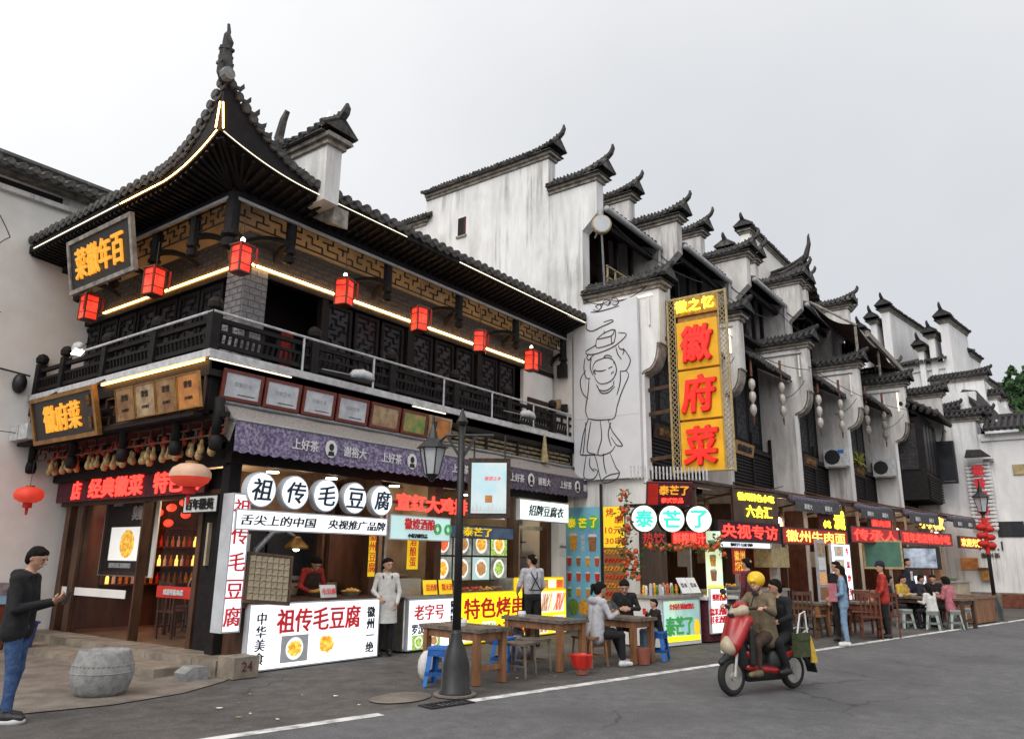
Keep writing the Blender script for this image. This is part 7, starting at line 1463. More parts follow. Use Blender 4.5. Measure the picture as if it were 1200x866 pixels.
def plastic_stool(loc, rz, label, m='bluepl', h=.46, group='blue plastic stools'):
    t = thing('plastic_stool', label, 'stool', loc, rz, group); a, b = .125, .17
    mb = MB(); mb.box(-a - .01, -a - .01, h - .03, a + .01, a + .01, h); mb.build('seat', M[m], t)
    for s in (-1, 1):
        for q_ in (-1, 1):
            mb = MB(); mb.add([(s * a, q_ * a, h - .03), (s * (a - .07), q_ * a, h - .03), (s * (b - .05), q_ * b, 0), (s * b, q_ * b, 0), (s * a, q_ * (a - .07), h - .03), (s * b, q_ * (b - .05), 0)], [(0, 1, 2, 3), (0, 3, 5, 4)])
            mb.add([(s * (a - .008), q_ * (a - .008), h - .03), (s * (a - .07), q_ * (a - .008), h - .03), (s * (b - .05), q_ * (b - .01), 0), (s * (b - .01), q_ * (b - .01), 0), (s * (a - .008), q_ * (a - .07), h - .03), (s * (b - .01), q_ * (b - .05), 0)], [(3, 2, 1, 0), (4, 5, 3, 0)])
            mb.build('leg', M[m], t)
    mb = MB()
    for z0, z1, e in ((h - .11, h - .03, .0), (.13, .18, .75)):
        r0 = a + (b - a) * (1 - z0 / h); r1 = a + (b - a) * (1 - z1 / h)
        for fr in range(4):
            ca_, sa_ = math.cos(fr * PI / 2), math.sin(fr * PI / 2); R = lambda x, y, z: (x * ca_ - y * sa_, x * sa_ + y * ca_, z)
            mb.add([R(-r0, -r0, z0), R(r0, -r0, z0), R(r1, -r1, z1), R(-r1, -r1, z1)], [(0, 1, 2, 3), (3, 2, 1, 0)])
    mb.build('skirt', M[m], t); return t
plastic_stool((1.10, -3.12, 0), R_(20), 'blue plastic stool left of the near street lamp', h=.48); plastic_stool((2.85, -2.85, 0), R_(5), 'blue plastic stool between the first two timber tables'); plastic_stool((5.42, -4.12, 0), R_(10), 'blue plastic stool on which the child sits')
def wood_stool(loc, rz, label, h=.46, m='woodtop', w=.17, group='dark wooden stools on the pavement', legm=None):
    t = thing('wooden_stool', label, 'stool', loc, rz, group); MB().box(-w - .02, -w - .02, h - .035, w + .02, w + .02, h).build('seat', M[m], t)
    for a in (-w, w):
        for b in (-w, w): MB().bar((a * .95, b * .95, h - .03), (a * 1.12, b * 1.12, 0), .03, .03).build('leg', M[legm or m], t)
        MB().bar((a, -w, .16), (a, w, .16), .02, .025).build('stretcher', M[legm or m], t)
    return t
wood_stool((2.38, -3.45, 0), R_(12), 'small dark stool in front of the blue stool behind the lamp'); wood_stool((2.95, -3.3, 0), R_(-5), 'second small dark stool, under the middle timber table'); wood_stool((3.98, -3.66, 0), R_(-8), 'brown stool under the woman in the grey hoodie', .45, 'woodt', .18)
def basket(loc, label, m='redpl', lined=True):
    t = thing('waste_basket', label, 'basket', loc, 0, 'red waste baskets'); mb = MB(); mb.lathe((0, 0, 0), [(.09, 0), (.105, .12), (.125, .24), (.12, .24), (.09, .02)], 14); mb.build('basket', mat('dull_red_plastic', (.32, .10, .07), (.22, .07, .05), 6, .5), t)
    if lined:
        mb = MB(); N = 22; q_ = [rs.uniform(.9, 1.25) for _ in range(N)]; vs = []
        for j, (r, z) in enumerate(((.11, .12), (.14, .2), (.155, .26), (.12, .27), (.08, .2))): vs += [(r * (q_[i] if j < 3 else 1) * math.cos(2 * PI * i / N), r * (q_[i] if j < 3 else 1) * math.sin(2 * PI * i / N), z + (.03 * (q_[i] - 1) if j else -.03 * q_[i])) for i in range(N)]
        mb.add(vs, [(j * N + i, j * N + (i + 1) % N, (j + 1) * N + (i + 1) % N, (j + 1) * N + i) for j in range(4) for i in range(N)]); mb.build('bag_liner', M['redpl'], t)
    return t
basket((3.22, -3.98, 0), 'red waste basket with crumpled bag by the middle timber table'); basket((4.80, -4.17, 0), 'plain dull red waste basket below the women at their table', lined=False)
t = thing('wrapped_goods', 'heap of plastic wrapped goods under the middle timber table', 'goods', (3.45, -2.55, 0)); mb = MB()
for i in range(7): mb.ball((rs.uniform(-.3, .3), rs.uniform(-.2, .2), .18 + .12 * (i % 3)), (rs.uniform(.15, .22), .16, .14), 8, 6)
mb.build('bundle', M['bag'], t, smooth=True)
t = thing('white_bag', 'white and pink bag on the ground behind the left blue stool', 'bag', (1.22, -2.78, 0)); MB().ball((0, 0, .2), (.14, .12, .2), 10, 8).build('bag', M['whitecloth'], t, smooth=True)
for i, (x, y, m_, lb) in enumerate(((1.7, -2.9, 'food_g', 'little green leafy condiment bowl on the first timber table'), (3.5, -2.7, 'letterw', 'white cup on the middle timber table'), (1.55, -3.1, 'letterw', 'small glass jar on the first timber table'), (4.95, -3.5, 'blackm', 'black handbag on the table between the women'))):
    o = MB().lathe((0, 0, 0), [(.05, 0), (.07, .05), (.06, .09), (.04, .09)] if i < 3 else [(.14, 0), (.15, .1), (.08, .2), (.02, .23)], 10).build(['bowl', 'cup', 'jar', 'handbag'][i], M[m_]); o.location = (x, y, .705); tag(o, lb, ['bowl', 'cup', 'jar', 'handbag'][i])
# right-hand group: brown chairs and tables, white stools, long bench box
for i, (x, y, r_) in enumerate(((11.25, -4.85, 200), (12.0, -6.05, 20), (12.7, -6.3, 10), (13.35, -5.6, 190), (12.3, -5.3, 170))):
    chair((x, y, 0), R_(r_), ['dark brown high-backed chair before the noodle shop photo strip', 'red-brown chair nearest the road beside the woman in denim', 'second red-brown chair at the table of the man in red', 'red-brown chair behind the table of the man in red', 'red-brown chair behind the woman in denim'][i], 'woodb' if i == 0 else 'woodr', 'brown chairs outside the row')
wood_stool((11.6, -4.95, 0), 0, 'black metal legged stool beside the noodle shop chair', .46, 'woodt', .2, legm='blackm'); plank_table((12.65, -5.75, 0), R_(-10), 'red-brown table at which the man in the red jacket stands', .7, 1.1, .74, m='woodr')
plank_table((11.9, -4.6, 0), R_(-10), 'pale topped table inside the noodle shop front', .6, 1.2, .72, m='woodt')
plank_table((16.9, -6.35, 0), R_(-15), 'long table with white bowls at which people eat on the right', .8, 2.4, .74, m='woodb'); plank_table((19.3, -6.9, 0), R_(-12), 'orange-brown timber table beside the far street lamp', .9, 1.3, .76, m='woodt')
for i, (x, y) in enumerate(((15.65, -6.75), (16.35, -7.15), (15.7, -6.1), (17.6, -7.2))): plastic_stool((x, y, 0), R_(20 * i), ['white plastic stool furthest left under the eating people', 'white plastic stool nearest the road', 'white plastic stool behind the long table', 'white plastic stool at the right end of the long table'][i], 'whitepl', .46, 'white plastic stools at the long table')
t = thing('panelled_bench', 'orange-brown panelled timber bench by the far street lamp', 'bench', (19.5, -7.35, 0), R_(-11))
for i in range(8): MB().box(-.95 + i * .24, -.25, .02, -.95 + i * .24 + .22, .25, .66).build('panel', M['woodt'], t)
MB().box(-1.0, -.28, .66, 1.0, .28, .72).build('top_board', M['woodt'], t)
for i in range(6): o = MB().lathe((0, 0, 0), [(.05, 0), (.1, .06), (.09, .06), (.04, .01)], 10).build('white_bowl', M['letterw']); o.location = (16.6 + .1 * i, -7.1 + .32 * i, .745); tag(o, 'white bowl on the long table where people eat', 'bowl', 'white bowls on the long table')
# benches glimpsed at the left edge
t = thing('display_stand', 'red-brown wooden stand with blue topped crate at the left edge', 'stand', (-1.25, 5.35, 0))
MB().box(-.5, -.3, .0, .3, .3, .75).build('body', M['woodr'], t); MB().box(-.5, -.32, .75, .3, .32, .9).build('blue_crate', mat('pale_blue_plastic', (.25, .4, .55), None, rough=.5), t); MB().box(-.5, -.33, .9, .3, .33, 1.1).build('clear_lid', M['lboxb' if 0 else 'bag'], t)
t = thing('blue_bucket', 'dark blue bucket on the ground behind the standing man', 'bucket', (-.95, 4.3, .1)); MB().lathe((0, 0, 0), [(.15, 0), (.2, .36), (.23, .37), (.23, .40), (.17, .38), (.14, .03)], 18).build('body', mat('indigo_plastic', (.06, .07, .30), (.04, .05, .22), 4, .4), t); MB().tube(arc((-.2, 0, .38), (.2, 0, .38), (0, 0, .04)), .01, 5).build('handle', M['blackm'], t)
# wires across the row
cable([(9.45, -.3, 8.3), (9.3, -1.2, 8.0), (9.45, -2.2, 8.25)], .012, 'thin cable sagging under the lowest coping of the great gable')
for i, X in enumerate(XK[1:5]): o_ = off(X); cable([(X - .02, o_ - .9, 10.2), (X - .02, o_ - .2, 10.6)], .012, 'thin cable looped across the %s pierced pier of the row' % ordn[i + 1]); cable([(X - .3, o_ - 2.4, 7.0), (X - .02, o_ - 1.6, 6.6), (X + 1.2, o_ - 2.4, 6.9)], .01, 'thin cable strung to the %s lamp string pier' % ordn[i + 1])
for i, X in enumerate(XK[:5]):
    o_ = off(X); t = thing('tube_light', ['tube light under the coping above the drawing panel', 'tube light on the pier beside the yellow vertical sign', 'tube light under the coping of the third pier', 'unlit tube light on the fourth pier', 'tube light on the fifth pier'][i], 'lamp', (X - .05, o_ - 2.0, 7.9), 0, 'tube lights on the piers', True)
    MB().tube([(X - .04, o_ - .5, 7.98), (X - .04, o_ - 2.3, 7.98)], .022, 6).build('tube', M['coolled' if i in (0,) else 'white_rail'], t); MB().tube([(X - .04, o_ - 2.2, 7.9), (X - .04, o_ - 2.2, 7.2)], .025, 6).build('tube', M['coolled' if i in (1, 4) else 'plaster3'], t)

rw = random.Random(11)
for i, (a, b_) in enumerate((((9.45, -1.2, 10.2), (13.05, -2.2, 9.4)), ((13.1, -2.0, 9.9), (17.0, -2.9, 9.2)), ((12.9, -2.9, 7.7), (17.0, -3.9, 7.4)), ((17.0, -3.0, 9.6), (20.6, -3.7, 9.1)), ((17.0, -3.9, 7.5), (24.6, -5.4, 7.2)), ((9.3, -2.0, 3.35), (13.2, -4.0, 3.5)))):
    cable([a, b_], .012, ['thin wire strung from the great gable to the second gable', 'thin wire strung between the second and third gables', 'thin wire strung along the lamp strings near the yellow sign', 'thin wire strung between the third and fourth gables', 'long thin wire running past the right lamp strings', 'low wire over the drink kiosk'][i], sag=.25)
for i in range(26):      # dry leaves and scraps trodden on the pavement
    x, y = rw.uniform(-2.5, 8), 0; y = -1.2 - (x + 3) * .19 - rw.uniform(.2, 2.2); s_ = rw.uniform(.02, .045); a = rw.uniform(0, 6.28)
    o = MB().add([(x + s_ * math.cos(a + q) * (1 if k % 2 else .55), y + s_ * math.sin(a + q) * (1 if k % 2 else .55), .006 + .004 * (k % 2)) for k, q in enumerate((0, 1.2, 2.4, 3.6, 4.9))], [(0, 1, 2, 3, 4)]).build('litter_scrap', M[['paper', 'food_b', 'gourd'][i % 3]]); tag(o, 'small scrap of litter on the pavement between the stalls and the road', 'litter', 'scraps of litter on the pavement')
# ================================================================ people: one continuous surface grown round posed bones
def surface_nets(F, org, h):
    """F: 3-D array of distances; returns vertices and quads of the zero level"""
    ins = F < 0; nx, ny, nz = F.shape
    c = np.zeros((nx - 1, ny - 1, nz - 1), int)
    for dx in (0, 1):
        for dy in (0, 1):
            for dz in (0, 1): c += ins[dx:nx - 1 + dx, dy:ny - 1 + dy, dz:nz - 1 + dz]
    act = (c > 0) & (c < 8); idx = -np.ones(act.shape, int); cells = np.argwhere(act); idx[act] = np.arange(len(cells))
    acc = np.zeros((len(cells), 3)); cnt = np.zeros(len(cells)); I, J, K = cells.T
    corners = [(a, b, d) for a in (0, 1) for b in (0, 1) for d in (0, 1)]
    for p in corners:
        for ax in range(3):
            if p[ax]: continue
            q = list(p); q[ax] = 1
            f0 = F[I + p[0], J + p[1], K + p[2]]; f1 = F[I + q[0], J + q[1], K + q[2]]; m = (f0 < 0) != (f1 < 0)
            t = np.where(m, f0 / np.where(m, f0 - f1, 1), 0); v = np.tile(np.array(p, float), (len(cells), 1)); v[:, ax] += t
            acc += v * m[:, None]; cnt += m
    V = (cells + acc / cnt[:, None]) * h + org; Q = []
    for ax in range(3):
        a, b = [(1, 2), (2, 0), (0, 1)][ax]; sl0 = [slice(1, -1)] * 3; sl0[ax] = slice(0, -1); sl1 = [slice(1, -1)] * 3; sl1[ax] = slice(1, None)
        f0, f1 = ins[tuple(sl0)], ins[tuple(sl1)]
        for m, fl in ((f0 & ~f1, False), (~f0 & f1, True)):
            e = np.argwhere(m)
            if not len(e): continue
            e = e + 1; e[:, ax] -= 1; k = []
            for da, db in ((-1, -1), (0, -1), (0, 0), (-1, 0)):
                g = e.copy(); g[:, a] += da; g[:, b] += db; k.append(idx[g[:, 0], g[:, 1], g[:, 2]])
            qd = np.stack(k, 1); Q.append(qd[:, ::-1] if fl else qd)
    return V, np.concatenate(Q)
def sdf_mesh(name, prims, h, mats, k=.022):
    """prims: ('c', a, b, ra, rb, mat) tapered capsule; ('e', centre, radii, mat) ellipsoid"""
    lo = np.full(3, 1e9); hi = -lo
    for p in prims:
        if p[0] == 'c':
            for q, r in ((p[1], p[3]), (p[2], p[4])): lo = np.minimum(lo, np.array(q) - r); hi = np.maximum(hi, np.array(q) + r)
        else: lo = np.minimum(lo, np.array(p[1]) - p[2]); hi = np.maximum(hi, np.array(p[1]) + p[2])
    lo -= 3 * h; hi += 3 * h; n = np.ceil((hi - lo) / h).astype(int) + 1; F = np.full(n, .2); mt = np.zeros(n, np.int8); best = np.full(n, 9.)
    ax = [lo[i] + h * np.arange(n[i]) for i in range(3)]
    for p in prims:
        if p[0] == 'c': a, b = np.array(p[1], float), np.array(p[2], float); rm = max(p[3], p[4]); l_, h_ = np.minimum(a, b) - rm, np.maximum(a, b) + rm
        else: a = np.array(p[1], float); r = np.array(p[2], float); l_, h_ = a - r, a + r
        pad = .06; i0 = np.clip(((l_ - pad - lo) / h).astype(int), 0, n - 1); i1 = np.clip(((h_ + pad - lo) / h).astype(int) + 2, 1, n)
        s = tuple(slice(i0[i], i1[i]) for i in range(3)); X, Y, Z = np.meshgrid(*[ax[i][i0[i]:i1[i]] for i in range(3)], indexing='ij')
        if p[0] == 'c':
            d = b - a; L2 = d @ d + 1e-9; t = np.clip(((X - a[0]) * d[0] + (Y - a[1]) * d[1] + (Z - a[2]) * d[2]) / L2, 0, 1)
            D = np.sqrt((X - a[0] - t * d[0]) ** 2 + (Y - a[1] - t * d[1]) ** 2 + (Z - a[2] - t * d[2]) ** 2) - (p[3] + (p[4] - p[3]) * t); kk = min(k, .8 * min(p[3], p[4]) + .002)
        else:
            q = np.sqrt(((X - a[0]) / r[0]) ** 2 + ((Y - a[1]) / r[1]) ** 2 + ((Z - a[2]) / r[2]) ** 2); g = np.sqrt(((X - a[0]) / r[0] ** 2) ** 2 + ((Y - a[1]) / r[1] ** 2) ** 2 + ((Z - a[2]) / r[2] ** 2) ** 2) + 1e-9
            D = q * (q - 1) / g; kk = min(k, .5 * r.min())
        o = F[s]; hh = np.clip(.5 + .5 * (o - D) / kk, 0, 1); F[s] = o * (1 - hh) + D * hh - kk * hh * (1 - hh)
        bb = best[s]; m = D < bb; bb[m] = D[m]; mm = mt[s]; mm[m] = p[-1]
    V, Q = surface_nets(F, lo, h); fc = V[Q].mean(1); gi = np.clip(np.round((fc - lo) / h).astype(int), 0, n - 1); mi = mt[gi[:, 0], gi[:, 1], gi[:, 2]]
    me = bpy.data.meshes.new(name); me.from_pydata(V.tolist(), [], Q.tolist())
    for m in mats: me.materials.append(m)
    me.polygons.foreach_set('material_index', mi.astype(int)); me.polygons.foreach_set('use_smooth', [True] * len(Q)); me.update(); return me
def unit(v): v = np.array(v, float); return v / (np.linalg.norm(v) + 1e-9)
STAND = dict(pel=(0, 0, .93), chest=(0, 0, 1.28), neck=(0, 0, 1.46), head=(.02, 0, 1.62), face=(1, 0, 0), sh=.185, elL=(.0, .235, 1.13), wrL=(.07, .22, .89), elR=(.0, -.235, 1.13), wrR=(.07, -.22, .89),
             knL=(.02, .10, .50), anL=(-.02, .10, .09), knR=(.02, -.10, .50), anR=(-.02, -.10, .09))
SIT = dict(pel=(0, 0, .53), chest=(.04, 0, .90), neck=(.07, 0, 1.07), head=(.11, 0, 1.22), face=(1, 0, -.2), sh=.185, elL=(.10, .24, .78), wrL=(.33, .15, .80), elR=(.10, -.24, .78), wrR=(.33, -.15, .80),
           knL=(.42, .11, .52), anL=(.40, .11, .09), knR=(.42, -.11, .52), anR=(.40, -.11, .09))
def person(label, loc, heading, base=STAND, h=1.72, vox=.014, top='black_cloth', pants='denim', shoes='shoe_b', sole=None, hair='hair', hstyle='short', jacket=True, skirt=False, female=False, group=None, hood=False, extras=None, skin='skin', sleeve=True, slim=1.0, **pose):
    P = dict(base); P.update(pose); s = h / 1.72 if base is STAND else (h / 1.72)
    g = {k: (np.array(v, float) * s if isinstance(v, tuple) and k != 'face' else v) for k, v in P.items()}
    fc = unit(P['face']); side = unit(np.cross((0, 0, 1), (math.cos(P.get('twist', 0)), math.sin(P.get('twist', 0)), 0))); fwd = np.cross(side, (0, 0, 1)); sh = P['sh'] * s * (.9 if female else 1)
    pel, ch, nk, hd = g['pel'], g['chest'], g['neck'], g['head']; SK, TP, PT, SH = 0, 1, 2, 3; pr = []
    up = unit(nk - pel); b = (1.0 if not female else .9) * slim
    w = .072 * s * b; tr = .105 * s * b
    for q in (-1, 1):
        hip = pel + side * q * .075 * s; pr.append(('c', hip, pel + (0, 0, -.02), .105 * s * b, .10 * s, PT))
        pr += [('c', pel + side * q * w + up * .10 * s, ch + side * q * w * 1.05, tr * .98, tr * 1.07, TP), ('c', ch + side * q * w, ch + up * .10 * s + side * q * sh * .72, tr * .95, .075 * s, TP)]
        if jacket: pr.append(('c', pel + side * q * w * 1.05 - up * .06 * s, pel + side * q * w + up * .15 * s, tr * 1.16, tr * 1.08, TP))
        L = 'L' if q > 0 else 'R'; shd = ch + up * .125 * s + side * q * sh; el, wr = g['el' + L], g['wr' + L]; kn, an = g['kn' + L], g['an' + L]
        pr += [('c', ch + up * .12 * s + side * q * sh * .4, shd, .07 * s, .062 * s, TP), ('c', shd, el, .062 * s * b, .047 * s * b, TP), ('c', el, el + (wr - el) * (.93 if sleeve else .3), .047 * s * b, .037 * s * b, TP), ('c', el + (wr - el) * .2, wr, .035 * s, .025 * s, SK)]
        pr += [('c', hip + (0, 0, 0), kn, .095 * s * b, .064 * s, PT), ('c', kn, an + (kn - an) * .12, .063 * s, .048 * s, PT), ('c', kn, an, .05 * s, .037 * s, SH)]
        fd = unit(np.array([math.cos(P.get('foot' + L, 0)), math.sin(P.get('foot' + L, 0)), 0])); toe = an + fd * .155 * s; toe[2] = an[2] - .048 * s
        pr += [('c', an + (0, 0, -.035 * s), toe, .046 * s, .036 * s, SH), ('c', an - fd * .035 * s + (0, 0, -.045 * s), an + fd * .04 * s + (0, 0, -.045 * s), .043 * s, .043 * s, SH)]
        # hand: palm, four fingers of different length with a bend, thumb off the side of the palm
        d = unit(P.get('hand' + L, wr - el)); pn = unit(P.get('palm' + L, (0, -q, -.2))); pn = unit(pn - d * (pn @ d)); ac = np.cross(pn, d) * q; curl = P.get('curl' + L, .5)
        pb = wr + d * .045 * s; pt = wr + d * .085 * s
        for j in (-1, 0, 1): pr.append(('c', wr + d * .02 * s + ac * j * .017 * s, pt + ac * j * .022 * s, .017 * s, .014 * s, SK))
        for j, ln in enumerate((.068, .077, .072, .056)):
            r0 = pt + ac * (.030 - .020 * j) * s; d1 = unit(d * math.cos(curl * .6) + pn * math.sin(curl * .6)); d2 = unit(d * math.cos(curl * 1.7) + pn * math.sin(curl * 1.7)); m1 = r0 + d1 * ln * .55 * s; pr += [('c', r0, m1, .0098 * s, .009 * s, SK), ('c', m1, m1 + d2 * ln * .5 * s, .009 * s, .0075 * s, SK)]
        t0 = wr + d * .03 * s + ac * .026 * s; t1 = t0 + unit(ac * .75 + d * .7 + pn * .25) * .036 * s; pr += [('c', t0, t1, .0125 * s, .011 * s, SK), ('c', t1, t1 + unit(d + pn * .5 + ac * .1) * .028 * s, .0105 * s, .009 * s, SK)]
    pr.append(('c', ch + up * .08 * s, nk - up * .02 * s, .085 * s, .06 * s, TP))
    hu = unit(unit(hd - nk) * .35 + unit(np.array([-fc[0] * fc[2], -fc[1] * fc[2], 1 - fc[2] ** 2]))); hu = unit(hu - fc * (hu @ fc)); hs = np.cross(hu, fc)
    pr.append(('c', nk - up * .03 * s, hd - hu * .05 * s, .052 * s, .050 * s, SK))
    Pt = lambda f, sd, u: hd + fc * f * s + hs * sd * s + hu * u * s
    for c, r in (((.0, 0, .025), .092), ((.018, 0, -.035), .070), ((-.02, 0, .03), .092)): pr.append(('c', Pt(c[0], -.008, c[2]), Pt(c[0], .008, c[2]), r * s * .92, r * s * .92, SK))
    pr += [('c', Pt(.055, 0, -.085), Pt(.02, 0, -.06), .028 * s, .05 * s, SK), ('c', Pt(.092, 0, .005), Pt(.112, 0, -.028), .010 * s, .015 * s, SK), ('c', Pt(.085, -.018, -.062), Pt(.085, .018, -.062), .012 * s, .012 * s, SK)]
    for q in (-1, 1): pr += [('c', Pt(-.008, q * .083, .012), Pt(-.012, q * .088, -.025), .015 * s, .011 * s, SK), ('c', Pt(.082, q * .018, .030), Pt(.075, q * .045, .026), .012 * s, .012 * s, SK)]
    if hood: pr += [('c', nk - fwd * .09 * s + side * .07 * s - (0, 0, .02), nk - fwd * .09 * s - side * .07 * s - (0, 0, .02), .058 * s, .058 * s, TP), ('c', nk - fwd * .05 * s + side * .08 * s, nk + fwd * .04 * s + side * .06 * s - (0, 0, .03), .04 * s, .03 * s, TP), ('c', nk - fwd * .05 * s - side * .08 * s, nk + fwd * .04 * s - side * .06 * s - (0, 0, .03), .04 * s, .03 * s, TP)]
    if skirt: pr.append(('c', pel, pel + (0, 0, -.3), .16 * s, .19 * s, TP))
    t = thing('person', label, 'person', loc, heading, group)
    link('body', sdf_mesh('body', pr, vox, [M[skin], M[top], M[pants], M[shoes]]), t)
    # hair: cap over crown and nape, leaving the face clear
    hp = [('c', Pt(-.014, -.010, .034), Pt(-.014, .010, .034), .088 * s, .088 * s, 0), ('c', Pt(.045, -.03, .068), Pt(.045, .03, .068), .033 * s, .033 * s, 0), ('c', Pt(-.038, -.03, -.005), Pt(-.038, .03, -.005), .062 * s, .062 * s, 0), ('c', Pt(-.05, -.02, -.05), Pt(-.05, .02, -.05), .044 * s, .044 * s, 0)]
    for q in (-1, 1): hp += [('c', Pt(.04, q * .055, .065), Pt(-.02, q * .068, .015), .028 * s, .027 * s, 0), ('c', Pt(.0, q * .074, .03), Pt(.0, q * .075, -.005), .016 * s, .012 * s, 0)]
    if hstyle == 'bun': hp += [('c', Pt(-.08, 0, .03), Pt(-.135, 0, .03), .045 * s, .04 * s, 0), ('c', Pt(-.135, 0, .03), Pt(-.15, 0, -.10), .035 * s, .018 * s, 0)]
    if hstyle == 'long':
        for q in (-1, 1): hp.append(('c', Pt(-.02, q * .075, .03), Pt(-.04, q * .07, -.17), .038 * s, .03 * s, 0))
        hp.append(('c', Pt(-.06, 0, .0), Pt(-.09, 0, -.19), .07 * s, .05 * s, 0))
    if hstyle == 'bob':
        for q in (-1, 1): hp.append(('c', Pt(.0, q * .08, .04), Pt(.0, q * .078, -.06), .04 * s, .035 * s, 0))
        hp += [('c', Pt(-.05, -.04, .02), Pt(-.06, -.04, -.06), .06 * s, .05 * s, 0), ('c', Pt(-.05, .04, .02), Pt(-.06, .04, -.06), .06 * s, .05 * s, 0)]
    if hstyle != 'none': link('hair', sdf_mesh('hair', hp, max(vox * .8, .008), [M[hair]], k=.02), t)
    if vox < .0135:
        mb = MB(); [mb.ball(Pt(.093, q * .032, .012), .009 * s, 6, 4) for q in (-1, 1)]; mb.build('eyes', M['ink'], t, kind='stuff')
    if sole:
        for q in 'LR':
            an = g['an' + q]; fd = np.array([math.cos(P.get('foot' + q, 0)), math.sin(P.get('foot' + q, 0)), 0]); MB().tube([an - fd * .075 * s + (0, 0, -.078 * s), an - fd * .02 * s + (0, 0, -.078 * s), an + fd * .1 * s + (0, 0, -.078 * s), an + fd * .19 * s + (0, 0, -.07 * s)], [.025, .045, .045, .02], 8).build('shoe_sole', M[sole], t, smooth=True)
    G = dict(g=g, Pt=Pt, fwd=fwd, side=side, up=up, s=s, tr=tr, w=w, hu=hu, fc=fc)
    if extras: extras(t, G)
    return t
def apron(m, front=True, straps='ink'):
    def f(t, G):
        g, s = G['g'], G['s']; pel, ch = g['pel'], g['chest']; f_, sd = G['fwd'], G['side']; mb = MB(); R = .165 * s
        def surf(u, v):
            z = ch[2] - .02 + .10 * s - v * (ch[2] + .08 * s - (pel[2] - .36 * s)); a = (u - .5) * (1.5 if v < .3 else 2.9); c = pel + (ch - pel) * np.clip((z - pel[2]) / (ch[2] - pel[2]), -.5, 1.2); rr = R * (1.03 + .12 * max(0, v - .5))
            p = np.array([c[0], c[1], z]) + f_ * math.cos(a) * (rr * .93) + sd * math.sin(a) * rr * 1.22; return tuple(p)
        mb.sheet(surf, 14, 14); mb.build('apron', M[m], t, smooth=True)
        mb = MB()
        for q in (-1, 1): mb.tube([ch + f_ * .14 * s + sd * q * .07 * s + (0, 0, .05), ch + sd * q * .10 * s + (0, 0, .20 * s), ch - f_ * .135 * s + sd * q * .04 * s + (0, 0, .02), pel - f_ * .15 * s - sd * q * .10 * s + (0, 0, .14 * s)], .012, 6)
        mb.tube([pel - f_ * .155 * s - sd * .15 * s + (0, 0, .13), pel - f_ * .165 * s + (0, 0, .12), pel - f_ * .155 * s + sd * .15 * s + (0, 0, .13)], .013, 6)
        mb.build('apron_straps', M[straps], t, kind='stuff')
    return f
def cap_(m, dome=1.0):
    def f(t, G):
        Pt, s, hu, fc = G['Pt'], G['s'], G['hu'], G['fc']; hp = [('c', Pt(-.02, -.01, .065), Pt(-.02, .01, .065), .104 * s, .104 * s, 0), ('c', Pt(.06, -.03, .07), Pt(.13, 0, .055), .035 * s, .018 * s, 0)]
        link('cap', sdf_mesh('cap', hp, .01, [M[m]]), t)
    return f
def phone(t, G):
    g = G['g']; p = (g['wrL'] + g['wrR']) / 2 + np.array([.10, 0, .03]); MB().bar(p + (0, -.0, -.055), p + (.045, 0, .075), .075, .012, (1, 0, 0)).build('phone', M['blackm'], t)
HX = -53.4
# the man with the phone at the left edge
person('young man in black hooded jacket and jeans looking at his phone at the left edge', (-3.30, -1.31, 0), R_(HX + 6), h=1.66, vox=.0085, top='black_cloth', pants='denim', shoes='shoe_b', sole='shoe_w', hood=True, face=(1, 0, -.38), head=(.085, 0, 1.615), neck=(.03, 0, 1.46), chest=(.0, 0, 1.27),
       elL=(.04, .22, 1.10), wrL=(.31, .06, 1.16), elR=(.06, -.24, 1.10), wrR=(.32, -.035, 1.17), handL=(.8, -.2, .35), handR=(.75, .2, .4), palmL=(-.3, -.4, .8), palmR=(-.3, .4, .8), curlL=.9, curlR=.9, knL=(.02, .09, .5), anL=(-.05, .10, .09), knR=(.05, -.07, .5), anR=(.06, -.08, .09), extras=phone)
# stall people
person('worker in red sleeves and brown apron bent over the tofu counter', (2.02, .82, .1), R_(-100), h=1.6, vox=.0125, top='redcloth', pants='browncloth', face=(.8, -.1, -.55), chest=(.13, 0, 1.24), neck=(.22, 0, 1.38), head=(.31, 0, 1.49), elL=(.22, .25, 1.08), wrL=(.42, .12, .97), elR=(.22, -.25, 1.08), wrR=(.44, -.10, .97), extras=apron('browncloth', straps='browncloth'), hstyle='bun', female=True)
person('woman in pale grey jumper and long white apron standing between the stalls', (2.84, -.30, 0), R_(-128), h=1.58, vox=.0115, top='whitecloth', pants='black_cloth', shoes='shoe_b', female=True, jacket=False, hstyle='bun', face=(.9, .45, -.1), elL=(.03, .24, 1.12), wrL=(.13, .19, .92), elR=(.06, -.25, 1.13), wrR=(.22, -.15, 1.02), extras=apron('whitecloth'))
person('man in white shirt with black crossed apron straps seen from behind at the yellow stall', (5.62, -1.42, 0), R_(62), h=1.68, vox=.0115, top='greycloth', pants='black_cloth', jacket=False, hstyle='short', face=(.8, .6, -.1), elL=(.05, .26, 1.14), wrL=(.25, .20, 1.02), elR=(.04, -.25, 1.12), wrR=(.18, -.2, .95), extras=apron('browncloth'))
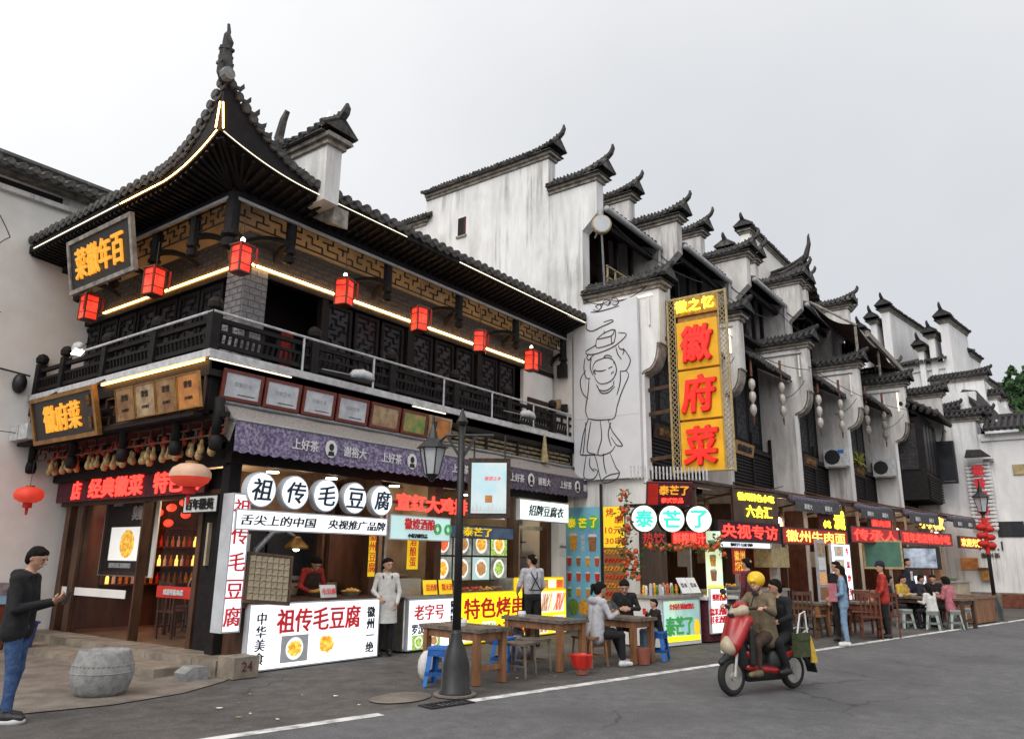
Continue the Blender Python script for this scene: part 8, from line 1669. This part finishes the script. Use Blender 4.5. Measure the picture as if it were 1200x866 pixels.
# the table party
person('woman in pale grey hoodie and black trousers sitting with her back turned at the table', (4.05, -3.72, -.03), R_(-28), SIT, h=1.66, vox=.0115, top='greycloth', pants='black_cloth', shoes='shoe_w', hstyle='bun', female=True, hood=True, face=(.95, -.1, -.15), knL=(.40, .09, .54), anL=(.58, .08, .11), knR=(.42, -.13, .50), anR=(.42, -.16, .11), wrL=(.36, .12, .84), wrR=(.36, -.10, .84), elL=(.12, .25, .80), elR=(.14, -.25, .80))
person('woman in black sitting behind the table and reading downward', (6.0, -3.2, 0), R_(-150), SIT, h=1.64, vox=.0115, top='black_cloth', pants='black_cloth', hstyle='bun', female=True, face=(.85, 0, -.5), wrL=(.34, .08, .80), wrR=(.34, -.08, .80), elL=(.1, .26, .80), elR=(.1, -.26, .80), chest=(.06, 0, .90), head=(.15, 0, 1.20))
person('small child in black and yellow top drinking on the blue stool', (5.44, -4.12, .05), R_(140), SIT, h=1.10, vox=.0115, top='black_cloth', pants='denimp', shoes='denimp', face=(1, .1, 0), wrL=(.30, .03, 1.08), wrR=(.30, -.03, 1.06), elL=(.22, .2, .88), elR=(.22, -.2, .88), handL=(.3, -.5, .5), pel=(0, 0, .66), chest=(.04, 0, 1.0), neck=(.06, 0, 1.16), head=(.09, 0, 1.33), knL=(.40, .11, .62), knR=(.40, -.11, .62), anL=(.42, .11, .22), anR=(.42, -.11, .22),
       extras=lambda t, G: (MB().tube([G['g']['elL'] + (0, 0, .0), G['g']['elL'] * .4 + G['g']['wrL'] * .6], [.036, .032], 8).build('yellow_sleeve_stripe', M['yelcloth'], t), MB().tube([G['g']['wrL'] + (.05, 0, -.02), G['g']['wrL'] + (.05, 0, .08)], [.025, .032], 8).build('red_cup', M['redpl'], t)))
# scooter and riders
SCH = R_(160)
SL = V3(3.42, -6.58, 0)
st = thing('motor_scooter', 'red and cream motor scooter riding along the road with two people', 'scooter', tuple(SL), SCH)
def wheel(x, lb):
    w = thing('x', '', '', (0, 0, 0)) if 0 else None
    mb = MB(); N = 26; vs = []; fs = []
    for i in range(N):
        a = 2 * PI * i / N
        for j in range(8): b_ = 2 * PI * j / 8; rr = .185 + .043 * math.cos(b_); vs.append((x + rr * math.cos(a), .045 * math.sin(b_), .228 + rr * math.sin(a)))
    fs = [(i * 8 + j, i * 8 + (j + 1) % 8, ((i + 1) % N) * 8 + (j + 1) % 8, ((i + 1) % N) * 8 + j) for i in range(N) for j in range(8)]; mb.add(vs, [f[::-1] for f in fs]); wh = mb.build('wheel', M['rubber'], st, smooth=True)
    r = MB(); r.lathe((x, 0, .228), [(.03, -.05), (.05, -.05), (.05, .05), (.03, .05)], 12, 1)
    for k in range(5): a = 2 * PI * k / 5; r.bar((x, 0, .228), (x + .15 * math.cos(a), 0, .228 + .15 * math.sin(a)), .03, .03, (0, 1, 0))
    r.lathe((x, 0, .228), [(.145, -.035), (.155, -.035), (.155, .035), (.145, .035)], 20, 1); r.build('rim', M['steel'], wh)
wheel(.62, 'front'); wheel(-.55, 'rear')
def blob(name, prims, m, vox=.014, k=.03, par=None): return link(name, sdf_mesh(name, prims, vox, [M[m]], k=k), par or st)
blob('front_fender', [('c', (.50, 0, .44), (.66, 0, .47), .05, .05, 0), ('c', (.66, 0, .47), (.80, 0, .40), .05, .035, 0), ('c', (.50, 0, .44), (.42, 0, .34), .045, .03, 0)], 'black_cloth' if 0 else 'blackm')
blob('front_shield', [('c', (.60, -.08, .60), (.42, -.13, .88), .07, .075, 0), ('c', (.60, .08, .60), (.42, .13, .88), .07, .075, 0), ('c', (.62, 0, .56), (.50, 0, .84), .11, .11, 0)], 'sred')
blob('lower_shield', [('c', (.64, -.03, .56), (.66, .03, .56), .085, .085, 0), ('c', (.66, 0, .60), (.58, 0, .74), .085, .05, 0)], 'scream')
blob('leg_shield', [('c', (.42, -.18, .80), (.40, -.16, .38), .035, .04, 0), ('c', (.42, .18, .80), (.40, .16, .38), .035, .04, 0), ('c', (.42, 0, .80), (.40, 0, .40), .06, .06, 0)], 'blackm')
blob('floorboard', [('c', (.42, -.10, .33), (-.10, -.10, .26), .04, .045, 0), ('c', (.42, .10, .33), (-.10, .10, .26), .04, .045, 0), ('c', (.44, -.12, .5), (.30, -.12, .30), .03, .035, 0), ('c', (.44, .12, .5), (.30, .12, .30), .03, .035, 0)], 'sred')
blob('rear_body', [('c', (-.18, 0, .42), (-.75, 0, .58), .15, .10, 0), ('c', (-.15, 0, .35), (-.35, 0, .48), .14, .15, 0), ('c', (-.7, 0, .58), (-.88, 0, .62), .09, .05, 0)], 'blackm')
blob('side_panel', [('c', (-.20, -.14, .42), (-.72, -.10, .55), .045, .03, 0), ('c', (-.20, .14, .42), (-.72, .10, .55), .045, .03, 0)], 'sred')
blob('seat', [('c', (-.05, -.06, .62), (-.62, -.06, .68), .06, .065, 0), ('c', (-.05, .06, .62), (-.62, .06, .68), .06, .065, 0), ('c', (-.02, 0, .55), (-.5, 0, .58), .09, .10, 0)], 'black_cloth')
blob('handlebar_cowl', [('c', (.40, -.07, 1.0), (.40, .07, 1.0), .07, .07, 0), ('c', (.42, 0, .98), (.54, 0, .97), .08, .055, 0)], 'scream'); blob('top_cowl', [('c', (.38, -.06, 1.06), (.38, .06, 1.06), .04, .04, 0), ('c', (.38, 0, 1.06), (.50, 0, 1.05), .05, .03, 0)], 'sred')
MB().tube([(.34, -.33, 1.05), (.38, -.12, 1.02), (.38, .12, 1.02), (.34, .33, 1.05)], [.02, .014, .014, .02], 8).build('handlebar', M['blackm'], st)
for s in (-1, 1):
    MB().tube([(.38, s * .16, 1.05), (.40, s * .24, 1.2)], .007, 5).build('mirror_stalk', M['blackm'], st); MB().ball((.40, s * .26, 1.22), (.015, .06, .04), 8, 6).build('mirror', M['blackm'], st)
    MB().tube([(.55, s * .06, .60), (.62, s * .06, .23)], .02, 8).build('fork_leg', M['steel'], st)
MB().tube([(-.1, -.13, .25), (-.55, -.15, .26), (-.82, -.16, .36)], [.03, .045, .04], 8).build('exhaust', M['steel'], st, smooth=True); MB().ball((.575, 0, .95), (.02, .055, .035), 10, 6).build('headlight', M['glassd'], st); MB().box(.70, -.07, .50, .712, .07, .58).build('number_plate', M['letterw'], st)
blob('rear_mudguard', [('c', (-.70, 0, .50), (-.92, 0, .28), .04, .03, 0), ('c', (-.62, 0, .48), (-.5, 0, .50), .05, .05, 0)], 'blackm'); MB().bar((-.88, 0, .45), (-.98, 0, .18), .15, .02, (1, 0, 0)).build('mud_flap', M['rubber'], st)
MB().box(-.92, -.05, .60, -.88, .05, .66).build('tail_light', M['redpl'], st); MB().tube([(-.6, -.12, .66), (-.82, -.1, .74), (-.82, .1, .74), (-.6, .12, .66)], .012, 6).build('grab_rail', M['steel'], st)
blob('under_body', [('c', (.30, 0, .24), (-.30, 0, .26), .10, .13, 0), ('c', (.40, 0, .40), (.50, 0, .60), .13, .12, 0)], 'blackm')
RD = dict(SIT)
def at_s(x, y, z): c, s = math.cos(SCH), math.sin(SCH); return (SL[0] + x * c - y * s, SL[1] + x * s + y * c, z)
person('scooter rider in khaki jacket and yellow safety helmet', at_s(-.05, 0, .20), SCH, SIT, h=1.60, vox=.0115, top='khaki', pants='browncloth', shoes='khaki', hstyle='none', face=(1, .25, -.05), chest=(.03, 0, .90), elL=(.18, .31, .84), wrL=(.36, .33, .90), elR=(.18, -.31, .84), wrR=(.36, -.33, .90), handL=(.8, .0, .1), handR=(.8, .0, .1), palmL=(.2, 0, -1), palmR=(.2, 0, -1), curlL=1.3, curlR=1.3,
       knL=(.36, .15, .44), anL=(.34, .14, .10), knR=(.36, -.15, .44), anR=(.34, -.14, .10), extras=lambda t, G: (link('helmet', sdf_mesh('helmet', [('c', G['Pt'](-.01, -.01, .045), G['Pt'](-.01, .01, .045), .104, .104, 0), ('c', G['Pt'](.07, -.05, .035), G['Pt'](.12, 0, .03), .03, .02, 0)], .01, [M['helm']]), t), MB().tube([G['Pt'](.0, -.088, .02), G['Pt'](.05, -.05, -.10), G['Pt'](.06, 0, -.13), G['Pt'](.05, .05, -.10), G['Pt'](.0, .088, .02)], .008, 5).build('chin_strap', M['ink'], t)))
person('scooter passenger in black holding on behind the rider', at_s(-.42, 0, .20), SCH, SIT, h=1.52, vox=.0125, top='black_cloth', pants='black_cloth', hstyle='short', female=True, face=(.8, -.6, -.1), elL=(.14, .25, .80), wrL=(.30, .17, .74), elR=(.14, -.25, .80), wrR=(.30, -.17, .74), knL=(.38, .20, .46), anL=(.20, .20, .10), knR=(.38, -.20, .46), anR=(.20, -.20, .10))
t = thing('green_bag', 'olive green bag with pale strap hung at the scooter passenger\'s side', 'bag', at_s(-.46, .24, .42), SCH); t.scale = (.8, .8, .85); MB().box(-.15, -.06, 0, .15, .06, .34).build('bag_body', mat('olive_canvas', (.055, .065, .025), (.03, .04, .015), 12, .8, bump=.3), t); MB().box(-.155, .06, .24, .155, .072, .35).build('flap', MATS['olive_canvas'], t)
MB().tube([(.12, .03, .34), (.05, .05, .62), (-.08, .05, .66), (-.14, .03, .34)], .014, 6).build('strap', M['letterw'], t); MB().tube([(-.17, .05, .30), (-.20, .06, .1), (-.22, .06, -.08)], [.02, .04, .06], 8).build('yellow_carrier', M['yelcloth'], t)
# customers along the row
person('person in maroon coat standing behind the scooter at the side counter', (9.0, -4.45, 0), R_(80), h=1.66, vox=.016, top='maroon', pants='black_cloth', hstyle='short', female=True)
person('woman in pale denim jacket and jeans seen from the side beside the brown chairs', (9.93, -6.02, 0), R_(105), h=1.54, vox=.0125, top='denimp', pants='denimp', shoes='shoe_w', hstyle='bob', female=True, face=(.9, .5, -.05), elL=(.02, .24, 1.12), wrL=(.24, .16, 1.02), elR=(.04, -.24, 1.12), wrR=(.24, -.12, 1.02), extras=lambda t, G: MB().box(.10, .10, .85, .26, .2, 1.2).build('pink_bag', M['pinkcloth'], t))
person('man in black jacket beside the woman in denim', (10.75, -5.75, 0), R_(150), h=1.62, vox=.015, top='black_cloth', pants='black_cloth', face=(1, -.5, 0))
person('man in red jacket and dark cap leaning on the red-brown table', (12.35, -6.3, 0), R_(110), h=1.6, vox=.015, top='redcloth', pants='black_cloth', face=(.8, .5, -.1), elL=(.06, .26, 1.10), wrL=(.24, .2, .90), elR=(.06, -.26, 1.10), wrR=(.24, -.2, .90), extras=cap_('navy'))
person('man in dark suit jacket standing in front of the pink door', (19.6, -5.6, 0), R_(-110), h=1.74, vox=.018, top='navy', pants='black_cloth', extras=lambda t, G: MB().box(.10, -.035, 1.1, .135, .035, 1.38).build('shirt_front', M['whitecloth'], t))
for i, (x, y, hd_, tp, lb, hs_) in enumerate(((15.7, -6.75, 60, 'whitecloth', 'child in white top at the near end of the long table', 'long'), (16.4, -7.1, 70, 'pinkcloth', 'person in dusty pink top with back to the road at the long table', 'bob'), (17.3, -5.75, -110, 'yelcloth', 'person in yellow top behind the long table', 'short'), (16.2, -5.6, -90, 'black_cloth', 'diner in black at the far side of the long table', 'bob'),
        (18.6, -6.0, -100, 'navy', 'diner in dark jacket with white collar at the right of the long table', 'short'), (19.4, -6.3, 180, 'black_cloth', 'diner in black leaning forward at the orange-brown table', 'short'))):
    person(lb, (x, y, 0), R_(hd_), SIT, h=1.40 if i == 0 else 1.66, vox=.018, top=tp, pants='black_cloth', hstyle=hs_, group='diners at the long table')
